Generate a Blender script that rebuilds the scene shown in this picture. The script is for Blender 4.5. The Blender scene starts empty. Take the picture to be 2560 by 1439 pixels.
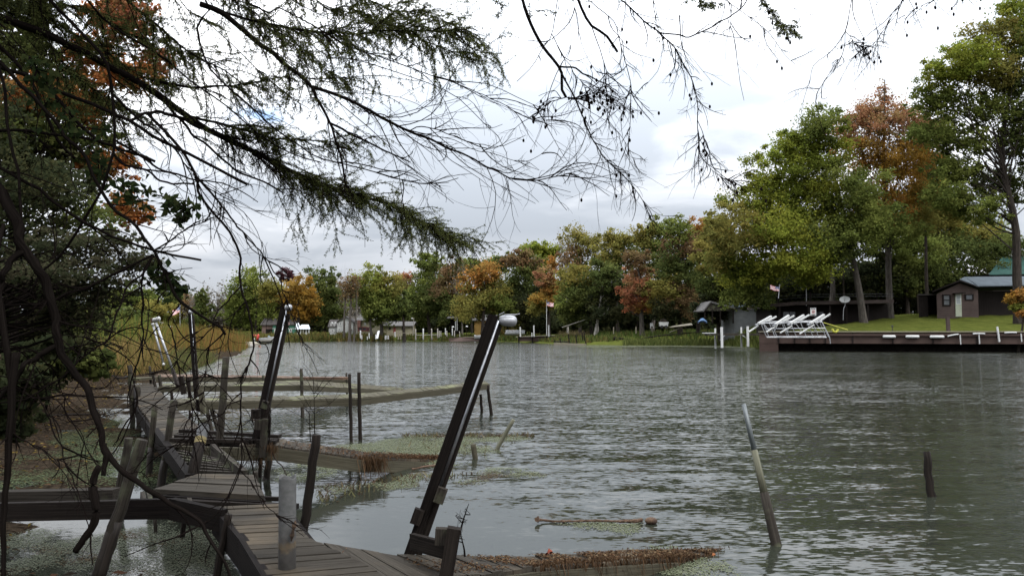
import bpy, math, random
import numpy as np
from mathutils import Vector, noise as mnoise

# ------------------------------------------------------------------ camera
SC = bpy.context.scene
FPX, H, HORIZON = 2000.0, 1.65, 830.0
TH = math.atan((HORIZON - 719.5) / FPX)
CT, ST = math.cos(TH), math.sin(TH)
cam_d = bpy.data.cameras.new('camera')
cam_d.sensor_width = 36.0
cam_d.lens = 36.0 * FPX / 2560.0
cam_d.clip_start, cam_d.clip_end = 0.05, 6000.0
cam = bpy.data.objects.new('camera', cam_d)
SC.collection.objects.link(cam)
cam.location = (0, 0, H)
cam.rotation_euler = (math.pi / 2 + TH, 0, 0)
SC.camera = cam

# ------------------------------------------------------------------ sky, sun, exposure
SUN_EL, SUN_AZ = math.radians(50), math.radians(138)      # azimuth clockwise from +Y
SC.view_settings.view_transform = 'Standard'
SC.view_settings.look = 'None'
SC.view_settings.exposure = 0.5
SC.view_settings.gamma = 1.0
SC.cycles.use_denoising = True
SC.cycles.max_bounces = 6
SC.cycles.diffuse_bounces = 4
SC.cycles.glossy_bounces = 3
SC.cycles.transparent_max_bounces = 8
SC.cycles.caustics_reflective = False
SC.cycles.caustics_refractive = False


def ray(px, py):
    u, v = (px - 1280.0) / FPX, (719.5 - py) / FPX
    return u, CT - v * ST, ST + v * CT


def D(px, py, d):
    """the point seen at a photo pixel at distance d down the lake"""
    r = ray(px, py)
    k = d / r[1]
    return np.array((r[0] * k, d, H + r[2] * k))


def G(px, py, z=0.0):
    """the point seen at a photo pixel on the level z"""
    r = ray(px, py)
    k = (z - H) / r[2]
    return np.array((r[0] * k, r[1] * k, z))


def nd(nt, t, **kw):
    n = nt.nodes.new(t)
    for k, v in kw.items():
        if k.startswith('i_'):
            n.inputs[int(k[2:])].default_value = v
        else:
            setattr(n, k, v)
    return n


world = bpy.data.worlds.new('World')
SC.world = world
world.use_nodes = True
wt = world.node_tree
wt.nodes.clear()
wout = nd(wt, 'ShaderNodeOutputWorld')
bg = nd(wt, 'ShaderNodeBackground')
bg.inputs[1].default_value = 0.10
wt.links.new(bg.outputs[0], wout.inputs[0])
sky = nd(wt, 'ShaderNodeTexSky')
sky.sky_type = 'NISHITA'
sky.sun_disc = False
sky.sun_elevation = SUN_EL
sky.sun_rotation = SUN_AZ
tc = nd(wt, 'ShaderNodeTexCoord')
sep = nd(wt, 'ShaderNodeSeparateXYZ')
wt.links.new(tc.outputs['Generated'], sep.inputs[0])


def wmath(op, a, b=None, clamp=False):
    n = nd(wt, 'ShaderNodeMath', operation=op)
    n.use_clamp = clamp
    for i, x in enumerate((a, b)):
        if x is None:
            continue
        if isinstance(x, (int, float)):
            n.inputs[i].default_value = x
        else:
            wt.links.new(x, n.inputs[i])
    return n.outputs[0]


zc = wmath('ADD', wmath('MAXIMUM', sep.outputs[2], 0.0), 0.16)
comb = nd(wt, 'ShaderNodeCombineXYZ')
wt.links.new(wmath('DIVIDE', sep.outputs[0], zc), comb.inputs[0])
wt.links.new(wmath('DIVIDE', sep.outputs[1], zc), comb.inputs[1])
nz = nd(wt, 'ShaderNodeTexNoise')
nz.inputs['Scale'].default_value = 1.15
nz.inputs['Detail'].default_value = 7.0
nz.inputs['Roughness'].default_value = 0.52
nz.inputs['Distortion'].default_value = 0.35
mp = nd(wt, 'ShaderNodeMapping')
mp.inputs['Location'].default_value = (3.7, 1.9, 0.0)
wt.links.new(comb.outputs[0], mp.inputs[0])
wt.links.new(mp.outputs[0], nz.inputs['Vector'])


def cloud_bank(px, py, wx, wy):
    """a soft-edged grey bank of cloud low in the sky, centred on a bearing"""
    r = np.array(ray(px, py))
    r /= np.linalg.norm(r)
    a = wmath('DIVIDE', wmath('SUBTRACT', wmath('ADD', sep.outputs[0], wmath('MULTIPLY', wmath('SUBTRACT', nz.outputs[0], 0.5), 0.25)), float(r[0])), wx)
    b = wmath('DIVIDE', wmath('SUBTRACT', wmath('ADD', sep.outputs[2], wmath('MULTIPLY', wmath('SUBTRACT', nz.outputs[0], 0.5), 0.22)), float(r[2])), wy)
    q = wmath('ADD', wmath('MULTIPLY', a, a), wmath('MULTIPLY', b, b))
    return wmath('MULTIPLY', wmath('POWER', 2.718, wmath('MULTIPLY', q, -1.0)), wmath('GREATER_THAN', sep.outputs[1], 0.0))


banks = None
for (bx, by, wx, wy, k) in ((1290, 400, .22, .085, .32), (1120, 330, .12, .05, .10), (480, 655, .16, .03, .13), (1230, 570, .30, .025, .14),
                            (1720, 470, .12, .035, .13), (1000, 560, .2, .02, .06)):
    o = wmath('MULTIPLY', cloud_bank(bx, by, wx, wy), k)
    banks = o if banks is None else wmath('ADD', banks, o)
dens = wmath('SUBTRACT', nz.outputs[0], banks)
ramp = nd(wt, 'ShaderNodeValToRGB')
ramp.color_ramp.interpolation = 'EASE'
els = ramp.color_ramp.elements
els[0].position, els[0].color = 0.28, (.37, .405, .45, 1)
els[1].position, els[1].color = 0.72, (1.0, 1.0, 1.0, 1)
e = els.new(0.445); e.color = (.52, .55, .59, 1)
e = els.new(0.55); e.color = (.64, .66, .69, 1)
wt.links.new(dens, ramp.inputs[0])
cl = nd(wt, 'ShaderNodeMixRGB', blend_type='MULTIPLY')
cl.inputs[0].default_value = 1.0
cl.inputs[2].default_value = (14.0, 14.0, 14.15, 1)
# an overcast sky is brightest overhead
zpos = wmath('MAXIMUM', sep.outputs[2], 0.0)
zen = wmath('ADD', wmath('MULTIPLY', zpos, wmath('ADD', wmath('MULTIPLY', zpos, 2.6), 2.0)), 0.50)
zs = nd(wt, 'ShaderNodeVectorMath', operation='SCALE')
wt.links.new(ramp.outputs[0], zs.inputs[0])
wt.links.new(zen, zs.inputs['Scale'])
wt.links.new(zs.outputs[0], cl.inputs[1])
# a small gap of blue between the clouds
gap = wmath('MULTIPLY', cloud_bank(712, 245, .026, .014), 0.9, True)
mixc = nd(wt, 'ShaderNodeMixRGB')
skb = nd(wt, 'ShaderNodeMixRGB', blend_type='MULTIPLY')
skb.inputs[0].default_value = 1.0
skb.inputs[2].default_value = (1.5, 1.7, 1.9, 1)
wt.links.new(sky.outputs[0], skb.inputs[1])
wt.links.new(gap, mixc.inputs[0])
wt.links.new(cl.outputs[0], mixc.inputs[1])
wt.links.new(skb.outputs[0], mixc.inputs[2])
wt.links.new(mixc.outputs[0], bg.inputs[0])

sun_d = bpy.data.lights.new('sun', 'SUN')
sun_d.energy = 1.5
sun_d.angle = math.radians(14)
sun_d.color = (1.0, .96, .90)
sun = bpy.data.objects.new('sun', sun_d)
SC.collection.objects.link(sun)
_s = Vector((math.sin(SUN_AZ) * math.cos(SUN_EL), math.cos(SUN_AZ) * math.cos(SUN_EL), math.sin(SUN_EL)))
sun.rotation_euler = _s.to_track_quat('Z', 'Y').to_euler()
sun.location = (0, -20, 40)

# ------------------------------------------------------------------ materials
MATS = {}


def principled(name):
    m = bpy.data.materials.new(name)
    m.use_nodes = True
    nt = m.node_tree
    return m, nt, nt.nodes['Principled BSDF']


def mat_mottled(name, c0, c1, scale=6.0, rough=.8, grain=False, island=.0, bump=.0, metallic=0.0, c2=None, c2_at=.62, patch=.9, spec=.3):
    """two colours mixed by noise; grain=True stretches it along each board or branch"""
    if name in MATS:
        return MATS[name]
    m, nt, bs = principled(name)
    L = nt.links.new
    if grain:
        co = nd(nt, 'ShaderNodeAttribute', attribute_name='grain')
        cvec = co.outputs['Vector']
    else:
        co = nd(nt, 'ShaderNodeTexCoord')
        cvec = co.outputs['Object']
    n1 = nd(nt, 'ShaderNodeTexNoise')
    n1.inputs['Scale'].default_value = scale
    n1.inputs['Detail'].default_value = 6.0
    n1.inputs['Roughness'].default_value = .72 if grain else .62
    L(cvec, n1.inputs['Vector'])
    rp = nd(nt, 'ShaderNodeValToRGB')
    rp.color_ramp.elements[0].position, rp.color_ramp.elements[1].position = (.40, .62) if grain else (.34, .66)
    rp.color_ramp.elements[0].color, rp.color_ramp.elements[1].color = (*c0, 1), (*c1, 1)
    L(n1.outputs[0], rp.inputs[0])
    col = rp.outputs[0]
    if c2 is not None:
        tc2 = nd(nt, 'ShaderNodeTexCoord')
        n2 = nd(nt, 'ShaderNodeTexNoise')
        n2.inputs['Scale'].default_value = patch
        n2.inputs['Detail'].default_value = 4.0
        L(tc2.outputs['Object'], n2.inputs['Vector'])
        r2 = nd(nt, 'ShaderNodeValToRGB')
        r2.color_ramp.elements[0].position, r2.color_ramp.elements[1].position = c2_at - .08, c2_at + .08
        L(n2.outputs[0], r2.inputs[0])
        mx = nd(nt, 'ShaderNodeMixRGB')
        mx.inputs[2].default_value = (*c2, 1)
        L(r2.outputs[0], mx.inputs[0])
        L(col, mx.inputs[1])
        col = mx.outputs[0]
    if island:
        ge = nd(nt, 'ShaderNodeNewGeometry')
        hv = nd(nt, 'ShaderNodeHueSaturation')
        mr = nd(nt, 'ShaderNodeMapRange')
        mr.inputs[3].default_value, mr.inputs[4].default_value = 1 - island, 1 + island
        L(ge.outputs['Random Per Island'], mr.inputs[0])
        L(mr.outputs[0], hv.inputs['Value'])
        L(col, hv.inputs['Color'])
        col = hv.outputs[0]
    L(col, bs.inputs['Base Color'])
    bs.inputs['Roughness'].default_value = rough
    bs.inputs['Metallic'].default_value = metallic
    bs.inputs['Specular IOR Level'].default_value = spec
    if bump:
        bp = nd(nt, 'ShaderNodeBump')
        bp.inputs['Strength'].default_value = .7
        bp.inputs['Distance'].default_value = bump
        L(n1.outputs[0], bp.inputs['Height'])
        L(bp.outputs[0], bs.inputs['Normal'])
    MATS[name] = m
    return m


def mat_leaf(name, transl=.35):
    if name in MATS:
        return MATS[name]
    m = bpy.data.materials.new(name)
    m.use_nodes = True
    nt = m.node_tree
    nt.nodes.clear()
    out = nd(nt, 'ShaderNodeOutputMaterial')
    at = nd(nt, 'ShaderNodeAttribute', attribute_name='leafcol')
    df = nd(nt, 'ShaderNodeBsdfDiffuse')
    tr = nd(nt, 'ShaderNodeBsdfTranslucent')
    mx = nd(nt, 'ShaderNodeMixShader')
    mx.inputs[0].default_value = transl
    nt.links.new(at.outputs['Color'], df.inputs[0])
    nt.links.new(at.outputs['Color'], tr.inputs[0])
    nt.links.new(df.outputs[0], mx.inputs[1])
    nt.links.new(tr.outputs[0], mx.inputs[2])
    nt.links.new(mx.outputs[0], out.inputs[0])
    MATS[name] = m
    return m


GR = dict(grain=True)
M_DECK = mat_mottled('weathered deck boards', (0.0233, 0.0197, 0.0151), (0.0452, 0.0397, 0.0324), 3.2, .85, True, .22, .004, c2=(.06, .048, .034), c2_at=.60, patch=1.7, spec=.06)
M_BOARD = mat_mottled('weathered side boards', (0.0371, 0.0330, 0.0222), (0.0642, 0.0581, 0.0411), 3.0, .85, True, .12, .004, c2=(.11, .115, .06), c2_at=.60, patch=2.2, spec=.06)
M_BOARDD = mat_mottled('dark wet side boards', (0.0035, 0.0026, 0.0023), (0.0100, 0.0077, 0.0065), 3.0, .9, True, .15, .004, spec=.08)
M_POST = mat_mottled('grey weathered posts', (0.0148, 0.0123, 0.0099), (0.0390, 0.0336, 0.0274), 2.6, .85, True, .18, .004, c2=(.07, .075, .045), c2_at=.6, patch=4, spec=.06)
M_POSTD = mat_mottled('dark old posts', (0.0061, 0.0045, 0.0036), (0.0182, 0.0143, 0.0116), 2.6, .9, True, .18, .004, spec=.1)
M_ROT = mat_mottled('rotten mossy wood', (0.0350, 0.0196, 0.0126), (0.0980, 0.0595, 0.0350), 9.0, .95, True, .2, .008)
M_BARK = mat_mottled('dark bark', (0.0042, 0.0034, 0.0029), (0.0126, 0.0101, 0.0088), 4.0, .95, True, 0, .003, spec=0)
M_TWIG = mat_mottled('twig bark', (0.0046, 0.0034, 0.0029), (0.0109, 0.0084, 0.0076), 5.0, .95, True, 0, 0, spec=0)
M_TRUNK = mat_mottled('grey tree bark', (0.0336, 0.0288, 0.0240), (0.0768, 0.0672, 0.0576), 2.0, .9, True, .1, .01, spec=.15)
M_TRUNKD = mat_mottled('brown tree bark', (0.0168, 0.0134, 0.0106), (0.0408, 0.0326, 0.0264), 2.0, .9, True, .1, .01, spec=.15)
M_PALE = mat_mottled('pale dead bark', (.16, .145, .13), (.30, .28, .25), 2.0, .9, True, .1, 0, spec=.15)
M_WHITE = mat_mottled('white paint', (0.3231, 0.3231, 0.3134), (0.4014, 0.4014, 0.3917), 2.0, .5)
M_PVC = mat_mottled('grey white plastic pipe', (0.0651, 0.0651, 0.0651), (0.1009, 0.1009, 0.1009), 3.5, .55, c2=(.13, .12, .105), c2_at=.60, patch=9)
M_GALV = mat_mottled('galvanised metal', (.22, .225, .235), (.38, .385, .40), 8.0, .5, metallic=.7)
M_RAIL = mat_mottled('steel rail', (.12, .12, .13), (.40, .41, .43), 5.0, .35, metallic=.9)
M_DKMETAL = mat_mottled('dark steel', (.03, .03, .032), (.07, .07, .075), 6.0, .5, metallic=.5)
M_WEED = mat_mottled('dried water weed', (0.0192, 0.0122, 0.0083), (0.0608, 0.0371, 0.0224), 30.0, .95, island=.4)
M_GLASS = mat_mottled('window glass', (.03, .035, .04), (.055, .06, .07), 2.0, .08, spec=.6)
M_NEEDLE = mat_leaf('hemlock needles', .25)
M_LEAF = mat_leaf('leaves', .5)
M_REED = mat_leaf('reed blades', .3)

# ------------------------------------------------------------------ building helpers
BASE = {}
COL = SC.collection


class MB:
    """collects faces, then becomes ONE mesh object"""

    def __init__(self):
        self.v, self.f, self.g, self.mi = [], [], [], []
        self.cur = 0

    def add(self, vs, fs, gs=None):
        o = len(self.v)
        self.v += [tuple(map(float, p)) for p in vs]
        self.g += list(gs) if gs is not None else [tuple(map(float, p)) for p in vs]
        for f in fs:
            self.f.append(tuple(i + o for i in f))
            self.mi.append(self.cur)
        return o

    def beam(self, p0, p1, w, h, up=(0, 0, 1), taper=1.0):
        """a squared timber from p0 to p1, w wide and h deep, centred on the line"""
        p0, p1, up = np.array(p0, float), np.array(p1, float), np.array(up, float)
        t = p1 - p0
        ln = np.linalg.norm(t)
        t = t / ln
        s = np.cross(t, up)
        s /= np.linalg.norm(s)
        u = np.cross(s, t)
        vs, gs = [], []
        r = random.random() * 40
        n = 2
        for k, p in ((0, p0), (1, p1)):
            kk = taper if k else 1.0
            for a, b in ((-1, -1), (1, -1), (1, 1), (-1, 1)):
                vs.append(p + s * a * w / 2 * kk + u * b * h / 2 * kk)
                gs.append((a * w * 22 + r, b * h * 22 + r, k * ln * .7))
        self.add(vs, [(3, 2, 1, 0), (4, 5, 6, 7), (0, 1, 5, 4), (1, 2, 6, 5), (2, 3, 7, 6), (3, 0, 4, 7)], gs)

    def box(self, c, s, rz=0.0):
        c = np.array(c, float)
        ca, sa = math.cos(rz), math.sin(rz)
        vs = []
        for z in (-.5, .5):
            for a, b in ((-.5, -.5), (.5, -.5), (.5, .5), (-.5, .5)):
                x, y = a * s[0], b * s[1]
                vs.append(c + np.array((x * ca - y * sa, x * sa + y * ca, z * s[2])))
        self.add(vs, [(3, 2, 1, 0), (4, 5, 6, 7), (0, 1, 5, 4), (1, 2, 6, 5), (2, 3, 7, 6), (3, 0, 4, 7)])

    def tube(self, pts, rad, n=6, cap=True, rough=0.0):
        pts = np.array(pts, float)
        m = len(pts)
        rad = np.broadcast_to(np.array(rad, float), (m,)) if np.ndim(rad) else np.full(m, float(rad))
        tan = np.gradient(pts, axis=0)
        tan /= np.maximum(np.linalg.norm(tan, axis=1, keepdims=True), 1e-9)
        ref = np.array((0, 0, 1.0)) if abs(tan[0][2]) < .9 else np.array((1.0, 0, 0))
        s = np.cross(tan, ref)
        s /= np.maximum(np.linalg.norm(s, axis=1, keepdims=True), 1e-9)
        u = np.cross(s, tan)
        ang = np.linspace(0, 2 * math.pi, n, endpoint=False)
        ca, sa = np.cos(ang), np.sin(ang)
        rr = rad[:, None] * np.ones((1, n))
        if rough:
            rr = rr * (1 + rough * (np.random.rand(m, n) - .5))
        ring = pts[:, None, :] + s[:, None, :] * (ca * rr)[:, :, None] + u[:, None, :] * (sa * rr)[:, :, None]
        ln = np.concatenate(([0], np.cumsum(np.linalg.norm(np.diff(pts, axis=0), axis=1))))
        r = random.random() * 40
        gs = [(ca[j] * 1.3 + r, sa[j] * 1.3, ln[i] * .8) for i in range(m) for j in range(n)]
        fs = []
        for i in range(m - 1):
            for j in range(n):
                k = (j + 1) % n
                fs.append((i * n + j, i * n + k, (i + 1) * n + k, (i + 1) * n + j))
        if cap:
            fs.append(tuple(range(n - 1, -1, -1)))
            fs.append(tuple((m - 1) * n + j for j in range(n)))
        self.add(ring.reshape(-1, 3), fs, gs)

    def poly(self, pts):
        self.add(pts, [tuple(range(len(pts)))])

    def prism(self, pts, ext):
        """closed outline pts pushed along ext"""
        pts = [np.array(p, float) for p in pts]
        ext = np.array(ext, float)
        n = len(pts)
        vs = pts + [p + ext for p in pts]
        fs = [tuple(range(n - 1, -1, -1)), tuple(range(n, 2 * n))]
        fs += [(i, (i + 1) % n, n + (i + 1) % n, n + i) for i in range(n)]
        self.add(vs, fs)

    def ball(self, c, r, nu=12, nv=8):
        c = np.array(c, float)
        r = np.broadcast_to(np.array(r, float), (3,))
        vs = [c + np.array((0, 0, -r[2]))]
        for i in range(1, nv):
            a = math.pi * i / nv - math.pi / 2
            for j in range(nu):
                b = 2 * math.pi * j / nu
                vs.append(c + r * np.array((math.cos(a) * math.cos(b), math.cos(a) * math.sin(b), math.sin(a))))
        vs.append(c + np.array((0, 0, r[2])))
        fs = [(0, 1 + (j + 1) % nu, 1 + j) for j in range(nu)]
        for i in range(nv - 2):
            for j in range(nu):
                a, b = 1 + i * nu + j, 1 + i * nu + (j + 1) % nu
                fs.append((a, b, b + nu, a + nu))
        t = len(vs) - 1
        o = 1 + (nv - 2) * nu
        fs += [(o + j, o + (j + 1) % nu, t) for j in range(nu)]
        self.add(vs, fs)

    def build(self, name, mats, parent=None, base=None, smooth=False, label=None):
        vs = np.array(self.v)
        if parent is not None:
            b = BASE[parent.name]
        else:
            b = np.array(base) if base is not None else np.array(((vs[:, 0].min() + vs[:, 0].max()) / 2, (vs[:, 1].min() + vs[:, 1].max()) / 2, vs[:, 2].min()))
        me = bpy.data.meshes.new(name)
        me.from_pydata((vs - b).tolist(), [], self.f)
        at = me.attributes.new('grain', 'FLOAT_VECTOR', 'POINT')
        at.data.foreach_set('vector', np.array(self.g, dtype=np.float32).ravel())
        mats = mats if isinstance(mats, (list, tuple)) else [mats]
        for m in mats:
            me.materials.append(m)
        if len(mats) > 1:
            me.polygons.foreach_set('material_index', self.mi)
        if smooth:
            me.polygons.foreach_set('use_smooth', [True] * len(me.polygons))
        return link(name, me, parent, b, label)


def link(name, me, parent, b, label=None):
    o = bpy.data.objects.new(name, me)
    COL.objects.link(o)
    if parent is not None:
        o.parent = parent
    else:
        o.location = b
    BASE[o.name] = np.array(b)
    if label:
        o['label'] = label
    return o


def thing(name, label, cat, base, group=None):
    o = bpy.data.objects.new(name, None)
    o.empty_display_size = .1
    COL.objects.link(o)
    o.location = tuple(map(float, base))
    BASE[o.name] = np.array(base, float)
    return tag(o, label, cat, group)


def tag(o, label, cat, group=None, kind=None):
    o['label'] = label
    o['category'] = cat
    if group:
        o['group'] = group
    if kind:
        o['kind'] = kind
    return o


def structure(o, label=None):
    o['kind'] = 'structure'
    if label:
        o['label'] = label
    return o


def quads_object(name, verts, cols, mat, parent=None, base=(0, 0, 0)):
    """N loose quads (N,4,3) with one colour each, as ONE mesh"""
    n = len(verts)
    b = BASE[parent.name] if parent is not None else np.array(base, float)
    me = bpy.data.meshes.new(name)
    me.vertices.add(4 * n)
    me.vertices.foreach_set('co', (verts.reshape(-1, 3) - b).astype(np.float32).ravel())
    me.loops.add(4 * n)
    me.loops.foreach_set('vertex_index', np.arange(4 * n, dtype=np.int32))
    me.polygons.add(n)
    me.polygons.foreach_set('loop_start', np.arange(0, 4 * n, 4, dtype=np.int32))
    at = me.attributes.new('leafcol', 'FLOAT_COLOR', 'FACE')
    c4 = np.ones((n, 4), dtype=np.float32)
    c4[:, :3] = np.clip(cols, 0.002, .9)
    at.data.foreach_set('color', c4.ravel())
    me.materials.append(mat)
    me.update(calc_edges=True)
    return link(name, me, parent, b)


def leaf_quads(cen, size, rng, up=.4, aspect=.7):
    n = len(cen)
    nrm = rng.normal(size=(n, 3))
    nrm[:, 2] += up * np.sign(rng.random(n) - .15) * 1.5
    nrm /= np.linalg.norm(nrm, axis=1, keepdims=True)
    t = rng.normal(size=(n, 3))
    t -= nrm * (t * nrm).sum(1, keepdims=True)
    t /= np.linalg.norm(t, axis=1, keepdims=True)
    b = np.cross(nrm, t)
    s = np.broadcast_to(size, (n,))[:, None]
    v = np.empty((n, 4, 3))
    v[:, 0] = cen - t * s * .5
    v[:, 1] = cen + b * s * aspect * .5 + nrm * s * .1
    v[:, 2] = cen + t * s * .5
    v[:, 3] = cen - b * s * aspect * .5 + nrm * s * .1
    return v


def smooth_path(pts, n):
    """Catmull-Rom through pts, n samples"""
    P = np.array(pts, float)
    if len(P) < 3:
        k = np.linspace(0, 1, n)[:, None]
        return P[0] * (1 - k) + P[-1] * k
    Q = np.vstack((2 * P[0] - P[1], P, 2 * P[-1] - P[-2]))
    seg = np.linalg.norm(np.diff(P, axis=0), axis=1)
    cs = np.concatenate(([0], np.cumsum(seg)))
    out = []
    for s in np.linspace(0, cs[-1], n):
        i = min(np.searchsorted(cs, s, 'right') - 1, len(P) - 2)
        t = (s - cs[i]) / max(seg[i], 1e-9)
        a, b, c, d = Q[i], Q[i + 1], Q[i + 2], Q[i + 3]
        out.append(.5 * (2 * b + (c - a) * t + (2 * a - 5 * b + 4 * c - d) * t * t + (3 * b - a - 3 * c + d) * t ** 3))
    return np.array(out)


random.seed(7)
np.random.seed(7)
RNG = np.random.default_rng(11)

# ------------------------------------------------------------------ ground and water
SHORE = np.array([(-3.4, 3.2), (-4.3, 5.2), (-5.2, 7.2), (-5.9, 9.2), (-7.2, 12.6), (-10.6, 19.5), (-13.0, 26.5), (-14, 33), (-16.7, 44), (-19.8, 58), (-25, 75), (-33, 100), (-38, 118),
                  (-36, 142), (-22, 150), (-8, 146), (1.3, 136), (5, 118), (7.2, 105), (14, 101), (25.7, 99), (26.5, 84), (25, 77), (25.0, 71.9), (48.2, 66.9), (70, 61), (82, 40),
                  (80, 15), (60, 3), (20, .6), (2, 1.1), (-1.2, 1.6)], float)


def shore_dist(x, y):
    """metres from the shoreline, negative over the lake"""
    P = np.stack((np.ravel(x), np.ravel(y)), 1)
    A, B = SHORE, np.roll(SHORE, -1, axis=0)
    best = np.full(len(P), 1e9)
    inside = np.zeros(len(P), bool)
    for a, b in zip(A, B):
        ab = b - a
        t = np.clip(((P - a) @ ab) / (ab @ ab), 0, 1)
        best = np.minimum(best, np.linalg.norm(P - (a + t[:, None] * ab), axis=1))
        c = (a[1] > P[:, 1]) != (b[1] > P[:, 1])
        xi = a[0] + (P[:, 1] - a[1]) / (ab[1] if abs(ab[1]) > 1e-9 else 1e-9) * ab[0]
        inside ^= c & (P[:, 0] < xi)
    return np.where(inside, -best, best).reshape(np.shape(x))


def sstep(a, b, x):
    t = np.clip((x - a) / (b - a), 0, 1)
    return t * t * (3 - 2 * t)


def ground_z(x, y):
    x, y = np.asarray(x, float), np.asarray(y, float)
    d = shore_dist(x, y)
    gen = np.minimum(.10 * np.maximum(d, 0), 1.0) + np.minimum(.02 * np.maximum(d - 10, 0), 4.0) + .05
    rt = 1.72 * sstep(-.2, 1.2, d) + .125 * np.maximum(d - 1.2, 0)
    rt = np.minimum(rt, 3.6 + .01 * np.maximum(d - 18, 0))
    w = sstep(23.5, 26.5, x) * sstep(55, 62, y) * (1 - sstep(92, 100, y))
    out = gen * (1 - w) + rt * w
    out = out + .06 * np.sin(x * 1.7 + y * .9) * np.sin(x * .6 - y * 1.3) * np.clip(d, 0, 1)
    left = (1 - sstep(-4, -2, x)) * (1 - sstep(26, 34, y))
    under = -.05 - np.minimum(.16 * np.maximum(-d, 0), 1.6)
    underl = .035 - .035 * np.maximum(-d, 0) + .05 * np.sin(x * 3.1) * np.sin(y * 2.7)
    return np.where(d > 0, out, under * (1 - left) + underl * left)


def gz(x, y):
    return float(ground_z(np.array([x]), np.array([y]))[0])


def build_ground():
    rad = np.concatenate(([0], np.geomspace(.35, 50, 120), np.linspace(51, 112, 130), np.geomspace(116, 3000, 50)))
    ang = np.concatenate((np.linspace(-50, 50, 340), np.linspace(50, 310, 90)[1:-1])) * math.pi / 180
    R, A = np.meshgrid(rad, ang, indexing='ij')
    X, Y = R * np.sin(A), R * np.cos(A)
    Z = ground_z(X, Y)
    m, n = len(rad), len(ang)
    vs = np.stack((X, Y, Z), -1).reshape(-1, 3)
    fs = [(i * n + j, i * n + (j + 1) % n, (i + 1) * n + (j + 1) % n, (i + 1) * n + j) for i in range(m - 1) for j in range(n)]
    me = bpy.data.meshes.new('ground')
    me.from_pydata(vs.tolist(), [], fs)
    me.polygons.foreach_set('use_smooth', [True] * len(fs))
    mt, nt, bs = principled('lawn, leaf litter and mud')
    L = nt.links.new
    pos = nd(nt, 'ShaderNodeNewGeometry')
    sp = nd(nt, 'ShaderNodeSeparateXYZ')
    L(pos.outputs['Position'], sp.inputs[0])
    n1 = nd(nt, 'ShaderNodeTexNoise'); n1.inputs['Scale'].default_value = 1.3; n1.inputs['Detail'].default_value = 8; n1.inputs['Roughness'].default_value = .7
    n2 = nd(nt, 'ShaderNodeTexNoise'); n2.inputs['Scale'].default_value = 14; n2.inputs['Detail'].default_value = 6; n2.inputs['Roughness'].default_value = .75
    for k in (n1, n2):
        L(pos.outputs['Position'], k.inputs['Vector'])
    gr = nd(nt, 'ShaderNodeValToRGB')
    gr.color_ramp.elements[0].color, gr.color_ramp.elements[1].color = (.036, .044, .010, 1), (.064, .070, .016, 1)
    gr.color_ramp.elements[0].position, gr.color_ramp.elements[1].position = .35, .68
    L(n1.outputs[0], gr.inputs[0])
    lt = nd(nt, 'ShaderNodeValToRGB')
    lt.color_ramp.elements[0].color, lt.color_ramp.elements[1].color = (.010, .008, .006, 1), (.042, .031, .021, 1)
    lt.color_ramp.elements[0].position, lt.color_ramp.elements[1].position = .40, .66
    L(n2.outputs[0], lt.inputs[0])
    # lawn on the far right bank and the middle shore, litter and mud elsewhere
    mr = nd(nt, 'ShaderNodeMapRange'); mr.inputs[1].default_value, mr.inputs[2].default_value = 4.0, 9.0
    L(sp.outputs[0], mr.inputs[0])
    my = nd(nt, 'ShaderNodeMapRange'); my.inputs[1].default_value, my.inputs[2].default_value = 30.0, 45.0
    L(sp.outputs[1], my.inputs[0])
    mm = nd(nt, 'ShaderNodeMath', operation='MULTIPLY')
    L(mr.outputs[0], mm.inputs[0]); L(my.outputs[0], mm.inputs[1])
    mf = nd(nt, 'ShaderNodeMapRange'); mf.inputs[1].default_value, mf.inputs[2].default_value = 62.0, 90.0
    L(sp.outputs[1], mf.inputs[0])
    mx0 = mm
    mm = nd(nt, 'ShaderNodeMath', operation='MAXIMUM')
    L(mx0.outputs[0], mm.inputs[0]); L(mf.outputs[0], mm.inputs[1])
    mx = nd(nt, 'ShaderNodeMixRGB')
    L(mm.outputs[0], mx.inputs[0]); L(lt.outputs[0], mx.inputs[1]); L(gr.outputs[0], mx.inputs[2])
    L(mx.outputs[0], bs.inputs['Base Color'])
    bs.inputs['Roughness'].default_value = .95
    bs.inputs['Specular IOR Level'].default_value = 0
    bp = nd(nt, 'ShaderNodeBump'); bp.inputs['Distance'].default_value = .05; bp.inputs['Strength'].default_value = .6
    L(n2.outputs[0], bp.inputs['Height']); L(bp.outputs[0], bs.inputs['Normal'])
    me.materials.append(mt)
    structure(link('ground', me, None, (0, 0, 0)))


build_ground()


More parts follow.
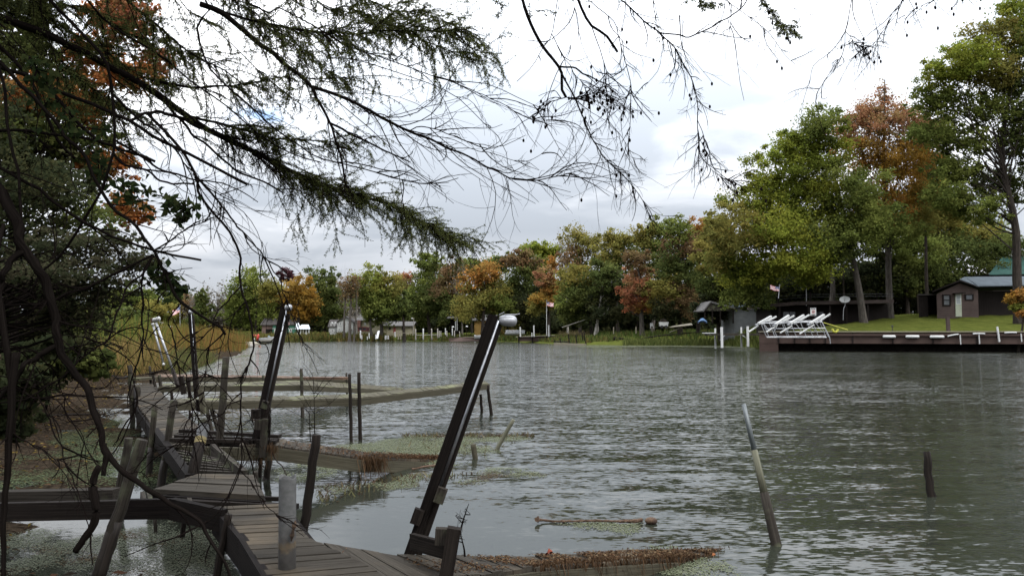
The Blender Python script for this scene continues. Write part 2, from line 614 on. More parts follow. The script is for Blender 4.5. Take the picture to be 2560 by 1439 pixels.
def build_water():
    m, nt, bs = principled('rippled lake water')
    L = nt.links.new
    bs.inputs['Base Color'].default_value = (.016, .018, .013, 1)
    bs.inputs['Roughness'].default_value = .07
    bs.inputs['IOR'].default_value = 1.33
    pos = nd(nt, 'ShaderNodeNewGeometry')
    sp = nd(nt, 'ShaderNodeSeparateXYZ')
    L(pos.outputs['Position'], sp.inputs[0])

    def mapped(sx, sy, rot=0.0):
        mp = nd(nt, 'ShaderNodeMapping')
        mp.inputs['Scale'].default_value = (sx, sy, 1)
        mp.inputs['Rotation'].default_value = (0, 0, rot)
        L(pos.outputs['Position'], mp.inputs[0])
        return mp.outputs[0]

    def mth(op, a, b=None, clamp=False):
        n = nd(nt, 'ShaderNodeMath', operation=op)
        n.use_clamp = clamp
        for i, x in enumerate((a, b)):
            if x is None:
                continue
            if isinstance(x, (int, float)):
                n.inputs[i].default_value = x
            else:
                L(x, n.inputs[i])
        return n.outputs[0]

    def noise(vec, detail, rough, dist):
        n = nd(nt, 'ShaderNodeTexNoise')
        n.inputs['Scale'].default_value = 1.0
        n.inputs['Detail'].default_value = detail
        n.inputs['Roughness'].default_value = rough
        n.inputs['Distortion'].default_value = dist
        L(vec, n.inputs['Vector'])
        return n

    def vmath(op, a, b):
        n = nd(nt, 'ShaderNodeVectorMath', operation=op)
        for i, x in enumerate((a, b)):
            if isinstance(x, tuple):
                n.inputs[i].default_value = x
            else:
                L(x, n.inputs[i])
        return n.outputs[0]

    # wavelets: their slopes are read straight from noise, so distance does not flatten them
    w1 = noise(mapped(.85, 2.6, .10), 2.0, .5, .5)
    w2 = noise(mapped(2.6, 8.5, -.08), 2.5, .55, .4)
    w3 = noise(mapped(11.0, 31.0, .15), 2.0, .5, .3)
    gust = noise(mapped(.10, .22), 3.0, .5, 0.0)
    sh = mth('ADD', mth('MULTIPLY', sp.outputs[0], .62), mth('MULTIPLY', sp.outputs[1], .50))
    calm = nd(nt, 'ShaderNodeMapRange'); calm.interpolation_type = 'SMOOTHSTEP'
    calm.inputs[1].default_value, calm.inputs[2].default_value = 2.5, 5.2
    calm.inputs[3].default_value, calm.inputs[4].default_value = .13, 1.0
    L(sh, calm.inputs[0])
    gm = nd(nt, 'ShaderNodeMapRange')
    gm.inputs[1].default_value, gm.inputs[2].default_value, gm.inputs[3].default_value, gm.inputs[4].default_value = .35, .65, .60, 1.20
    L(gust.outputs[0], gm.inputs[0])
    k = mth('MULTIPLY', calm.outputs[0], gm.outputs[0])

    def slope(n, sx, sy):
        return vmath('MULTIPLY', vmath('SUBTRACT', n.outputs['Color'], (.5, .5, .5)), (sx, sy, 0.0))

    # the breeze freshens toward the open middle of the lake
    fresh = nd(nt, 'ShaderNodeMapRange'); fresh.interpolation_type = 'SMOOTHSTEP'
    fresh.inputs[1].default_value, fresh.inputs[2].default_value = 7.0, 26.0
    fresh.inputs[3].default_value, fresh.inputs[4].default_value = .78, 2.5
    L(sp.outputs[1], fresh.inputs[0])
    s23 = nd(nt, 'ShaderNodeVectorMath', operation='SCALE')
    L(vmath('ADD', slope(w2, .16, .32), slope(w3, .32, .68)), s23.inputs[0]); L(fresh.outputs[0], s23.inputs['Scale'])
    s = vmath('ADD', slope(w1, .16, .36), s23.outputs[0])
    sc = nd(nt, 'ShaderNodeVectorMath', operation='SCALE')
    L(s, sc.inputs[0]); L(k, sc.inputs['Scale'])
    nn = nd(nt, 'ShaderNodeVectorMath', operation='NORMALIZE')
    L(vmath('ADD', sc.outputs[0], (0.0, 0.0, 1.0)), nn.inputs[0])
    L(nn.outputs[0], bs.inputs['Normal'])
    b = MB()
    R = [(400 * math.sin(a), 60 + 400 * math.cos(a), 0) for a in np.linspace(0, 2 * math.pi, 65)[:-1]]
    b.poly(R[::-1])
    structure(b.build('water', m, base=(0, 0, 0)))


build_water()
# ------------------------------------------------------------------ the old docks (near)
ZD = 0.48
M_SIDE = mat_mottled('mossy side boards', (.028, .025, .017), (.066, .059, .041), 3.0, .9, True, .1, .004, spec=.1)


def strip_at(pts, t):
    """point at fraction t along a 3D polyline"""
    P = np.array(pts)
    s = np.concatenate(([0], np.cumsum(np.linalg.norm(np.diff(P, axis=0), axis=1))))
    x = t * s[-1]
    return np.array([np.interp(x, s, P[:, k]) for k in range(3)])


def plank_deck(lpts, rpts, pw=.095, gap=.008, th=.030, skip=(), jitter=.006):
    """planks laid side by side between a left and a right edge"""
    b = MB()
    ll = sum(np.linalg.norm(np.diff(np.array(lpts), axis=0), axis=1))
    rl = sum(np.linalg.norm(np.diff(np.array(rpts), axis=0), axis=1))
    n = max(2, int((ll + rl) / 2 / (pw + gap)))
    g = gap / (pw + gap) / n / 2
    for i in range(n):
        if i in skip:
            continue
        j = RNG.normal(size=3) * jitter
        a0, a1 = strip_at(lpts, i / n + g), strip_at(lpts, (i + 1) / n - g)
        c0, c1 = strip_at(rpts, i / n + g), strip_at(rpts, (i + 1) / n - g)
        ax = (c0 - a0); ax[2] = 0
        ax /= max(np.linalg.norm(ax), 1e-6)
        a0, a1 = a0 - ax * (.01 + abs(j[0])), a1 - ax * (.01 + abs(j[0]))
        c0, c1 = c0 + ax * (.01 + abs(j[1])), c1 + ax * (.01 + abs(j[1]))
        dz = np.array((0, 0, j[2] * .5))
        top = [a0 + dz, c0 + dz, c1 + dz, a1 + dz]
        o = [p - np.array((0, 0, th)) for p in top]
        r = random.random() * 50
        w = np.linalg.norm(c0 - a0)
        gs = [(0 + r, r, 0), (0 + r, r, w * .9), (1.9 + r, r, w * .9), (1.9 + r, r, 0)]
        gs = gs + [(q[0], q[1] + .3, q[2]) for q in gs]
        b.add(top + o, [(0, 1, 2, 3), (7, 6, 5, 4), (0, 4, 5, 1), (1, 5, 6, 2), (2, 6, 7, 3), (3, 7, 4, 0)], gs)
    return b


def stringer(pts, h=.12, w=.045, drop=.034, side=0.0):
    """a side board on edge, following pts just below the deck"""
    b = MB()
    for p, q in zip(pts[:-1], pts[1:]):
        p, q = np.array(p) - (0, 0, drop + h / 2), np.array(q) - (0, 0, drop + h / 2)
        b.beam(p, q, w, h)
    return b


def weed_fringe(pts, n, lmin, lmax, rng, spread=.05, drop=0.0):
    """strands of dried weed hanging from an edge"""
    P = np.array([strip_at(pts, t) for t in rng.random(n)])
    P += rng.normal(size=P.shape) * (spread, spread, .012) - np.array((0, 0, drop))
    L = rng.uniform(lmin, lmax, n)
    w = rng.uniform(.0015, .005, n)
    a = rng.uniform(0, 6.28, n)
    dx = np.stack((np.cos(a), np.sin(a), 0 * a), 1) * w[:, None]
    sw = rng.normal(size=(n, 3)) * .25
    sw[:, 2] = -1
    end = P + sw * L[:, None]
    v = np.stack((P - dx, P + dx, end + dx * .4, end - dx * .4), 1)
    c = np.array((.055, .034, .021)) * rng.uniform(.45, 1.6, (n, 1)) + rng.random((n, 1)) * np.array((.012, .006, .0))
    return v, c


def litter_quads(P, rng, s0, s1, cols):
    c = np.array(cols)[rng.integers(0, len(cols), len(P))] * rng.uniform(.6, 1.4, (len(P), 1))
    return leaf_quads(P, rng.uniform(s0, s1, len(P)), rng, up=2.5, aspect=.45), c


# --- walkway nearest the camera
wl = [G(x, y, ZD) for x, y in ((830, 1700), (682, 1445), (617, 1345), (548, 1266))]
wr = [G(x, y, ZD) for x, y in ((1130, 1660), (930, 1420), (770, 1348), (700, 1259))]
t = thing('walkway', 'grey plank walkway leading away from the camera past the white pipe', 'dock', G(650, 1370, 0), 'plank walkways of the old dock')
plank_deck(wl, wr, .086, .013).build('deck', M_DECK, t)
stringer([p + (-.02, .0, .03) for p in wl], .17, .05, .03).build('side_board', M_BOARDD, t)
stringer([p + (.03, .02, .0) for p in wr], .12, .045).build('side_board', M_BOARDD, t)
for k in (.5, .75, .97):
    p, q = strip_at(wl, k), strip_at(wr, k)
    b = MB(); b.beam(p - (0, 0, .12), q - (0, 0, .12), .045, .09); b.build('joist', M_BOARDD, t)

# --- finger dock sinking away to the right in the foreground
fb = [G(765, 1350, ZD), G(1000, 1389, .43), G(1250, 1391, .31), G(1560, 1378, .13), G(1700, 1376, .05), G(1830, 1373, -.03)]
ff = [G(900, 1470, ZD), G(1135, 1440, .43), G(1330, 1415, .31), G(1560, 1400, .13), G(1690, 1394, .05), G(1800, 1388, -.03)]
t = thing('finger_dock', 'nearest finger dock, rotting under brown weed and sinking at its far right end', 'dock', G(1250, 1400, 0), 'finger docks')
plank_deck(fb, ff, .10, .007, jitter=.010).build('deck', M_DECK, t)
stringer([p + (0, -.02, 0) for p in ff[:5]], .15, .045, .025).build('side_board', M_SIDE, t)
stringer([p + (0, .02, 0) for p in fb[:5]], .13, .045).build('side_board', M_BOARDD, t)
rng = np.random.default_rng(3)
v1, c1 = weed_fringe(ff[2:], 1500, .015, .12, rng, .02, -.01)
v2, c2 = weed_fringe(fb[3:], 260, .02, .07, rng, .03, -.01)
n = 9000
tt, ss = rng.random(n) ** .6, rng.random(n)
A = np.array([strip_at(fb, k) for k in tt]); B = np.array([strip_at(ff, k) for k in tt])
P = A * (1 - ss[:, None]) + B * ss[:, None] + np.stack((0 * ss, 0 * ss, rng.uniform(.002, .016, n)), 1)
keep = np.array([mnoise.noise((p[0] * 3.2, p[1] * 5.0, 3.3)) for p in P]) + 1.0 * tt > .30
v3, c3 = litter_quads(P[keep], rng, .006, .030, [(.060, .034, .020), (.095, .055, .030), (.04, .025, .016), (.12, .085, .05)])
o = quads_object('weed_fringe', np.concatenate((v1, v2, v3)), np.concatenate((c1, c2, c3)), M_REED, t)
o['kind'] = 'stuff'

# --- fallen leaves lying on that dock
for px, py, z, r, c, lb in ((1372, 1386, .30, .028, (.17, .035, .015), 'curled red leaf standing on the edge of the nearest finger dock'),
                            (1783, 1391, .03, .022, (.22, .075, .02), 'orange leaf at the sunken tip of the nearest finger dock')):
    p = G(px, py, z)
    b = MB()
    rows, cols = 5, 6
    vs = []
    for i in range(rows):
        for j in range(cols):
            u, w = i / (rows - 1) - .5, j / (cols - 1) - .5
            k = math.cos(u * 2.6) * .9
            vs.append(p + np.array((w * 2 * r * k, u * 1.0 * r, r * (.9 - 1.6 * abs(w) ** 1.5 + .5 * math.sin(5 * w + 3 * u)))))
    b.add(vs, [(i * cols + j, i * cols + j + 1, (i + 1) * cols + j + 1, (i + 1) * cols + j) for i in range(rows - 1) for j in range(cols - 1)])
    mt = mat_mottled('dry leaf %d' % px, tuple(x * .7 for x in c), c, 30, .8)
    tag(b.build('fallen_leaf', mt, smooth=True), lb, 'leaf')

# --- the platform where the gangway meets the walkway
pl = [G(386, 1222, .50), G(499, 1184, .50)]
pr = [G(657, 1238, .50), G(632, 1186, .50)]
t = thing('dock_platform', 'wide weathered platform of long boards between the slatted gap and the nearest walkway', 'dock', G(540, 1215, 0))
plank_deck(pl, pr, .098, .011, th=.04).build('deck', M_DECK, t)
stringer([pl[0] + (0, -.02, 0), pr[0] + (0, -.02, 0)], .11, .045).build('side_board', M_BOARDD, t)
stringer([pr[0], pr[1]], .10, .045).build('side_board', M_BOARDD, t)
b = MB()
b.beam(G(430, 1252, .44), G(742, 1266, .44), .07, .035)
b.beam(G(420, 1238, .46), G(720, 1247, .44), .03, .03)
b.build('cross_board', M_POSTD, t)

# --- slatted section that has lost its decking
sl = [G(392, 1075, .48), G(434, 1132, .48), G(481, 1194, .48)]
sr = [G(526, 1116, .48), G(566, 1150, .48), G(606, 1184, .48)]
t = thing('slatted_section', 'open dock section with bare slats and two side boards, its decking gone', 'dock', G(500, 1140, 0))
stringer([p + (-.02, 0, .03) for p in sl], .12, .07, .0).build('side_board', M_BOARDD, t)
stringer([p + (.02, 0, .03) for p in sr], .13, .05, .0).build('side_board', M_POST, t)
b = MB()
for k in np.linspace(.36, .95, 9):
    p, q = strip_at(sl, k), strip_at(sr, k)
    b.beam(p - (0, 0, .05), q - (0, 0, .05), .035, .03)
b.build('slats', M_POST, t)

# --- far walkway running along the bank
L = [G(x, y, .5) for x, y in ((432, 1112), (386, 1064), (346, 1010), (340, 962))]
R = [G(x, y, .5) for x, y in ((545, 1098), (446, 1030), (406, 985), (383, 958))]
t = thing('walkway', 'plank walkway receding along the muddy bank with posts on both sides', 'dock', G(400, 1040, 0), 'plank walkways of the old dock')
plank_deck(L, R, .105, .016).build('deck', M_DECK, t)
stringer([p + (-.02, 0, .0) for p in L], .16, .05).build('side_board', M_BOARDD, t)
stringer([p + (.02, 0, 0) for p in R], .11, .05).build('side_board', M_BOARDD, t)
b = MB()
b.beam(G(336, 947, .62), G(386, 944, .62), .30, .05)
b.build('end_board', M_BOARD, t)

# --- gangway from the bank
t = thing('gangway', 'pair of long side boards bridging the left bank and the dock, decking mostly gone', 'dock', G(200, 1262, 0))
b = MB(); b.beam(G(-330, 1252, .42), G(292, 1240, .50) , .10, .11); b.build('side_board', M_POST, t)
b = MB(); b.beam(G(-330, 1286, .42), G(300, 1272, .47), .05, .12); b.build('side_board', M_POSTD, t)
b = MB()
a = [G(300, 1272, .47), G(430, 1270, .47), G(560, 1300, .45)]
b.beam(a[0] + (.0, .002, 0), a[1], .05, .13); b.beam(a[1], a[2], .05, .14)
b.build('side_board', M_BOARDD, t)
for x in (262, 356, 372, 470):
    b = MB(); b.beam(G(x, 1236, .44), G(x + 8, 1276, .44), .03, .05); b.build('joist', M_POST, t)

# --- middle finger dock with slanted boards, collapsed at its end
fb = [G(452, 1083, .50), G(610, 1093, .50), G(700, 1098, .48), G(925, 1131, .26), G(1130, 1142, -.03)]
ff = [G(425, 1107, .50), G(598, 1112, .50), G(690, 1112, .47), G(905, 1144, .25), G(1110, 1150, -.03)]
t = thing('finger_dock', 'broken-backed finger dock behind the leaning post, its end sagging into green duckweed', 'dock', G(760, 1130, 0), 'finger docks')
b = plank_deck(fb[1:], ff[1:], .11, .006, jitter=.008)
b.build('deck', M_DECK, t)
b = MB()
for k, z in ((.02, .035), (.5, .02), (.95, .03)):
    p0, p1 = fb[0] * (1 - k) + ff[0] * k, fb[2] * (1 - k) + ff[2] * k
    b.beam(p0 + (0, 0, z), p1 + (0, 0, z), .07, .035)
b.build('long_boards', M_POSTD, t)
stringer([p + (0, -.03, 0) for p in ff], .13, .045, .02).build('side_board', M_SIDE, t)
stringer([p + (0, .03, 0) for p in fb], .12, .045).build('side_board', M_BOARDD, t)
rng = np.random.default_rng(5)
v1, c1 = weed_fringe(ff[2:], 420, .02, .09, rng, .02, .0)
k0, k1 = ff[3] + (-.12, -.03, .02), ff[3] + (.25, .06, -.02)
v2, c2 = weed_fringe([k0, k1], 420, .06, .24, rng, .025, .0)
n = 7000
tt, ss = rng.random(n), rng.random(n)
A = np.array([strip_at(fb[2:], k) for k in tt]); B = np.array([strip_at(ff[2:], k) for k in tt])
P = A * (1 - ss[:, None]) + B * ss[:, None] + np.stack((0 * ss, 0 * ss, rng.uniform(.004, .025, n)), 1)
keep = rng.random(n) < .05 + 1.0 * tt
v3, c3 = litter_quads(P[keep], rng, .008, .034, [(.060, .034, .020), (.10, .058, .032), (.04, .025, .016)])
o = quads_object('weed_fringe', np.concatenate((v1, v2, v3)), np.concatenate((c1, c2, c3)), M_REED, t)
o['kind'] = 'stuff'


# --- three farther finger docks
def finger(label, back, front, fascia, rot=None):
    t = thing('finger_dock', label, 'dock', front[0] - (0, 0, front[0][2]), 'finger docks')
    plank_deck(back, front, .13, .006).build('deck', M_ROT if rot else M_BOARD, t)
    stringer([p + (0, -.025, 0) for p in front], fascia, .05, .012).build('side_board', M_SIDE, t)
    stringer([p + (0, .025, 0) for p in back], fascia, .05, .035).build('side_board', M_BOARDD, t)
    return t


finger('finger dock with pale edge boards that bends at two posts and ends on legs',
       [G(438, 996, .62), G(880, 985.5, .62), G(1215, 952, .62)], [G(446, 1005, .62), G(892, 994.5, .62), G(1222, 957.5, .62)], .105)
finger('pale finger dock whose far half slopes down into the water behind the bent one',
       [G(398, 958, .58), G(757, 950.5, .60), G(900, 959, .40), G(1010, 970, .10)], [G(398, 965, .58), G(757, 962, .60), G(880, 969, .40), G(992, 975.5, .10)], .10)
t = finger('farthest finger dock with a dark rotted top, nearest the reeds',
           [G(392, 934.5, .56), G(640, 938, .54), G(872, 943, .50)], [G(392, 941, .56), G(640, 942, .54), G(874, 948, .50)], .11, True)
b = MB()
for x0, x1 in ((740, 772), (776, 832), (842, 868)):
    b.beam(G(x0, 944, .57), G(x1, 945, .57), .28, .05)
b.build('loose_boards', M_ROT, t)


# --- posts
M_WET = mat_mottled('wet dark wood', (.010, .008, .007), (.030, .023, .018), 2.6, .6, True, .1, .003, spec=.2)
def post(label, top, bot, w, d=None, d1=None, mat=None, group='posts along the old dock', foot=0, name='dock_post', rough=.10):
    """round post from its top pixel down to its foot; d the distance of the foot (None: its foot is where the pixel meets the water)"""
    if d is None:
        p0 = G(bot[0], bot[1], 0.0)
        d = p0[1]
        p0 = p0 - (0, 0, .15)
    else:
        p0 = D(bot[0], bot[1], d)
    p1 = D(top[0], top[1], d if d1 is None else d1)
    r = w / FPX * d / 2
    b = MB()
    m = 9
    P = np.array([p0 + (p1 - p0) * k for k in np.linspace(0, 1, m)])
    P[1:-1] += RNG.normal(size=(m - 2, 3)) * r * .10
    b.tube(P, np.linspace(1.06, .97, m) * r, 10, True, rough)
    o = b.build(name, mat or M_POST, smooth=False)
    me = o.data
    me.polygons.foreach_set('use_smooth', [len(p.vertices) == 4 for p in me.polygons])
    tag(o, label, 'post', group)
    if foot:
        b = MB()
        q = [p0 + (p1 - p0) * k for k in np.linspace(-.01, foot, 5)]
        b.tube(q, np.array((1.16, 1.15, 1.14, 1.13, 1.09)) * r, 10, True, .10)
        f = b.build('wet_foot', M_WET, o)
        f.data.polygons.foreach_set('use_smooth', [len(p.vertices) == 4 for p in f.data.polygons])
    return o, p0, p1, r


post('tall pale post at the corner of the slatted section and sagging finger dock', (565, 892), (549, 1124), 17, 8.5)
post('dark post with a square top in front of the sagging finger dock', (791, 1086), (757, 1352), 22, 5.55, mat=M_POSTD)
post('long leaning post crossing in front of the gangway boards', (356, 1098), (243, 1450), 29, 5.15, 5.2, mat=M_POST, foot=0.42)
post('shorter leaning post just behind the gangway boards', (322, 1094), (287, 1255), 20, None, foot=0.35)
post('leaning post on the water side of the bank walkway, nearest the slatted section', (434, 1000), (397, 1222), 17, None, foot=0.42)
post('upright post beside the bank walkway, left of the leaning one', (387, 1010), (370, 1192), 14, None, foot=0.5)
post('thick post at the bank walkway bend, dark at its foot', (345, 965), (349, 1062), 11, None, foot=0.45)
post('tall thin post at the left corner of the bank walkway', (325, 912), (333, 1052), 11, None)
post('thin post standing by the far end board of the walkway', (374, 915), (378, 965), 6, 18.2)
post('short pale post right of the far end board', (381, 928), (392, 985), 7, 17.0)
post('slim post where the second finger dock leaves the bank walkway', (398, 936), (409, 1003), 8, 16.0)
post('thin post through the sloping finger dock', (753, 921), (757, 1040), 8, None)
post('stub post behind the farthest finger dock', (658, 937), (659, 1000), 7, 19.4)
post('stub post at the end of the farthest finger dock', (866, 931), (868, 1005), 5, 19.2)
post('post at the bend of the straight finger dock, left of the pair', (874, 934), (879, 1104), 8, None, mat=M_POSTD)
post('post at the bend of the straight finger dock, right of the pair', (897, 930), (901, 1099), 9, None, mat=M_POSTD)
post('slanting leg at the tip of the straight finger dock', (1219, 962), (1231, 1036), 8, None, mat=M_POSTD)
post('inner slanting leg near the tip of the straight finger dock', (1201, 985), (1206, 1031), 7, None, mat=M_POSTD)
post('dark post against the left edge of the nearest walkway', (572, 1284), (536, 1460), 18, 4.95, mat=M_POSTD)
post('dark stub under the gangway boards', (462, 1296), (449, 1346), 13, None, mat=M_POSTD)
post('thin stub standing in the water under the gangway, left of the dark one', (388, 1296), (392, 1334), 9, None, mat=M_POST)
post('sawn stub beside the platform corner', (638, 1178), (641, 1240), 14, 7.2)
post('slanting prop under the sagging finger dock', (681, 1100), (660, 1197), 16, None, mat=M_POST, foot=0.3)
post('dark upright prop under the sagging finger dock', (651, 1140), (650, 1192), 9, None, mat=M_POSTD)
post('inner brace leaning against the straight finger dock', (511, 1000), (537, 1082), 9, None, mat=M_POST)
post('outer brace leaning against the straight finger dock', (524, 1006), (552, 1075), 10, None, mat=M_POST)
post('small prop in the water left of the braces', (474, 1005), (476, 1045), 5, None, mat=M_POSTD)
post('dark prop below the second finger dock beside the walkway', (428, 960), (431, 1000), 7, None, mat=M_POSTD)

# capped pipe post with a yellow band
pp0, pp1 = D(477, 1206, 6.55), D(512, 1052, 6.85)
t = thing('pipe_post', 'leaning grey pipe post with capped top and yellow stain, beside the slatted section', 'post', pp0 * (1, 1, 0), 'posts along the old dock')
ax = pp1 - pp0
b = MB(); b.tube([pp0 + ax * k for k in (0, .06, .3, .62)], [.012, .040, .047, .046], 12); b.build('lower_pipe', M_POSTD, t, smooth=True)
M_YEL = mat_mottled('yellow stained pipe', (.14, .10, .03), (.22, .19, .10), 3.0, .7)
b = MB(); b.tube([pp0 + ax * k for k in (.62, .72)], [.0465, .0465], 12, False); b.build('stained_band', M_YEL, t, smooth=True)
b = MB(); b.tube([pp0 + ax * k for k in (.72, .94)], [.046, .046], 12, False); b.build('upper_pipe', M_PVC, t, smooth=True)
b = MB(); b.tube([pp0 + ax * k for k in (.935, .985, 1.0)], [.052, .052, .044], 12); b.build('cap', M_POST, t)

# white open pipe standing in front of the walkway
q0, q1 = D(717, 1560, 4.05), D(719, 1190, 4.05)
t = thing('pipe_post', 'open-topped whitish plastic pipe by the nearest walkway, dark on its lower half', 'post', q0, 'posts along the old dock')
b = MB()
R0, n = .0425, 24
ax = q1 - q0
vs, fs, gs = [], [], []
prof = [(0, R0 + .001), (.25, R0 + .001), (.50, R0), (.985, R0), (1.0, R0 * .99), (1.0, R0 * .86), (.90, R0 * .85)]
for k, r in prof:
    for j in range(n):
        a = 2 * math.pi * j / n
        kk = k + (.012 * math.sin(a * 3) if k == 1.0 else 0)
        vs.append(q0 + ax * kk + np.array((math.cos(a) * r, math.sin(a) * r, 0)))
        gs.append((math.cos(a), math.sin(a), k))
for i in range(len(prof) - 1):
    for j in range(n):
        fs.append((i * n + j, i * n + (j + 1) % n, (i + 1) * n + (j + 1) % n, (i + 1) * n + j))
b.add(vs, fs, gs)
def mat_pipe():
    m, nt, bs = principled('weathered pipe darker toward its foot')  # colour ramp runs darker toward the foot, with an uneven edge
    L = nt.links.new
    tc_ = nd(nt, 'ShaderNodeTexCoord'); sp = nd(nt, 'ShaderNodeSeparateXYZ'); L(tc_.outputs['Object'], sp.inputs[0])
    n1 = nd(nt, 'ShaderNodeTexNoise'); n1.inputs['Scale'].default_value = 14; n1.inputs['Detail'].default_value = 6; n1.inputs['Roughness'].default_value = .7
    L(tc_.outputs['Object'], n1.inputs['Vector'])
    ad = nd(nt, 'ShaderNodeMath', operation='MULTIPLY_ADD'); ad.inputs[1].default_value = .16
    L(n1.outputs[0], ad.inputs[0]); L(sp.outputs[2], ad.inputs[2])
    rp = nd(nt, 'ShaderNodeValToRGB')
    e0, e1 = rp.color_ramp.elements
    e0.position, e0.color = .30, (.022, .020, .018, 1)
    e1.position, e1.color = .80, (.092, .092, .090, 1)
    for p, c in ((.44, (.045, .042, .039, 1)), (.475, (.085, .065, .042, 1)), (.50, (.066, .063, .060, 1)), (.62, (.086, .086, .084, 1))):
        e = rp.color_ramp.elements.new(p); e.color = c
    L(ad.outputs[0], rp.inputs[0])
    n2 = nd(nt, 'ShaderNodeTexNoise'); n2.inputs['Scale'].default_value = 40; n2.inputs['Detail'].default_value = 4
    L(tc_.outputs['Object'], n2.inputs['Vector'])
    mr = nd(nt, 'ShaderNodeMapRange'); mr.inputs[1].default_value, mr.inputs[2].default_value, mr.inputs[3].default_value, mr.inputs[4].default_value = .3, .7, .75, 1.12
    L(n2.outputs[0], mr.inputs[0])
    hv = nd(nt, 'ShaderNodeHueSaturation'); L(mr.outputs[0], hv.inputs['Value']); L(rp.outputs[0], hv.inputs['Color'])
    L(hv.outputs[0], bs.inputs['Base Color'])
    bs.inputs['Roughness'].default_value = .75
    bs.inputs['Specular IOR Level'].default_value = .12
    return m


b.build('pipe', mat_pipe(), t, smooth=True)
b = MB()
P = smooth_path([D(728, 1352, 4.0), D(732, 1330, 3.99), D(736, 1312, 3.99), D(739, 1300, 4.0)], 8)
b.tube(P, [.002, .006, .012, .008, .006, .011, .009, .002], 7, True, .4)
tag(b.build('leaf_clump', M_WEED), 'dark shrivelled leaf caught on a twig in front of the whitish pipe', 'leaf')

# poles standing or leaning out of the open water
p0, p1 = G(1941, 1362, 0), None
d0 = p0[1]
t = thing('mooring_pole', 'tall leaning pipe in open water, bluish metal above and mossy wood sleeve below', 'pole', p0)
TOP = D(1859, 1010, d0 + .35)
ax = TOP - p0
b = MB(); b.tube([p0 + ax * k for k in (-.25, 0, .2, .36)], [.043, .041, .037, .035], 12, True, .06); b.build('wooden_sleeve', M_POST, t, smooth=True)
M_MOSS = mat_mottled('mossy pale wood', (.045, .046, .029), (.105, .10, .067), 3, .8, True)
b = MB(); b.tube([p0 + ax * k for k in (.36, .5, .66)], [.031, .028, .026], 12, True, .05); b.build('middle_pipe', M_MOSS, t, smooth=True)
M_BLUEG = mat_mottled('blue grey pipe', (.035, .042, .043), (.095, .106, .106), 3, .45, True, spec=.5)
b = MB(); b.tube([p0 + ax * k for k in (.66, .85, 1.0)], [.0215, .020, .019], 12); b.build('upper_pipe', M_BLUEG, t, smooth=True)

o, *_ = post('short knobbly dark stake in open water at the right', (2316, 1128), (2333, 1242), 17, None, d1=G(2333, 1242)[1] + .1, mat=M_POSTD, group='stakes in the open water', name='stake', rough=.55)
post('pale stick leaning steeply out of the green duckweed', (1284, 1048), (1226, 1124), 10, None, mat=M_MOSS, group='stakes in the open water', name='stake')
post('short thick stump tilting in the duckweed beside the pale stick', (1183, 1109), (1193, 1146), 13, None, mat=M_BOARD, group='stakes in the open water', name='stake', rough=.3)


# --- old boat hoists: leaning timbers with a steel rail and a drum at the head
def perp_x(p0, p1):
    a = (p1 - p0) / np.linalg.norm(p1 - p0)
    x = np.array((1.0, 0, 0)) - a * a[0]
    return a, x / np.linalg.norm(x)


def hoist_beam(t, p0, p1, w):
    a, x = perp_x(p0, p1)
    f = np.array((0, -1.0, 0))
    b = MB(); b.beam(p0 - x * w * .22, p1 - x * w * .22, w * .60, w * .80, up=f); b.build('timber', M_BOARDD, t)
    b = MB(); b.beam(p0 + (p1 - p0) * .02 + x * w * .275, p1 - a * w * .5 + x * w * .275, w * .41, w * .45, up=f); b.build('timber', M_POSTD, t)
    b = MB(); b.tube([p0 + (p1 - p0) * k + x * w * .17 + f * w * .44 for k in (.26, .6, .985)], w * .085, 8); b.build('rail', M_RAIL, t, smooth=True)
    return a, x, f


# nearest hoist
d = 4.55
p0, p1 = D(1031, 1392, d), D(1243, 790, d)
t = thing('boat_hoist', 'nearest leaning hoist, dark timber with a steel rail and rounded metal float on top', 'boat hoist', p0 * (1, 1, 0), 'old boat hoists on the dock')
a, x, f = hoist_beam(t, p0, p1, .096)
c0 = D(1252, 800, d - .02)
b = MB()
ux = np.array((.997, .02, -.07))
b.tube([c0 + ux * k for k in (-.01, .012, .03, .062, .078, .088, .092)], [.020, .030, .031, .031, .028, .018, .004], 16)
b.build('float', M_GALV, t, smooth=True)
b = MB(); b.tube([c0 + np.array((.02, -.02, .030)), c0 + np.array((.085, -.02, .031)), c0 + np.array((.108, -.02, .036))], .004, 6); b.tube([c0 + np.array((-.01, -.02, .03)), c0 + np.array((.02, -.02, .045))], .003, 6); b.build('bracket', M_GALV, t)
for (x0, y0, x1, y1, nm) in ((1089, 1220, 1114, 1254, 1), (1030, 1272, 1057, 1308, 2)):
    cc = D((x0 + x1) / 2, (y0 + y1) / 2, d - (.075 if nm == 1 else .05))
    b = MB(); b.beam(cc - a * .042, cc + a * .042, .056, .045, up=f); b.build('block', M_POST if nm == 1 else M_POSTD, t)
b = MB(); b.beam(D(1030, 1352, 4.40), D(1128, 1378, 4.12), .03, .085); b.build('brace_board', M_POSTD, t)
b = MB(); b.beam(D(1112, 1460, 4.06), D(1136, 1318, 4.06), .068, .06, up=f); b.build('corner_post', M_POSTD, t)
b = MB(); b.beam(D(1106, 1360, 4.12), D(1108, 1319, 4.12), .075, .05, up=f); b.build('block', M_POST, t)

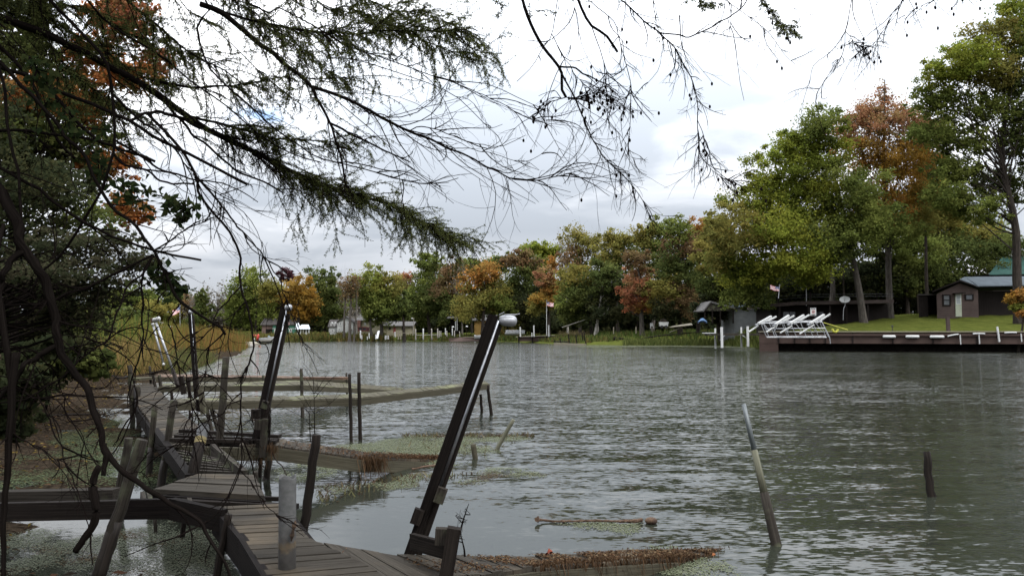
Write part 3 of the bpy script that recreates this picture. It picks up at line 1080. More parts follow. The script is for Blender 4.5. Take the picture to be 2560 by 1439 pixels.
# second hoist
d = 8.45
p0, p1 = D(645, 1098, d), D(716, 770, d + .1)
t = thing('boat_hoist', 'hoist with blocks and roots cluttering its foot and a small round metal head', 'boat hoist', p0 * (1, 1, 0), 'old boat hoists on the dock')
a, x, f = hoist_beam(t, p0, p1, .105)
b = MB(); b.tube([D(717, 768, d) + np.array((k, -.03, k * -.1)) for k in (-.01, .01, .04, .058, .064)], [.02, .036, .036, .024, .006], 14); b.build('float', M_GALV, t, smooth=True)
b = MB(); b.beam(D(640, 1046, 8.3), D(640, 1022, 8.3), .085, .06, up=f); b.build('block', M_POSTD, t)
b = MB(); b.beam(D(659, 1020, 8.3), D(665, 1002, 8.3), .06, .05, up=f); b.build('block', M_POST, t)
b = MB(); b.beam(D(656, 1142, 8.25), D(664, 1046, 8.25), .062, .06, up=f); b.build('corner_post', M_POST, t)
b = MB(); b.beam(D(646, 1073, 8.24), D(647, 1048, 8.24), .075, .05, up=f); b.build('block', M_POST, t)
b = MB()
for k in range(7):
    x0 = 618 + 9 * k + RNG.normal() * 2
    b.beam(D(x0, 1150 - abs(k - 3) * 9, 8.33 + .03 * (k % 3)), D(x0 + 2, 1098, 8.33 + .03 * (k % 3)), .05, .04, up=f)
b.build('rotten_boards', M_POSTD, t)
b = MB()
for k in range(5):
    cc = D(662 + 3 * k, 1020, 8.3)
    b.tube(smooth_path([D(658, 1003, 8.28), D(668 + 2 * k, 1004 + 4 * k, 8.25), D(670 + 1.5 * k, 1035 + 9 * k, 8.25), D(672, 1080 + 8 * k, 8.28)], 10), .0045, 5)
b.tube(smooth_path([D(646, 1030, 8.3), D(637, 1025, 8.25), D(630, 1040, 8.3), D(634, 1062, 8.3)], 8), .006, 5)
b.tube(smooth_path([D(634, 1034, 8.3), D(622, 1052, 8.3), D(605, 1064, 8.3)], 6), .004, 5)
b.tube(smooth_path([D(668, 1078, 8.25), D(673, 1074, 8.2), D(676, 1068, 8.2)], 6), .006, 5)
b.tube(smooth_path([D(676, 1122, 8.25), D(690, 1150, 8.2), D(706, 1165, 8.1), D(717, 1190, 8.0)], 8), .006, 5)
b.build('roots', M_POSTD, t)
rng = np.random.default_rng(8)
v, c = weed_fringe([D(615, 1140, 8.35), D(680, 1140, 8.3)], 90, .03, .16, rng, .05, 0)
v2, c2 = weed_fringe([D(668, 1110, 8.25), D(692, 1118, 8.25)], 90, .03, .15, rng, .03, 0)
o = quads_object('weed_fringe', np.concatenate((v, v2)), np.concatenate((c, c2)), M_REED, t); o['kind'] = 'stuff'

# third hoist
d = 12.3
p0, p1 = D(493, 992, d), D(478, 782, d + .1)
t = thing('boat_hoist', 'hoist with a thin pole, bright ball head and boxed timber foot', 'boat hoist', p0 * (1, 1, 0), 'old boat hoists on the dock')
hoist_beam(t, p0, p1, .075)
b = MB(); b.ball(D(477, 779, d), .036, 14, 10); b.build('float', M_GALV, t, smooth=True)
b = MB(); b.beam(D(509, 1034, 11.6), D(502, 972, 11.6), .062, .07, up=(0, -1, 0)); b.build('corner_post', M_BOARD, t)
b = MB()
for k in range(4):
    b.beam(D(494 + 5 * k, 1026 + 2 * k, 11.7), D(494 + 4 * k, 998, 11.7), .04, .05, up=(0, -1, 0))
b.build('rotten_boards', M_POSTD, t)

# fourth hoist
d = 16.5
t = thing('boat_hoist', 'farthest hoist: two thin parallel rails leaning left with a cylinder across the top', 'boat hoist', D(432, 940, d) * (1, 1, 0), 'old boat hoists on the dock')
b = MB(); b.tube([D(432, 925, d), D(390, 806, d)], .026, 8); b.build('rail', M_GALV, t, smooth=True)
b = MB(); b.tube([D(409, 910, d), D(382, 810, d)], .021, 8); b.build('rail', M_GALV, t, smooth=True)
b = MB(); b.ball(D(409, 910, d - .02), .03, 8, 6); b.build('end_cap', M_WHITE, t, smooth=True)
b = MB(); b.ball(D(382, 810, d - .02), .035, 8, 6); b.build('end_cap', M_WHITE, t, smooth=True)
b = MB(); b.tube([D(381, 801, d), D(384, 800, d), D(399, 796, d), D(401, 796, d)], [.02, .045, .045, .02], 12); b.build('float', M_WHITE, t, smooth=True)
b = MB(); b.beam(D(380, 806, d), D(377, 794, d), .03, .03, up=(0, -1, 0)); b.build('bracket', M_ROT, t)
b = MB(); b.beam(D(475, 1000, 15.0), D(471, 942, 15.0), .05, .05, up=(0, -1, 0)); b.beam(D(460, 985, 15.0), D(452, 940, 15.0), .09, .05, up=(0, -1, 0)); b.beam(D(445, 965, 15.2), D(432, 924, 15.8), .06, .05, up=(0, -1, 0)); b.build('foot_timbers', M_POSTD, t)

# --- driftwood and weed lump floating right of the nearest hoist
b = MB()
P = smooth_path([G(1342, 1297, .045), G(1352, 1299, .02), G(1400, 1302, .012), G(1480, 1301, .014), G(1560, 1302, .018), G(1606, 1300, .022)], 40)
b.tube(P, np.concatenate((np.linspace(.018, .008, 8), np.full(24, .011), np.linspace(.012, .02, 8))), 7, True, .7)
b.ball(G(1628, 1301, .022), (.055, .05, .032), 14, 9)
b.ball(G(1345, 1297, .035), (.012, .012, .03), 8, 6)
o = b.build('driftwood', M_ROT, smooth=False)
tag(o, 'thin weed-covered log floating low with a dark lump at its right end', 'driftwood')
b = MB()
P = smooth_path([G(1030, 1172, .02), G(1060, 1166, .03), G(1110, 1160, .02)], 10)
b.tube(P, .013, 6, True, .5)
tag(b.build('driftwood', M_ROT), 'small floating stick in front of the sagging finger dock', 'driftwood')
# ------------------------------------------------------------------ trees
PAL = {
    'green': [(.070, .084, .020), (.056, .070, .018), (.088, .098, .024)],
    'bright': [(.094, .106, .016), (.072, .090, .015), (.112, .114, .018)],
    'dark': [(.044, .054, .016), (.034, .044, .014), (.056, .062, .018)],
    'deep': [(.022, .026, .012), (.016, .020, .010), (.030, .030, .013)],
    'olive': [(.100, .092, .024), (.082, .080, .022), (.115, .095, .024)],
    'lime': [(.108, .116, .024), (.090, .104, .022), (.120, .118, .026)],
    'gold': [(.185, .105, .020), (.155, .084, .018), (.140, .092, .024)],
    'orange': [(.195, .092, .024), (.160, .080, .023), (.140, .090, .025)],
    'rust': [(.096, .056, .028), (.076, .050, .026), (.082, .062, .026)],
    'red': [(.185, .066, .032), (.115, .044, .026), (.125, .065, .028)],
    'salmon': [(.190, .092, .050), (.160, .080, .040), (.125, .088, .036)],
    'maroon': [(.048, .020, .022), (.036, .016, .018)],
    'grey': [(.085, .074, .058), (.070, .062, .048)],
    'hemlock': [(.018, .022, .011), (.024, .026, .013), (.030, .027, .016)],
    'dimorange': [(.205, .072, .022), (.155, .060, .020), (.115, .068, .022)],
}


PALK = 1.6


def tree(name, label, d, base, blobs, pal, nleaf, ls, tr=.2, group=None, trunk_mat=None, clump=.20, dense=1.0, top=None, limbs=4, twigs=0, up=.4, flat=.7, seed=None, trunk_pts=None, depth=.8, cat='tree', low=.18):
    """blobs: (px, py, rx, ry[, palette]) lobes of the crown at distance d; base: foot of the trunk in the photo (px) or a world x,y"""
    rng = np.random.default_rng(sum(map(ord, label)) if seed is None else seed)
    sc = d / FPX
    if len(base) == 2:
        p = D(base[0], base[1], d)
        foot = np.array((p[0], d, gz(p[0], d) - .1))
    else:
        foot = np.array((base[0], base[1], gz(base[0], base[1]) - .1))
    t = thing(name, label, cat, foot, group)
    cs, rs, ps = [], [], []
    for bl in blobs:
        c = D(bl[0], bl[1], d)
        c[1] += rng.normal() * bl[2] * sc * .35
        cs.append(c)
        rs.append((bl[2] * sc * 1.10, bl[2] * sc * depth * 1.1, bl[3] * sc * 1.10))
        ps.append(bl[4] if len(bl) > 4 else pal)
    cs, rs = np.array(cs), np.array(rs)
    hi = cs[:, 2] + rs[:, 2] * .45
    k = int(np.argmax(hi))
    topp = np.array((cs[k][0], cs[k][1], hi[k])) if top is None else D(top[0], top[1], d)
    # trunk
    tm = trunk_mat or M_TRUNKD
    b = MB()
    if trunk_pts:
        path = smooth_path([foot] + [D(x, y, d) for x, y in trunk_pts] + [topp], 14)
    else:
        mid = foot * .5 + topp * .5 + rng.normal(size=3) * (tr * 1.0, tr * 1.0, 0)
        path = smooth_path([foot, mid, topp], 12)
    m = len(path)
    b.tube(path, np.concatenate(([tr * 1.25], np.linspace(tr, tr * .16, m - 1))), 8, True, .12)
    b.build('trunk', tm, t)
    # limbs reach into every lobe
    b = MB()
    for c, r in zip(cs, rs):
        for q in range(limbs):
            e = c + rng.normal(size=3) * r * .42
            hz = np.clip((e[2] - foot[2]) * rng.uniform(.58, .88), (topp[2] - foot[2]) * low, (topp[2] - foot[2]) * .92)
            s = np.array([np.interp(foot[2] + hz, path[:, 2], path[:, a]) for a in range(3)])
            md = s * .5 + e * .5 + np.array((0, 0, np.linalg.norm(e - s) * rng.uniform(-.10, .12))) + rng.normal(size=3) * r * .22
            rr = tr * rng.uniform(.12, .32) * (1 - .6 * hz / max(topp[2] - foot[2], .1))
            b.tube(smooth_path([s, md, e], 7), np.linspace(rr, rr * .18, 7), 5, False)
            for w in range(twigs):
                f = e + np.array((rng.normal() * .5, rng.normal() * .4, rng.uniform(.5, 1.25))) * r * .75
                b.tube(smooth_path([md * .4 + e * .6, (e + f) / 2 + rng.normal(size=3) * r * .06, f], 5), np.linspace(rr * .3, rr * .07, 5), 4, False)
    if b.v:
        b.build('limb', tm, t)
    if nleaf <= 0:
        return t
    # leaves in clumps
    vol = rs.prod(axis=1) ** (2 / 3)
    vol /= vol.sum()
    V, C = [], []
    for c, r, pn, w in zip(cs, rs, ps, vol):
        n = int(nleaf * w * 2.6)
        if n < 8:
            continue
        nc = max(8, int(54 * dense / (clump / .2) ** 2))
        dr = rng.normal(size=(nc, 3))
        dr /= np.linalg.norm(dr, axis=1, keepdims=True)
        rad = rng.random(nc) ** .42
        stray = rng.random(nc) < .22
        rad = np.where(stray, rng.uniform(1.0, 1.32, nc), rad)
        cc = c + dr * rad[:, None] * r * .90
        cc[:, 2] -= .04 * r[2]
        idx = rng.integers(0, nc, n)
        crs = (rng.uniform(.6, 1.5, nc) * np.where(stray, .55, 1.0))[idx][:, None] * clump * (r.mean()) * 1.25
        pts = cc[idx] + rng.normal(size=(n, 3)) * crs * (1.0, 1.0, flat) * .62
        pal_c = np.array(PAL[pn]) * PALK
        ci = rng.integers(0, len(pal_c), nc)
        col = pal_c[ci][idx]
        alt = pal_c[rng.integers(0, len(pal_c), n)]
        mixk = rng.random((n, 1)) * .55
        col = (col * (1 - mixk) + alt * mixk) * rng.uniform(.86, 1.15, (n, 1)) * rng.uniform(.76, 1.26, nc)[idx][:, None]
        V.append(leaf_quads(pts, rng.uniform(.65, 1.3, n) * ls, rng, up))
        C.append(col)
    quads_object('crown', np.concatenate(V), np.concatenate(C), M_LEAF, t)
    return t


FAR = 'trees along the far shore'
# far left hillside
far_left = [
    ('low rounded green tree on the skyline at the far left', 225, (262, 826), [(262, 752, 40, 30), (250, 775, 40, 24)], 'green'),
    ('green tree on the far left skyline behind the flag, broad and even', 230, (345, 824), [(335, 748, 44, 28), (365, 752, 35, 28)], 'green'),
    ('dull green tree on the skyline above the left flag', 232, (430, 824), [(420, 750, 42, 28), (455, 756, 34, 25)], 'dark'),
    ('paler yellow-green tree in front of the left skyline trees', 205, (402, 826), [(392, 778, 40, 28), (430, 790, 36, 26)], 'olive'),
    ('dark green shrubby tree beside the reeds at the far left', 190, (310, 828), [(300, 795, 46, 28), (345, 800, 38, 22)], 'dark'),
    ('dull rusty tree between the left flag and the bare trees', 200, (462, 826), [(462, 790, 32, 34, 'olive'), (478, 770, 26, 30, 'rust')], 'olive'),
]
for lb, d, bs, bl, pl_ in far_left:
    tree('broadleaf_tree', lb, d, bs, bl, pl_, 1500, .75, .25, FAR, limbs=2, seed=sum(map(ord, lb)) % 999)
for i, (lb, px, top, w) in enumerate((('grey leafless tree with upright twigs left of the bare pair on the far left', 492, 712, 30), ('tall grey leafless tree in the middle of the far left bare group', 523, 700, 26),
                                     ('thin leafless tree beside the big green tree at the far left', 555, 704, 22))):
    tree('bare_tree', lb, 185, (px, 832), [(px - w * .5, top + 60, w * .6, 40), (px + w * .4, top + 55, w * .6, 38), (px, top + 35, w * .5, 34), (px, top + 85, w, 30, 'grey')], 'grey', 260, .5, .2, FAR, M_PALE, limbs=7, twigs=4, seed=i + 5)
tree('spruce', 'small dark conifer in front of the bare trees on the far left', 180, (503, 835), [(503, 742, 14, 20), (503, 775, 24, 28), (503, 805, 30, 22)], 'dark', 1300, .6, .2, FAR, limbs=2)

far_mid = [
    ('broadleaf_tree', 'big round green tree at the left end of the far shore woods', 172, (640, 842), [(640, 705, 46, 38), (612, 735, 42, 40), (668, 745, 40, 40), (635, 780, 55, 34), (590, 768, 36, 40)], 'green', 3600, .62),
    ('broadleaf_tree', 'yellow-green tree right below the big round one, over the green shed', 165, (695, 845), [(690, 740, 34, 42, 'olive'), (700, 785, 40, 30, 'green')], 'olive', 2000, .6),
    ('maple_tree', 'small dark maroon crown peeping above the golden tree', 182, (719, 842), [(719, 688, 19, 17)], 'maroon', 700, .5),
    ('maple_tree', 'golden yellow maple on the far shore beside the second hoist head', 162, (752, 845), [(748, 715, 30, 28), (735, 750, 34, 34), (768, 752, 32, 34), (750, 782, 36, 20)], 'gold', 3000, .55),
    ('broadleaf_tree', 'dark green tree right of the golden maple', 168, (812, 842), [(803, 700, 36, 32), (822, 735, 38, 40), (800, 770, 42, 36), (835, 790, 36, 26)], 'dark', 3200, .6),
    ('willow_tree', 'drooping yellow-green tree in front of the cream house', 150, (955, 848), [(930, 705, 40, 34, 'lime'), (975, 708, 36, 34, 'olive'), (915, 750, 36, 40, 'green'), (960, 765, 44, 42, 'green'), (935, 792, 24, 18, 'green'), (985, 755, 30, 40, 'dark')], 'lime', 5200, .5),
    ('maple_tree', 'small crown with red leaves behind the drooping tree', 176, (1010, 845), [(1010, 690, 24, 14, 'red'), (1004, 706, 26, 16, 'rust')], 'red', 800, .5),
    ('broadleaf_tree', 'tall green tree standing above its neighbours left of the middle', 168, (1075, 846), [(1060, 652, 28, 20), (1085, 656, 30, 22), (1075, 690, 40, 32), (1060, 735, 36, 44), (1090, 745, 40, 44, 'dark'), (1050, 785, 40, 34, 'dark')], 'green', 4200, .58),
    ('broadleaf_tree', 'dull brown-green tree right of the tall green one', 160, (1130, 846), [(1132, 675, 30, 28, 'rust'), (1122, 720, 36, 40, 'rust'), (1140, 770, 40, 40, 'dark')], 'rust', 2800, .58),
    ('maple_tree', 'wide maple with orange top and yellow-green skirts behind the white boat', 146, (1205, 846), [(1215, 678, 40, 28, 'orange'), (1180, 700, 36, 30, 'orange'), (1240, 712, 34, 34, 'olive'), (1195, 740, 52, 34, 'olive'), (1240, 760, 40, 34, 'green'), (1170, 775, 40, 28, 'olive')], 'orange', 5200, .5),
    ('broadleaf_tree', 'green tree behind the orange-topped maple', 175, (1180, 842), [(1170, 662, 34, 24), (1225, 662, 30, 18)], 'green', 1400, .6),
    ('broadleaf_tree', 'bare-topped green tree at the middle of the far woods', 165, (1270, 845), [(1262, 660, 24, 24, 'dark'), (1282, 745, 36, 52, 'green'), (1270, 790, 36, 28, 'olive')], 'green', 2400, .58),
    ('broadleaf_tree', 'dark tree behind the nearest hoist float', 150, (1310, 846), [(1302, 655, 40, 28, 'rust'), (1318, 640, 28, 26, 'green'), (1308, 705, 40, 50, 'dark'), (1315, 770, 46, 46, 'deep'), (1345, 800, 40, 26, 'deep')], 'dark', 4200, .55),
    ('maple_tree', 'narrow orange maple behind the middle flagpole', 138, (1372, 845), [(1382, 656, 12, 18, 'orange'), (1364, 692, 26, 26, 'salmon'), (1380, 712, 22, 26, 'orange'), (1358, 745, 30, 22, 'gold'), (1348, 765, 32, 18, 'olive')], 'orange', 2600, .46),
    ('broadleaf_tree', 'green rounded crown behind the narrow orange maple', 165, (1350, 842), [(1332, 624, 30, 18), (1375, 628, 30, 20), (1350, 665, 40, 36)], 'bright', 2000, .6),
    ('broadleaf_tree', 'half-bare tree with sparse yellow leaves rising above the woods', 140, (1450, 846), [(1440, 600, 40, 36, 'olive'), (1475, 612, 34, 30, 'olive'), (1430, 650, 36, 34, 'rust'), (1470, 665, 36, 40, 'dark')], 'olive', 2100, .46),
    ('broadleaf_tree', 'broad olive tree over the lawn right of the middle flagpole', 124, (1480, 845), [(1440, 700, 44, 36, 'olive'), (1425, 745, 36, 40, 'green'), (1475, 735, 46, 52, 'dark'), (1450, 785, 50, 26, 'dark')], 'olive', 4600, .45),
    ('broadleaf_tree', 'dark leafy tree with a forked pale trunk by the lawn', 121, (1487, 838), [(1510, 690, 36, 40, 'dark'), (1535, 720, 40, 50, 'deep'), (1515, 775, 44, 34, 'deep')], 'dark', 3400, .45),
    ('broadleaf_tree', 'sparse tree with open olive crown against the sky', 132, (1545, 845), [(1535, 598, 34, 26, 'olive'), (1565, 610, 32, 30, 'green'), (1520, 640, 36, 34, 'olive'), (1550, 660, 40, 36, 'green')], 'olive', 2600, .46),
    ('maple_tree', 'rust-red maple glowing in front of the dark woods', 114, (1606, 845), [(1592, 645, 30, 24, 'rust'), (1600, 680, 34, 24, 'salmon'), (1585, 722, 36, 28, 'red'), (1610, 715, 28, 26, 'salmon'), (1592, 758, 30, 22, 'red'), (1618, 765, 26, 16, 'orange')], 'red', 3600, .36),
    ('broadleaf_tree', 'tall green tree above the rust-red maple', 128, (1630, 845), [(1610, 590, 34, 30, 'olive'), (1650, 575, 40, 30, 'green'), (1635, 620, 46, 36, 'green'), (1650, 665, 46, 40, 'dark')], 'green', 3600, .45),
    ('broadleaf_tree', 'olive and brown tree at the right end of the middle woods', 112, (1700, 845), [(1690, 575, 38, 32, 'green'), (1705, 620, 44, 36, 'rust'), (1680, 660, 44, 40, 'dark'), (1715, 690, 46, 40, 'dark'), (1660, 725, 44, 36, 'olive'), (1705, 750, 46, 40, 'rust'), (1665, 780, 40, 28, 'deep')], 'green', 6200, .40),
    ('maple_tree', 'orange-topped maple peeping left of the big green tree', 116, (1745, 845), [(1745, 568, 34, 22, 'orange'), (1750, 600, 36, 26, 'rust'), (1752, 640, 32, 36, 'olive'), (1755, 700, 36, 44, 'dark')], 'orange', 2600, .42),
]
for a in far_mid:
    nm, lb, d, bs, bl, pl_, n, ls = a
    tr = .16 + .003 * len(bl) * 10
    tree(nm, lb, d, bs, bl, pl_, int(n * 1.25), ls * .80, tr, FAR, M_PALE if 'forked' in lb else M_TRUNK if 'willow' in nm or 'rust-red' in lb else None, clump=.26, seed=sum(map(ord, lb)), limbs=3, twigs=2 if ('sparse' in lb or 'bare' in lb) else 0)

bare_mid = [
    ('tall pale dead tree left of the white house', 170, 868, 672, 30), ('pale leafless tree leaning over the white house', 158, 893, 690, 26), ('thin leafless tree behind the white house', 176, 845, 682, 22),
    ('leafless twiggy tree on the skyline above the half-bare tree', 150, 1420, 572, 24), ('fine leafless crown left of the orange-topped maple', 158, 1155, 655, 22), ('grey twiggy crown above the dark woods', 140, 1495, 580, 22),
]
for i, (lb, d, px, top, w) in enumerate(bare_mid):
    tree('bare_tree', lb, d, (px, 845), [(px - w * .6, top + 55, w * .6, 40), (px + w * .5, top + 50, w * .6, 38), (px, top + 28, w * .5, 30), (px + 4, top + 95, w, 40)], 'grey' if i != 0 else 'rust', 240, .34, .19, FAR, M_PALE, limbs=7, twigs=4, seed=i + 50)
# pale trunks in front of the white house
for i, (lb, x0, x1, w) in enumerate((('grey trunk standing in front of the white house gable', 860, 862, 6), ('thicker trunk in front of the white house', 874, 876, 8), ('trunk between the white house and the cream house', 884, 886, 5))):
    tree('bare_tree', lb, 146 - i, (x0, 850), [(x1 - 6, 720, 12, 30), (x1 + 6, 715, 12, 30)], 'rust', 180, .35, w / 2 * 146 / FPX, FAR, M_TRUNK, limbs=5, twigs=3, seed=i + 80)
# deep woods behind, filling between the trunks
rngw = np.random.default_rng(21)
xs = np.arange(585, 1790, 42)
for i, px in enumerate(xs):
    dd = 190 if px < 1300 else 165 if px < 1500 else 145
    tp = 742 + rngw.uniform(-14, 20) - (30 if px > 1300 else 0)
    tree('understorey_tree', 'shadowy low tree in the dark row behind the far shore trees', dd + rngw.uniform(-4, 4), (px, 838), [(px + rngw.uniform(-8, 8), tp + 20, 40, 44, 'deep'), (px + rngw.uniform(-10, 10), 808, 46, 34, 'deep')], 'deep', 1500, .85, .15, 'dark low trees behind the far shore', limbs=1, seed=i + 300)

# the mass of woodland behind the rows one can tell apart
rngw = np.random.default_rng(77)
n = 30000
ux, uy, uz = rngw.random(n), rngw.random(n), rngw.random(n)
wx = 520 + ux * 1560
dd = np.where(wx < 1300, 212, np.where(wx < 1500, 190, 170)) - 40 * np.clip((wx - 1700) / 300, 0, 1) + uy * 16
tp = 770 + 12 * np.sin(wx / 37.0) + 8 * np.sin(wx / 13.0) - 22 * np.clip((wx - 1250) / 200, 0, 1)
yy = 838 - uz ** 1.1 * (838 - tp)
P = np.array([D(a, b_, c) for a, b_, c in zip(wx, yy, dd)])
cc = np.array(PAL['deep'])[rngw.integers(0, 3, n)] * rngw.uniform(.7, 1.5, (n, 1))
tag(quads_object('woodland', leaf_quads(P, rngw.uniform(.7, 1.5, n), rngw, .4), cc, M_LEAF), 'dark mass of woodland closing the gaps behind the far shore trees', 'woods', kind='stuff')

# ---------------- right bank
RB = 'trees on the right bank'
tree('maple_tree', 'big green maple with a leaning grey trunk over the boathouse', 78, (2160, 812),
     [(2035, 322, 62, 42, 'green'), (1990, 365, 60, 36, 'bright'), (2050, 380, 74, 62, 'bright'), (1965, 440, 92, 62, 'bright'), (2085, 470, 85, 62, 'green'), (1905, 500, 80, 56, 'bright'), (2020, 520, 110, 70, 'bright'), (2160, 545, 84, 52, 'green'),
      (1850, 575, 72, 62, 'olive'), (1935, 600, 100, 66, 'bright'), (2080, 575, 110, 56, 'green'), (1835, 650, 60, 52, 'green'), (1890, 672, 84, 42, 'bright'), (1990, 668, 100, 40, 'bright'), (2085, 640, 70, 30, 'dark'), (1885, 720, 66, 34, 'green'), (1860, 748, 50, 22, 'green'), (1905, 752, 30, 18, 'dark'), (1800, 610, 40, 60, 'olive')],
     'bright', 44000, .245, .36, RB, M_TRUNK, clump=.24, trunk_pts=[(2150, 740), (2135, 660), (2105, 520)], top=(2060, 340), limbs=3, seed=41, low=.50)
tree('maple_tree', 'maple turning orange and pink on top with bare spires, behind the big green maple', 82, (2226, 806),
     [(2200, 290, 80, 42, 'salmon'), (2125, 320, 50, 36, 'salmon'), (2140, 385, 60, 40, 'orange'), (2165, 330, 62, 36, 'salmon'), (2255, 330, 62, 40, 'salmon'), (2215, 245, 24, 46, 'salmon'), (2175, 285, 30, 30, 'salmon'), (2265, 285, 26, 26, 'salmon'), (2205, 395, 90, 50, 'gold'), (2285, 395, 64, 52, 'orange'), (2305, 450, 44, 50, 'orange'), (2230, 470, 84, 60, 'gold'), (2200, 540, 70, 50, 'orange'), (2285, 520, 60, 60, 'olive'), (2230, 580, 70, 36, 'green'), (2320, 340, 24, 34, 'rust')],
     'orange', 16500, .23, .34, RB, M_TRUNK, clump=.22, trunk_pts=[(2222, 700), (2218, 560), (2210, 420)], top=(2212, 200), limbs=4, twigs=3, seed=43)
tree('oak_tree', 'tall open oak at the right edge with sky showing through its dark limbs', 74, (2548, 806),
     [(2535, 40, 66, 44, 'bright'), (2470, 105, 80, 50, 'olive'), (2550, 120, 60, 50, 'green'), (2390, 165, 80, 42, 'bright'), (2330, 200, 60, 34, 'bright'), (2460, 190, 80, 40, 'olive'), (2300, 255, 34, 40, 'green'), (2375, 260, 70, 36, 'green'), (2540, 230, 60, 60, 'dark'), (2470, 275, 56, 40, 'green'), (2345, 330, 66, 38, 'green'),
      (2430, 350, 66, 38, 'green'), (2545, 340, 50, 56, 'dark'), (2390, 420, 70, 38, 'green'), (2470, 440, 52, 40, 'dark'), (2365, 490, 60, 36, 'green'), (2540, 450, 46, 50, 'dark'), (2590, 300, 60, 180, 'dark'), (2440, 520, 70, 40, 'green')],
     'green', 27000, .245, .42, RB, M_TRUNKD, clump=.20, trunk_pts=[(2543, 700), (2538, 560), (2505, 400), (2520, 250)], top=(2540, 80), limbs=5, twigs=1, seed=47)
mid_right = [
    ('maple_tree', 'olive-green tree filling the space behind the cabin', 98, (2400, 800), [(2310, 500, 66, 46, 'green'), (2290, 560, 70, 50, 'olive'), (2400, 560, 90, 54, 'olive'), (2470, 580, 80, 50, 'green'), (2340, 590, 70, 56, 'green'), (2420, 640, 110, 46, 'dark'), (2330, 660, 80, 40, 'green'), (2500, 640, 70, 40, 'dark')], 'green', 15000, .32),
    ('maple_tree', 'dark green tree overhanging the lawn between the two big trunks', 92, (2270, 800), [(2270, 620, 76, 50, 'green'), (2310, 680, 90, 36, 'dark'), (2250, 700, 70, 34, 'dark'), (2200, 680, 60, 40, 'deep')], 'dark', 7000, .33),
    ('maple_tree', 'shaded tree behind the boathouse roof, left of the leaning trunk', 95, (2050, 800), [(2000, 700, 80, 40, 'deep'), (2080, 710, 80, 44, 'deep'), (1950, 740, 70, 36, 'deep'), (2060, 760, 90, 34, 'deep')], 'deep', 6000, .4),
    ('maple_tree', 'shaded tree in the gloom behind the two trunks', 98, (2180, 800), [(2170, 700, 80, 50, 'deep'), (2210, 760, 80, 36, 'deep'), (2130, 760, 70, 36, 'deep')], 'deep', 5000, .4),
    ('maple_tree', 'dark tree beside the open shed left of the cabin', 100, (2300, 800), [(2290, 720, 70, 34, 'deep'), (2340, 700, 70, 30, 'dark'), (2270, 765, 50, 26, 'deep')], 'dark', 4500, .4),
    ('broadleaf_tree', 'yellowing tree at the left edge of the big green maple', 100, (1800, 845), [(1790, 560, 40, 46, 'olive'), (1785, 640, 46, 50, 'olive'), (1800, 715, 50, 40, 'dark'), (1780, 770, 44, 30, 'deep')], 'olive', 5600, .38),
    ('broadleaf_tree', 'dark tree behind the white cottage', 112, (1900, 835), [(1870, 730, 60, 40, 'deep'), (1920, 700, 70, 40, 'deep'), (1840, 760, 50, 30, 'deep')], 'deep', 3600, .45),
]
for nm, lb, d, bs, bl, pl_, n, ls in mid_right:
    tree(nm, lb, d, bs, bl, pl_, n, ls, .26, RB, clump=.26, seed=sum(map(ord, lb)), limbs=2, low=.45)
# slim dark trunks in the gloom behind the boathouse
for i, (px, w, lb) in enumerate(((2075, 17, 'leaning dark trunk rising behind the boathouse roof'), (2112, 7, 'slim trunk behind the satellite dish'), (2195, 6, 'thin straight trunk just left of the tall pale trunk'), (2296, 6, 'thin trunk beside the open shed'))):
    tree('maple_tree', lb, 90 + i, (px, 806), [(px - (26 if i == 0 else 3), 600, 36, 30, 'dark')], 'dark', 700, .36, w / 2 * 90 / FPX, RB, M_TRUNK if i == 0 else M_TRUNKD, seed=i + 170)
# small bright tree at the right edge
tree('maple_tree', 'yellow-green tree filling the gap between the orange maple and the tall oak', 86, (2318, 800), [(2318, 330, 44, 40, 'olive'), (2330, 400, 50, 44, 'green'), (2325, 465, 56, 44, 'green'), (2345, 530, 60, 44, 'olive')], 'green', 7000, .26, .2, RB, clump=.24, limbs=3, seed=143)
tree('young_tree', 'small tree with yellow and orange leaves at the right edge of the lawn', 67, (2541, 828), [(2530, 745, 17, 16, 'gold'), (2555, 735, 22, 18, 'orange'), (2545, 765, 22, 14, 'lime'), (2575, 755, 24, 24, 'orange'), (2562, 780, 24, 14, 'orange')], 'gold', 1700, .20, .12, RB, limbs=3, seed=99)

# ---------------- left bank (near, in shade)
LB = 'trees on the left bank'
tree('maple_tree', 'shaded maple with glowing orange leaves at the upper left', 17, (-10.6, 17, 0),
     [(60, 250, 110, 50, 'dimorange'), (170, 255, 110, 46, 'dimorange'), (120, 215, 90, 40, 'dimorange'), (235, 285, 60, 40, 'dimorange'), (330, 60, 70, 60, 'red'), (270, 20, 70, 50, 'dimorange'), (380, 150, 44, 40, 'red'), (330, 200, 80, 30, 'dimorange'), (60, 130, 90, 60, 'dark'), (190, 120, 70, 50, 'dimorange'),
      (40, 330, 120, 60, 'dark'), (190, 350, 100, 50, 'dark'), (260, 400, 70, 40, 'dimorange'), (90, 420, 140, 70, 'deep'), (300, 520, 60, 40, 'dimorange'), (60, 30, 80, 50, 'deep')],
     'dimorange', 15000, .095, .16, LB, M_BARK, clump=.17, limbs=4, seed=61, top=(60, 60))
tree('maple_tree', 'dark green broadleaf tree filling the left edge below the orange leaves', 14, (-9.6, 13.5, 0),
     [(40, 470, 150, 70, 'deep'), (170, 470, 120, 60, 'deep'), (80, 560, 160, 70, 'deep'), (220, 540, 90, 50, 'dark'), (60, 660, 150, 70, 'deep'), (-60, 560, 120, 200, 'deep'), (-40, 300, 120, 160, 'deep')],
     'deep', 5600, .08, .15, LB, M_BARK, clump=.18, limbs=4, seed=62, top=(20, 420))
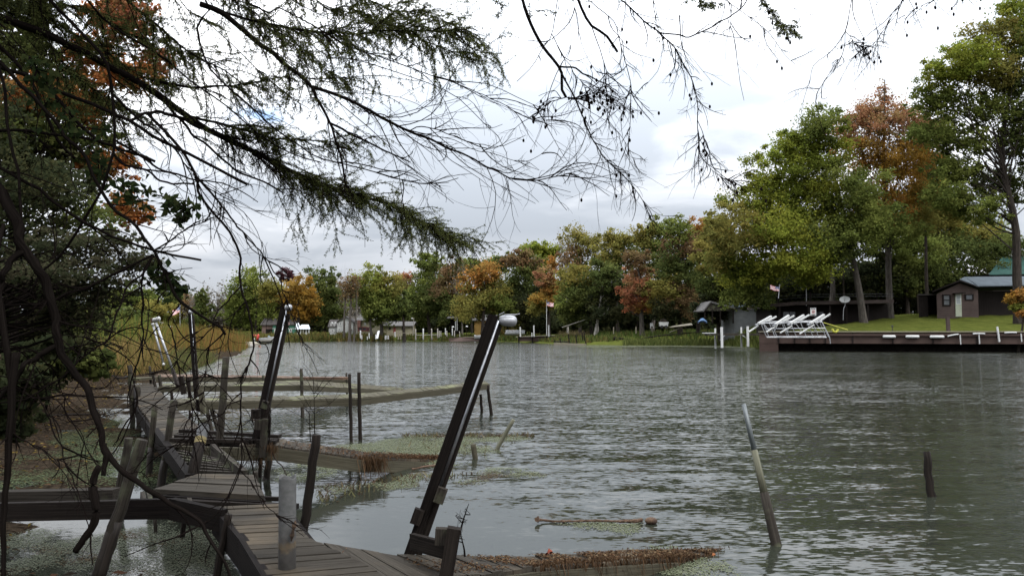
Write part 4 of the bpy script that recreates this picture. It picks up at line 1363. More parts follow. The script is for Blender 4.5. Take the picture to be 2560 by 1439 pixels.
tree('hemlock_tree', 'shaded hemlock with drooping grey-green sprays reaching to the flag', 12.5, (-8.9, 12.2, 0),
     [(180, 600, 120, 30), (270, 640, 110, 26), (200, 680, 130, 30), (300, 600, 60, 20), (330, 655, 50, 22), (90, 720, 130, 34), (240, 735, 90, 26), (280, 700, 70, 20), (100, 640, 110, 30), (60, 800, 120, 34), (170, 780, 90, 26)],
     'hemlock', 4600, .066, .16, LB, M_BARK, clump=.24, limbs=6, up=.9, flat=.5, seed=63, top=(10, 560))
tree('maple_tree', 'dim green tree on the left bank behind the reeds', 26, (-15.8, 26.5, 0),
     [(60, 720, 110, 60, 'deep'), (160, 760, 90, 50, 'deep'), (230, 800, 60, 30, 'dark'), (110, 820, 110, 50, 'deep'), (20, 860, 90, 60, 'deep')], 'deep', 5600, .15, .16, LB, M_BARK, clump=.22, seed=64, top=(80, 690))
for i, (lb, d, x, y, bl) in enumerate((
        ('twiggy bush at the left edge above the gangway', 7.4, -5.5, 7.4, [(20, 1020, 80, 60, 'deep'), (60, 960, 70, 50, 'deep')]),
        ('leafy dark bush on the bank beside the reeds', 16, -9.4, 16.2, [(150, 880, 80, 44, 'deep'), (220, 905, 60, 26, 'dark'), (100, 920, 90, 36, 'deep')]))):
    tree('bush', lb, d, (x, y, 0), bl, 'hemlock', 1500, .012 * d ** .95, .03, 'bushes on the left bank', M_BARK, clump=.24, limbs=7, twigs=1, seed=i + 70, cat='bush')
# ------------------------------------------------------------------ buildings and things on the far shores
def mat_plain(name, c, rough=.6, var=.12, scale=3.0, metallic=0.0):
    return mat_mottled(name, tuple(x * (1 - var) for x in c), tuple(min(1, x * (1 + var)) for x in c), scale, rough, metallic=metallic)


def mat_siding(name, c, pitch, axis=2, rough=.7, metallic=0.0, depth=.012):
    """lapped boards or ribbed sheet: a real bump every `pitch` metres along an axis"""
    if name in MATS:
        return MATS[name]
    m, nt, bs = principled(name)
    L = nt.links.new
    tc_ = nd(nt, 'ShaderNodeTexCoord')
    sp = nd(nt, 'ShaderNodeSeparateXYZ')
    L(tc_.outputs['Object'], sp.inputs[0])
    dv = nd(nt, 'ShaderNodeMath', operation='DIVIDE'); dv.inputs[1].default_value = pitch
    L(sp.outputs[axis], dv.inputs[0])
    fr = nd(nt, 'ShaderNodeMath', operation='FRACT')
    L(dv.outputs[0], fr.inputs[0])
    bp = nd(nt, 'ShaderNodeBump'); bp.inputs['Distance'].default_value = depth
    L(fr.outputs[0], bp.inputs['Height']); L(bp.outputs[0], bs.inputs['Normal'])
    nz_ = nd(nt, 'ShaderNodeTexNoise'); nz_.inputs['Scale'].default_value = 1.2; nz_.inputs['Detail'].default_value = 6
    L(tc_.outputs['Object'], nz_.inputs['Vector'])
    rp = nd(nt, 'ShaderNodeValToRGB')
    rp.color_ramp.elements[0].position, rp.color_ramp.elements[1].position = .3, .7
    rp.color_ramp.elements[0].color = (*[x * .78 for x in c], 1)
    rp.color_ramp.elements[1].color = (*[x * 1.12 for x in c], 1)
    L(nz_.outputs[0], rp.inputs[0]); L(rp.outputs[0], bs.inputs['Base Color'])
    bs.inputs['Roughness'].default_value = rough
    bs.inputs['Metallic'].default_value = metallic
    bs.inputs['Specular IOR Level'].default_value = .06
    MATS[name] = m
    return m


M_BROWN = mat_siding('brown lap siding', (.058, .043, .039), .22)
M_BROWND = mat_siding('dark brown boards and shaded walls', (.014, .011, .010), .25, 0)  # shade under the boathouse roof and cabin eave is in this colour
M_WSIDE = mat_siding('white siding', (.29, .29, .28), .2)
M_CREAM = mat_siding('cream siding', (.26, .235, .165), .2)
M_GSIDE = mat_siding('green siding', (.045, .12, .085), .3, 0)
M_ROOFM = mat_siding('grey metal roof', (.055, .068, .078), .45, 0, .65, 0, .03)
M_TEAL = mat_siding('teal metal roof', (.014, .042, .034), .45, 0, .65, 0, .03)
M_SHING = mat_mottled('grey shingles', (.05, .047, .044), (.095, .09, .087), 7.0, .9)
M_SHINGD = mat_mottled('dark shingles', (.022, .019, .018), (.045, .039, .036), 7.0, .9)
M_SEAWALL = mat_siding('brown seawall planks', (.058, .040, .034), .30)
M_WOODSHADE = mat_mottled('black timber and painted shade', (.006, .005, .005), (.015, .013, .011), 4.0, .95, spec=0)  # also the shade painted under the seawall and in dark openings
M_CREAMT = mat_plain('cream paint', (.50, .48, .38))
M_DOORG = mat_plain('grey green door', (.24, .26, .20))
M_RED = mat_plain('red paint', (.36, .045, .035))
M_BLUE = mat_plain('blue tarp', (.035, .085, .17))
M_YELL = mat_plain('yellow strap', (.32, .31, .045))
M_TAN = mat_mottled('pale boards', (.11, .095, .07), (.19, .17, .125), 3.0, .85, True, .15)
M_BLK = mat_plain('black plastic', (.015, .015, .016), .5)
M_STONE = mat_mottled('shore stones', (.08, .075, .07), (.20, .19, .175), 5.0, .9, island=.3)
FLAGR, FLAGW, FLAGB = mat_plain('flag red', (.42, .05, .06), .8), mat_plain('flag white', (.72, .70, .70), .8), mat_plain('flag blue', (.035, .045, .14), .8)


def wall_box(t, x0, x1, y0, y1, z0, z1, mat, name='wall'):
    b = MB(); b.box(((x0 + x1) / 2, (y0 + y1) / 2, (z0 + z1) / 2), (x1 - x0, y1 - y0, z1 - z0))
    return b.build(name, mat, t)


def gable_house(t, x0, x1, y0, y1, z0, ze, zr, mat, roofm, ridge='x', over=.3, th=.12):
    """walls with gables and a pitched roof; ridge runs along x or y"""
    b = MB()
    if ridge == 'y':
        xm = (x0 + x1) / 2
        b.prism([(x0, y0, z0), (x1, y0, z0), (x1, y0, ze), (xm, y0, zr), (x0, y0, ze)], (0, y1 - y0, 0))
        w = b.build('wall', mat, t)
        b = MB()
        for s in (-1, 1):
            xe = x0 - over if s < 0 else x1 + over
            k = over / ((x1 - x0) / 2) * (zr - ze)
            b.prism([(xm, y0 - over, zr + .01), (xe, y0 - over, ze - k + .01), (xe, y0 - over, ze - k + th), (xm, y0 - over, zr + th * 1.2)], (0, y1 - y0 + 2 * over, 0))
    else:
        ym = (y0 + y1) / 2
        b.prism([(x0, y0, z0), (x0, y1, z0), (x0, y1, ze), (x0, ym, zr), (x0, y0, ze)], (x1 - x0, 0, 0))
        w = b.build('wall', mat, t)
        b = MB()
        for s in (-1, 1):
            ye = y0 - over if s < 0 else y1 + over
            k = over / ((y1 - y0) / 2) * (zr - ze)
            b.prism([(x0 - over, ym, zr + .01), (x0 - over, ye, ze - k + .01), (x0 - over, ye, ze - k + th), (x0 - over, ym, zr + th * 1.2)], (x1 - x0 + 2 * over, 0, 0))
    r = b.build('roof', roofm, t)
    return w, r


def window(t, px0, py0, px1, py1, d, frame_mat, w=.07, bars=(1, 1), glass=None, name='window'):
    """framed window standing proud of the wall plane at distance d"""
    a, c = D(px0, py1, d), D(px1, py0, d)
    y = d - .05
    b = MB()
    x0, x1, z0, z1 = a[0], c[0], min(a[2], c[2]), max(a[2], c[2])
    b.box(((x0 + x1) / 2, y, z1), (x1 - x0 + w, .08, w)); b.box(((x0 + x1) / 2, y, z0), (x1 - x0 + w, .08, w))
    b.box((x0, y, (z0 + z1) / 2), (w, .08, z1 - z0 - w)); b.box((x1, y, (z0 + z1) / 2), (w, .08, z1 - z0 - w))
    for i in range(1, bars[0]):
        b.box((x0 + (x1 - x0) * i / bars[0], y, (z0 + z1) / 2), (w * .6, .06, z1 - z0 - w))
    for i in range(1, bars[1]):
        b.box(((x0 + x1) / 2, y, z0 + (z1 - z0) * i / bars[1]), (x1 - x0 - w, .055, w * .6))
    f = b.build(name, frame_mat, t)
    BASE[f.name] = BASE[t.name]
    b = MB(); b.box(((x0 + x1) / 2, y + .03, (z0 + z1) / 2), (x1 - x0, .03, z1 - z0)); b.build('pane', glass or M_GLASS, f)
    return f


def px_rect(px0, py0, px1, py1, d):
    a, c = D(px0, py1, d), D(px1, py0, d)
    return a[0], c[0], min(a[2], c[2]), max(a[2], c[2])


# --- seawall with its deck on the right bank
SWA, SWB = np.array((24.0, 69.6)), np.array((47.5, 64.4))
swd = SWB - SWA
def SW(t, off=0.0, z=0.0):
    """point along the face of the seawall; off is how far out over the water"""
    n = np.array((swd[1], -swd[0])) / np.linalg.norm(swd)
    p = SWA + swd * t + n * off
    return np.array((p[0], p[1], z))
def SWt(px):
    """fraction along the seawall face seen at photo column px"""
    u = (px - 1280) / FPX * 1.0
    return (u * SWA[1] - SWA[0]) / (swd[0] - u * swd[1])
def SWpx(px, py, off=.0):
    p = SW(SWt(px), off)
    r = ray(px, py)
    return np.array((p[0], p[1], H + r[2] * p[1] / r[1]))

t = thing('seawall', 'long brown plank seawall with a pale top board, in front of the sloping lawn', 'seawall', SW(.5))
b = MB()
b.beam(SW(-.10, -.15, 1.16), SW(1.05, -.15, 1.16), .22, .96)
b.beam(SW(-.10, -.16, .30), SW(-.035, -.16, .30), .20, .76)
b.build('wall', M_SEAWALL, t)
b = MB(); b.beam(SW(-.10, -.55, 1.70), SW(1.05, -.55, 1.70), 1.3, .09); b.build('deck', M_TAN, t)
b = MB(); b.beam(SW(.02, .06, 1.42), SW(1.05, .06, 1.42), .12, .16); b.build('rub_rail', M_SEAWALL, t)
b = MB(); b.beam(SW(-.03, -1.5, .40), SW(1.06, -1.5, .40), .3, 1.6); b.build('undercut_shade', M_WOODSHADE, t)  # black slab that paints the shaded void under the wall
for px in (1945, 1985, 2023, 2062, 2130, 2230, 2330, 2440):
    p = SWpx(px, 860, .02)
    b = MB(); b.box((p[0], p[1], 1.16), (.10, .10, .9), math.atan2(swd[1], swd[0])); b.build('batten', M_BROWND, t)

# white dock bumpers on the seawall
for i, (x0, x1, y) in enumerate(((2204, 2236, 841), (2261, 2295, 841), (2321, 2357, 841.5))):
    p, q = SWpx(x0, y, .16), SWpx(x1, y, .16)
    b = MB()
    a = (q - p)
    b.tube([p + a * k for k in (0, .02, .08, .92, .98, 1)], [.05, .105, .128, .128, .105, .05], 14)
    tag(b.build('dock_bumper', M_WHITE, smooth=True), ('plump white bumper on the brown seawall, left of the three', 'plump white bumper on the brown seawall, between the other two', 'plump white bumper on the brown seawall, nearest the white posts')[i], 'bumper', 'white bumpers on the seawall')
# thin white T bars and posts
for i, (x, y0, y1, xa, ya, xb, yb, w, lb) in enumerate(((2397, 836, 860, 2366, 840, 2393, 835, 4, 'thin white post on the seawall with a sagging arm pointing left'), (2444, 835, 859, 2429, 834, 2459, 834, 4, 'thin white T-shaped post on the seawall'), (2549, 833, 854, 2508, 831.5, 2538, 831, 4, 'white post on the seawall at the right edge with a separate arm'))):
    p, q = SWpx(x + 1, y1, .12), SWpx(x, y0, .12)
    t = thing('mooring_whip', lb, 'mooring whip', p, 'white mooring whips on the seawall')
    b = MB(); b.tube([p, q], .05, 8); b.build('post', M_WHITE, t)
    b = MB(); b.tube(smooth_path([SWpx(xa, ya, .14), SWpx((xa + xb) / 2, (ya + yb) / 2 - .6, .14), SWpx(xb, yb, .14)], 6), .06, 8); b.build('arm', M_WHITE, t)
p, q = SWpx(2494, 854, .14), SWpx(2490, 816, .14)
b = MB(); b.beam(p, q, .12, .12, up=(0, -1, 0)); tag(b.build('white_post', M_WHITE), 'tall plain white post fixed to the right part of the seawall', 'post', 'white posts by the water')
# brown bollard and small lamp on the seawall deck
p, q = SWpx(2376, 829, -.7), SWpx(2375, 792, -.7)
b = MB(); b.beam(p, q, .24, .24, up=(0, -1, 0)); tag(b.build('bollard', M_BROWN), 'square brown post on the seawall deck in front of the cabin', 'post')
p = SWpx(2234, 828, -.6)
t = thing('path_light', 'small black lamp on a short stem at the edge of the lawn', 'lamp', p)
b = MB(); b.tube([p, p + (0, 0, .38)], .03, 6); b.build('stem', M_BLK, t)
b = MB(); b.tube([p + (0, 0, .38), p + (0, 0, .46), p + (0, 0, .52)], [.10, .10, .03], 8); b.build('lamp_head', M_BLK, t)

# --- white pipe dock left of the seawall
dW = 72.5
t = thing('pipe_dock', 'small white-legged dock with a grey deck left of the seawall', 'dock', D(1820, 872, dW) * (1, 1, 0))
x0, x1, z0, z1 = px_rect(1765, 838, 1908, 833, dW)
b = MB(); b.box(((x0 + x1) / 2, dW, (z0 + z1) / 2), (x1 - x0, 1.2, z1 - z0)); b.build('deck', M_POST, t)
b = MB(); b.box((x0 + .25, dW, z1 + .03), (.9, 1.3, .07)); b.build('deck_end', M_WHITE, t)
for (x, y0, y1, w, dd) in ((1788, 820, 867, .13, dW + .7), (1804, 817, 865, .19, dW - .7), (1853, 817, 863, .13, dW + .7), (1869, 815, 862, .18, dW - .7)):
    p, q = D(x + 1, y1 + 4, dd), D(x, y0, dd)
    b = MB(); b.beam(p, q, w, w, up=(0, -1, 0)); b.build('leg', M_WHITE, t)
for (xa, ya, xb, yb) in ((1800, 850, 1812, 838), (1872, 848, 1856, 838)):
    b = MB(); b.tube([D(xa, ya, dW - .6), D(xb, yb, dW - .6)], .03, 6); b.build('brace', M_GALV, t)

# --- stack of white frames with slanting bunks on the seawall
dB = 67.4
def BW(x, y, o=0.0):
    return D(1860 + x / 7.196, 690 + y / 7.196, dB + o)
t = thing('boat_lift', 'white tubular boat lift with four pairs of slanting white bunks, parked on the seawall', 'boat lift', BW(950, 1100))
for i, ((xa, ya, xb, yb), (xc, yc, xd, yd), (xe, ye, xf, yf)) in enumerate((((255, 855, 490, 725), (320, 865, 580, 725), (85, 1000, 255, 890)), ((570, 865, 805, 710), (640, 860, 900, 710), (400, 1005, 600, 880)), ((830, 850, 1075, 705), (900, 860, 1175, 695), (650, 1020, 860, 890)), ((1190, 850, 1440, 695), (1290, 850, 1550, 680), (1000, 1035, 1260, 870)))):
    b = MB(); b.beam(BW(xa, ya, -.45), BW(xb, yb, .45), .17, .17); b.build('bunk', M_WHITE, t)
    b = MB(); b.beam(BW(xc, yc, .6), BW(xd, yd, 1.2), .11, .11); b.build('bunk', M_WHITE, t)
    b = MB(); b.beam(BW(xe, ye, -1.0), BW(xf, yf, -.3), .09, .09); b.build('bunk_rail', M_WHITE, t)
    b = MB(); b.beam(BW(xa - 45, ya + 25, -.7), BW(xa + 20, ya - 5, -.3), .14, .12); b.build('bunk_end', M_GALV, t)
b = MB()
tr = .035
for (xa, ya, xb, yb, o) in ((340, 845, 1400, 820, -.3), (340, 820, 1400, 800, .6), (375, 945, 1455, 935, 0), (400, 1085, 1470, 1075, .4), (410, 1100, 1490, 1100, -.4), (760, 1000, 1500, 1000, .5)):
    b.tube([BW(xa, ya, o), BW(xb, yb, o)], tr, 6)
for x in (300, 345, 455, 490, 680, 710, 840, 1020, 1140, 1240, 1370, 1410):
    o = -.3 if x % 2 else .4
    b.tube([BW(x, 840, o), BW(x + 105, 1095, o)], tr * .9, 6)
b.tube([BW(1390, 800, .3), BW(1540, 1105, .0)], tr * 1.2, 6)
b.tube([BW(1540, 1105, .0), BW(1555, 1210, .0)], tr, 6)
for (xa, xb) in ((350, 470), (620, 540), (930, 1040), (1300, 1400), (880, 760), (1180, 1290)):
    b.tube([BW(xa, 850, .1), BW(xb, 1000, .1)], tr * .8, 6)
b.build('frame', M_GALV, t)
p = BW(80, 1170, -.2); q = BW(70, 895, -.2)
b = MB(); b.tube([BW(1430, 835, 0), BW(1650, 900, .2), BW(1870, 965, .3)], .035, 6)
tag(b.build('strap', M_YELL), 'taut yellow strap running from the boat lift down to the deck', 'strap')
b = MB()
pts = [BW(1640 + 46 * math.cos(a), 968 + 42 * math.sin(a) - 6, .1) for a in np.linspace(-.3, 3.6, 12)]
b.tube(pts, .09, 7)
tag(b.build('hose_coil', M_YELL), 'yellow-green coil hanging over the deck edge right of the boat lift', 'coil')

# --- boathouse
dH = 80.0
x0, x1, z0, z1 = px_rect(1928, 808, 2232, 757, dH)
zg = gz(x0 + 3, dH) - .6
t = thing('boathouse', 'long low dark-brown boathouse with a flat railed roof, behind the boat lift', 'boathouse', ((x0 + x1) / 2, dH, zg))
wall_box(t, x0 + .3, x1, dH + 1.0, dH + 6, zg, z1 - .1, M_BROWND)  # wall colour holds the shade of the open interior
b = MB(); pr = [D(1915, 769, dH - .8), D(1990, 762, dH - .8), D(2235, 757, dH - .8)]
for p, q in zip(pr[:-1], pr[1:]):
    b.prism([p, q, q + (0, 0, .34), p + (0, 0, .34)], (0, 8, 0))
b.build('roof', mat_mottled('brown roof edge', (.022, .016, .014), (.045, .032, .028), 2.0, .9), t)
for x in (1949, 2022, 2075, 2116, 2170):
    p = D(x, 812, dH - .5)
    b = MB(); b.box((p[0], dH - .5, (zg + z1) / 2), (.18, .18, z1 - zg - .3)); b.build('post', M_BROWND, t)
window(t, 1956, 802, 1990, 778, dH + 1.0, M_BROWND, .1, (2, 1))
window(t, 2034, 800, 2060, 778, dH + 1.0, M_BROWND, .1, (1, 1))
b = MB()
for ya, yb in ((740, 736), (748, 742)):
    b.tube([D(1946, ya, dH - .6), D(2022, yb, dH - .6), D(2110, yb - 1, dH - .6), D(2235, yb - 2, dH - .6)], .025, 5)
b.build('rail', M_DKMETAL, t)
for x, y0, y1, w in ((1946, 765, 735, .16), (2026, 760, 730, .14), (2085, 760, 734, .08), (2150, 760, 734, .08)):
    b = MB(); b.tube([D(x, y0, dH - .6), D(x, y1, dH - .6)], w / 2, 6); b.build('rail_post', M_BROWND, t)
# things on and around the boathouse
p = D(2016, 764, dH - .75)
b = MB(); b.tube([p, D(2015, 646, dH - .75)], .035, 6); tag(b.build('antenna_mast', M_GALV), 'thin pale mast rising from the boathouse roof edge', 'mast')
t2 = thing('spotlight', 'white spotlight on the left corner of the boathouse roof', 'lamp', D(1915, 762, dH - 1))
b = MB(); a0, a1 = D(1911, 760, dH - 1.1), D(1920, 754, dH - 1.1)
b.tube([a0, a0 * .4 + a1 * .6, a1], [.20, .17, .05], 10); b.build('lamp_head', M_WHITE, t2, smooth=True)
b = MB(); b.ball(D(1914, 749, dH - 1.1), (.16, .14, .10), 10, 6); b.build('sensor', M_WHITE, t2, smooth=True)

t2 = thing('satellite_dish', 'grey oval satellite dish on a bent arm in front of the boathouse', 'satellite dish', D(2112, 800, dH - 1.5))
c = D(2112, 748, dH - 1.6)
b = MB()
nrm = np.array((-.35, -.85, .40)); nrm /= np.linalg.norm(nrm)
sx = np.cross(nrm, (0, 0, 1)); sx /= np.linalg.norm(sx); sy = np.cross(sx, nrm)
vs, fs = [c - nrm * .12], []
for i, rr in enumerate((.25, .55, .80, 1.0)):
    for j in range(24):
        a = 2 * math.pi * j / 24
        vs.append(c + sx * .49 * rr * math.cos(a) + sy * .36 * rr * math.sin(a) + nrm * (.12 * rr * rr - .12))
fs += [(0, 1 + j, 1 + (j + 1) % 24) for j in range(24)]
for i in range(3):
    for j in range(24):
        a, q = 1 + i * 24 + j, 1 + i * 24 + (j + 1) % 24
        fs.append((a, a + 24, q + 24, q))
b.add(vs, fs)
b.add([p - nrm * .03 for p in vs], [tuple(reversed(f)) for f in fs])
b.build('dish', mat_plain('dish grey', (.30, .31, .31), .5), t2, smooth=True)
b = MB(); b.tube(smooth_path([c - nrm * .1, D(2113, 762, dH - 1.5), D(2109, 772, dH - 1.5), D(2108, 800, dH - 1.5)], 8), .035, 6); b.build('arm', M_GALV, t2)
b = MB(); b.tube([c - sy * .34, c + nrm * .45 - sy * .1], .02, 5); b.build('feed_arm', M_GALV, t2)

# sign in front of the boathouse
t2 = thing('warning_sign', 'white sign with a red ring and black lettering on a dark post', 'sign', D(2033, 812, dH - 7.0))
dS = dH - 7.2
x0, x1, z0, z1 = px_rect(2025.8, 788.6, 2040.4, 769.2, dS)
b = MB(); b.box(((x0 + x1) / 2, dS, (z0 + z1) / 2), (x1 - x0, .03, z1 - z0)); b.build('panel', M_WHITE, t2)
b = MB(); b.tube([D(2033, 815, dS + .08), D(2033, 772, dS + .08)], .05, 6); b.build('post', M_WOODSHADE, t2)
cx, cz, yy = (x0 + x1) / 2, (z0 + z1) / 2 , dS - .022
b = MB()
for i in range(28):
    a, c_ = 2 * math.pi * i / 28, 2 * math.pi * (i + 1) / 28
    b.poly([(cx + r * math.cos(k) * (z1 - z0), yy, cz + r * math.sin(k) * (z1 - z0)) for r, k in ((.20, a), (.20, c_), (.145, c_), (.145, a))])
b.build('ring', M_RED, t2)
STROKES = {'S': [[(1, .85), (.75, 1), (.25, 1), (0, .8), (.2, .55), (.8, .45), (1, .2), (.75, 0), (.25, 0), (0, .15)]], 'L': [[(0, 1), (0, 0), (.9, 0)]], 'O': [[(.25, 0), (0, .25), (0, .75), (.25, 1), (.75, 1), (1, .75), (1, .25), (.75, 0), (.25, 0)]],
           'W': [[(0, 1), (.25, 0), (.5, .7), (.75, 0), (1, 1)]], 'N': [[(0, 0), (0, 1), (1, 0), (1, 1)]], 'A': [[(0, 0), (.5, 1), (1, 0)], [(.2, .4), (.8, .4)]], 'K': [[(0, 0), (0, 1)], [(1, 1), (.05, .5), (1, 0)]], 'E': [[(1, 1), (0, 1), (0, 0), (1, 0)], [(0, .52), (.8, .52)]]}
for txt, zz, sz in (('SLOW', z1 - .135, .105), ('NO', cz - .05, .10), ('WAKE', z0 + .035, .105)):
    b = MB()
    cw = sz * .72
    xx = cx - (len(txt) * cw * 1.28 - cw * .28) / 2
    for ch in txt:
        for st in STROKES[ch]:
            for p, q in zip(st[:-1], st[1:]):
                b.beam((xx + p[0] * cw, yy - .002, zz + p[1] * sz), (xx + q[0] * cw, yy - .002, zz + q[1] * sz), .022, .006, up=(0, -1, 0))
        xx += cw * 1.28
    b.build('lettering', M_BLK, t2)


# --- flags
def flag(name, label, pole_px, y0, y1, d, fx, fw, fh, sag=.0, pole_r=.045, lift=0.0, side=1, pole=True, wave=.10, pmat=None, tip=None):
    foot = D(pole_px, y1, d)
    t = thing(name, label, 'flag', foot, 'flags')
    top = D(pole_px if tip is None else tip, y0, d)
    if pole:
        b = MB(); b.tube([foot, top], [pole_r, pole_r * .7], 8); b.build('pole', pmat or M_WHITE, t)
        b = MB(); b.ball(top + (0, 0, pole_r), pole_r * 1.6, 8, 6); b.build('finial', M_GALV, t)
    W, Hh, nx, ny = fw * d / FPX, fh * d / FPX, 20, 13
    o = top + np.array((pole_r * side, 0, -.12))
    b = MB()
    vs = []
    for j in range(ny + 1):
        for i in range(nx + 1):
            u, v = i / nx, j / ny
            vs.append(o + np.array((side * u * W * .95, -wave * math.sin(u * 8 + v * 1.5) * W * u ** .5, -v * Hh - sag * Hh * u ** 1.2 + lift * Hh * u + .06 * Hh * math.sin(u * 7 + 1) * u)))
    b.cur = 0
    for j in range(ny):
        for i in range(nx):
            f = (j * (nx + 1) + i, j * (nx + 1) + i + 1, (j + 1) * (nx + 1) + i + 1, (j + 1) * (nx + 1) + i)
            canton = i < nx * .4 and j < 7
            star = canton and (i + j) % 2 == 0 and i > 0 and 0 < j < 6
            b.f.append(f)
            b.mi.append((1 if star and i % 2 == 0 else 2) if canton else (0 if j % 2 == 0 else 1))
    b.v = [tuple(map(float, p)) for p in vs]
    b.g = list(b.v)
    b.build('cloth', [FLAGR, FLAGW, FLAGB], t, smooth=True)
    return t


flag('flagpole', 'tall white pole with a striped flag flying right, over the middle dock', 1366.5, 752, 838, 136, 0, 17.5, 10, sag=.35, pole_r=.055)
flag('flagpole', 'pole with a drooping striped flag above the reeds at the far left', 450, 765, 842, 118, 0, 18, 13, sag=.75, pole_r=.05, side=-1, pmat=M_GALV)
flag('flagpole', 'striped flag streaming left from a short staff on the boathouse roof corner', 1946, 714, 745, 75.2, 0, 24, 11, lift=.35, sag=-.1, pole_r=.04, side=-1, pmat=M_GALV, tip=1949)
flag('flagpole', 'white pole with a limp flag in front of the green shed', 714.5, 799, 842, 150, 0, 8, 8, sag=.5, pole_r=.09)

# --- cabin
dC = 80.0
EXT = np.array((.56, 1.0, 0.0))          # the cabin's ridge runs straight away from the lake corner
x0, x1, z0, z1 = px_rect(2341, 791, 2447, 722, dC)
zr = D(2392, 704, dC)[2]
zg = gz((x0 + x1) / 2, dC) - .5
t = thing('cabin', 'brown cabin with a pale door and a long grey metal roof, on the lawn', 'cabin', ((x0 + x1) / 2, dC, zg))
b = MB(); xm = D(2400, 700, dC)[0]
b.prism([(x0, dC, zg), (x1, dC, zg), (x1, dC, z1 - .1), (xm, dC, zr - .12), (x0, dC, z1 - .5)], EXT * 4.5)
b.build('wall', M_BROWN, t)
# the wing runs back to the right with its eave toward the lake
xw = x1 + 7.5
b = MB(); b.box(((x1 + xw) / 2 + .002, dC + 3.3, (zg + z1 - .15) / 2), (xw - x1, 4.0, z1 - .15 - zg)); b.build('wing_wall', M_BROWND, t)  # darker than the gable: shade under the eave is in the colour
b = MB()
e0, e1 = D(2446, 716, dC - .3), D(2560 + 60, 713, dC - .3)
r0, r1 = D(2412, 694, dC + 2.6), D(2560 + 70, 692, dC + 2.6)
b.prism([e0, e1, r1, r0], (0, .05, .10))
b.prism([D(2400, 699, dC - .4), D(2446, 716, dC - .4), e0 + (0, .2, 0), r0], (0, .05, .09))
b.prism([r0, r1, r1 + (0, 3, -1.2), r0 + (0, 3, -1.2)], (0, .05, .10))
b.build('roof', M_ROOFM, t)
b = MB()
b.prism([D(2400, 699, dC - .45), D(2330, 727, dC - .45), D(2330, 730, dC - .45), D(2400, 703, dC - .45)], EXT * 4.9)
b.prism([D(2400, 699, dC - .45), D(2448, 716.5, dC - .45), D(2448, 719, dC - .45), D(2400, 703, dC - .45)], (0, .14, 0))
b.build('verge', M_BROWND, t)
px0, px1, pz0, pz1 = px_rect(2387, 791, 2404, 734, dC)
b = MB(); b.box(((px0 + px1) / 2, dC - .035, (pz0 + pz1) / 2), (px1 - px0, .06, pz1 - pz0)); dr = b.build('door', M_DOORG, t); BASE[dr.name] = BASE[t.name]
gx0, gx1, gz0, gz1 = px_rect(2389, 760, 2401, 736, dC)
b = MB()
for zz in (gz0, (gz0 + gz1) / 2, gz1):
    b.box(((gx0 + gx1) / 2, dC - .075, zz), (gx1 - gx0 + .05, .03, .05))
for xx in (gx0, gx1):
    b.box((xx, dC - .078, (gz0 + gz1) / 2), (.05, .03, gz1 - gz0 - .05))
b.build('frame', M_WHITE, dr)
b = MB(); b.box(((gx0 + gx1) / 2, dC - .068, (gz0 + gz1) / 2), (gx1 - gx0, .02, gz1 - gz0)); b.build('pane', mat_plain('curtained pane', (.22, .24, .24), .2), dr)
b = MB(); b.box((px1 - .12, dC - .08, (pz0 * .45 + pz1 * .55) - .1), (.06, .06, .06)); b.build('handle', M_GALV, dr)
b = MB(); b.prism([D(2381, 734.5, dC - .05), D(2408, 731.5, dC - .05), D(2408, 729.5, dC - .05), D(2381, 732.5, dC - .05)], (0, -.5, -.05)); b.build('door_hood', M_BROWND, t)
window(t, 2357, 763, 2375, 737, dC, M_BROWND, .12, (1, 2), mat_plain('dusty pane', (.09, .095, .10), .15))
window(t, 2413, 749, 2432, 736, dC, M_BROWND, .1, (1, 1))
# open shed beside the cabin
x0, x1, z0, z1 = px_rect(2296, 791, 2342, 738, dC + 1.5)
t = thing('shed', 'low dark open-fronted shed leaning against the left side of the cabin', 'shed', ((x0 + x1) / 2, dC + 1.5, gz(x0, dC) - .3))
zz = gz(x0, dC + 1.5) - .3
yS = dC + 1.5
b = MB()
b.prism([(x0, yS, zz), (x0 + .12, yS, zz), (x0 + .12, yS, z1), (x0, yS, z1)], EXT * 2.6)
b.prism([(x0 + .125, yS + .06, zz), (x0 + 1.0, yS + .06, zz), (x0 + 1.0, yS + .06, z1 - .02), (x0 + .125, yS + .06, z1 - .02)], (0, .08, 0))
q = np.array((x0 + .1, yS, 0)) + EXT * 2.6
b.box((q[0] + 1.3, q[1], (zz + z1) / 2), (2.8, .1, z1 - zz))
b.build('wall', M_BROWND, t)
b = MB(); b.prism([(x0 - .12, yS - .2, z1 + .005), (x1 + .1, yS - .2, z1 + .005), (x1 + .1, yS - .2, z1 + .13), (x0 - .12, yS - .2, z1 + .13)], EXT * 2.9); b.build('roof', M_SHINGD, t)
# teal roofed barn behind
dT = 90.0
x0, x1, z0, z1 = px_rect(2478, 760, 2640, 684, dT)
zz = gz(x0, dT) - .3
t = thing('barn', 'tall building with a teal metal roof half hidden behind the cabin', 'barn', ((x0 + x1) / 2, dT, zz))
wall_box(t, x0 + .3, x1, dT + .3, dT + 8, zz, z1, M_BROWND)
b = MB(); b.prism([D(2474, 687, dT), D(2640, 684, dT), D(2650, 642, dT + 4.3), D(2506, 645, dT + 4.3)], (0, .1, .12)); b.build('roof', M_TEAL, t)

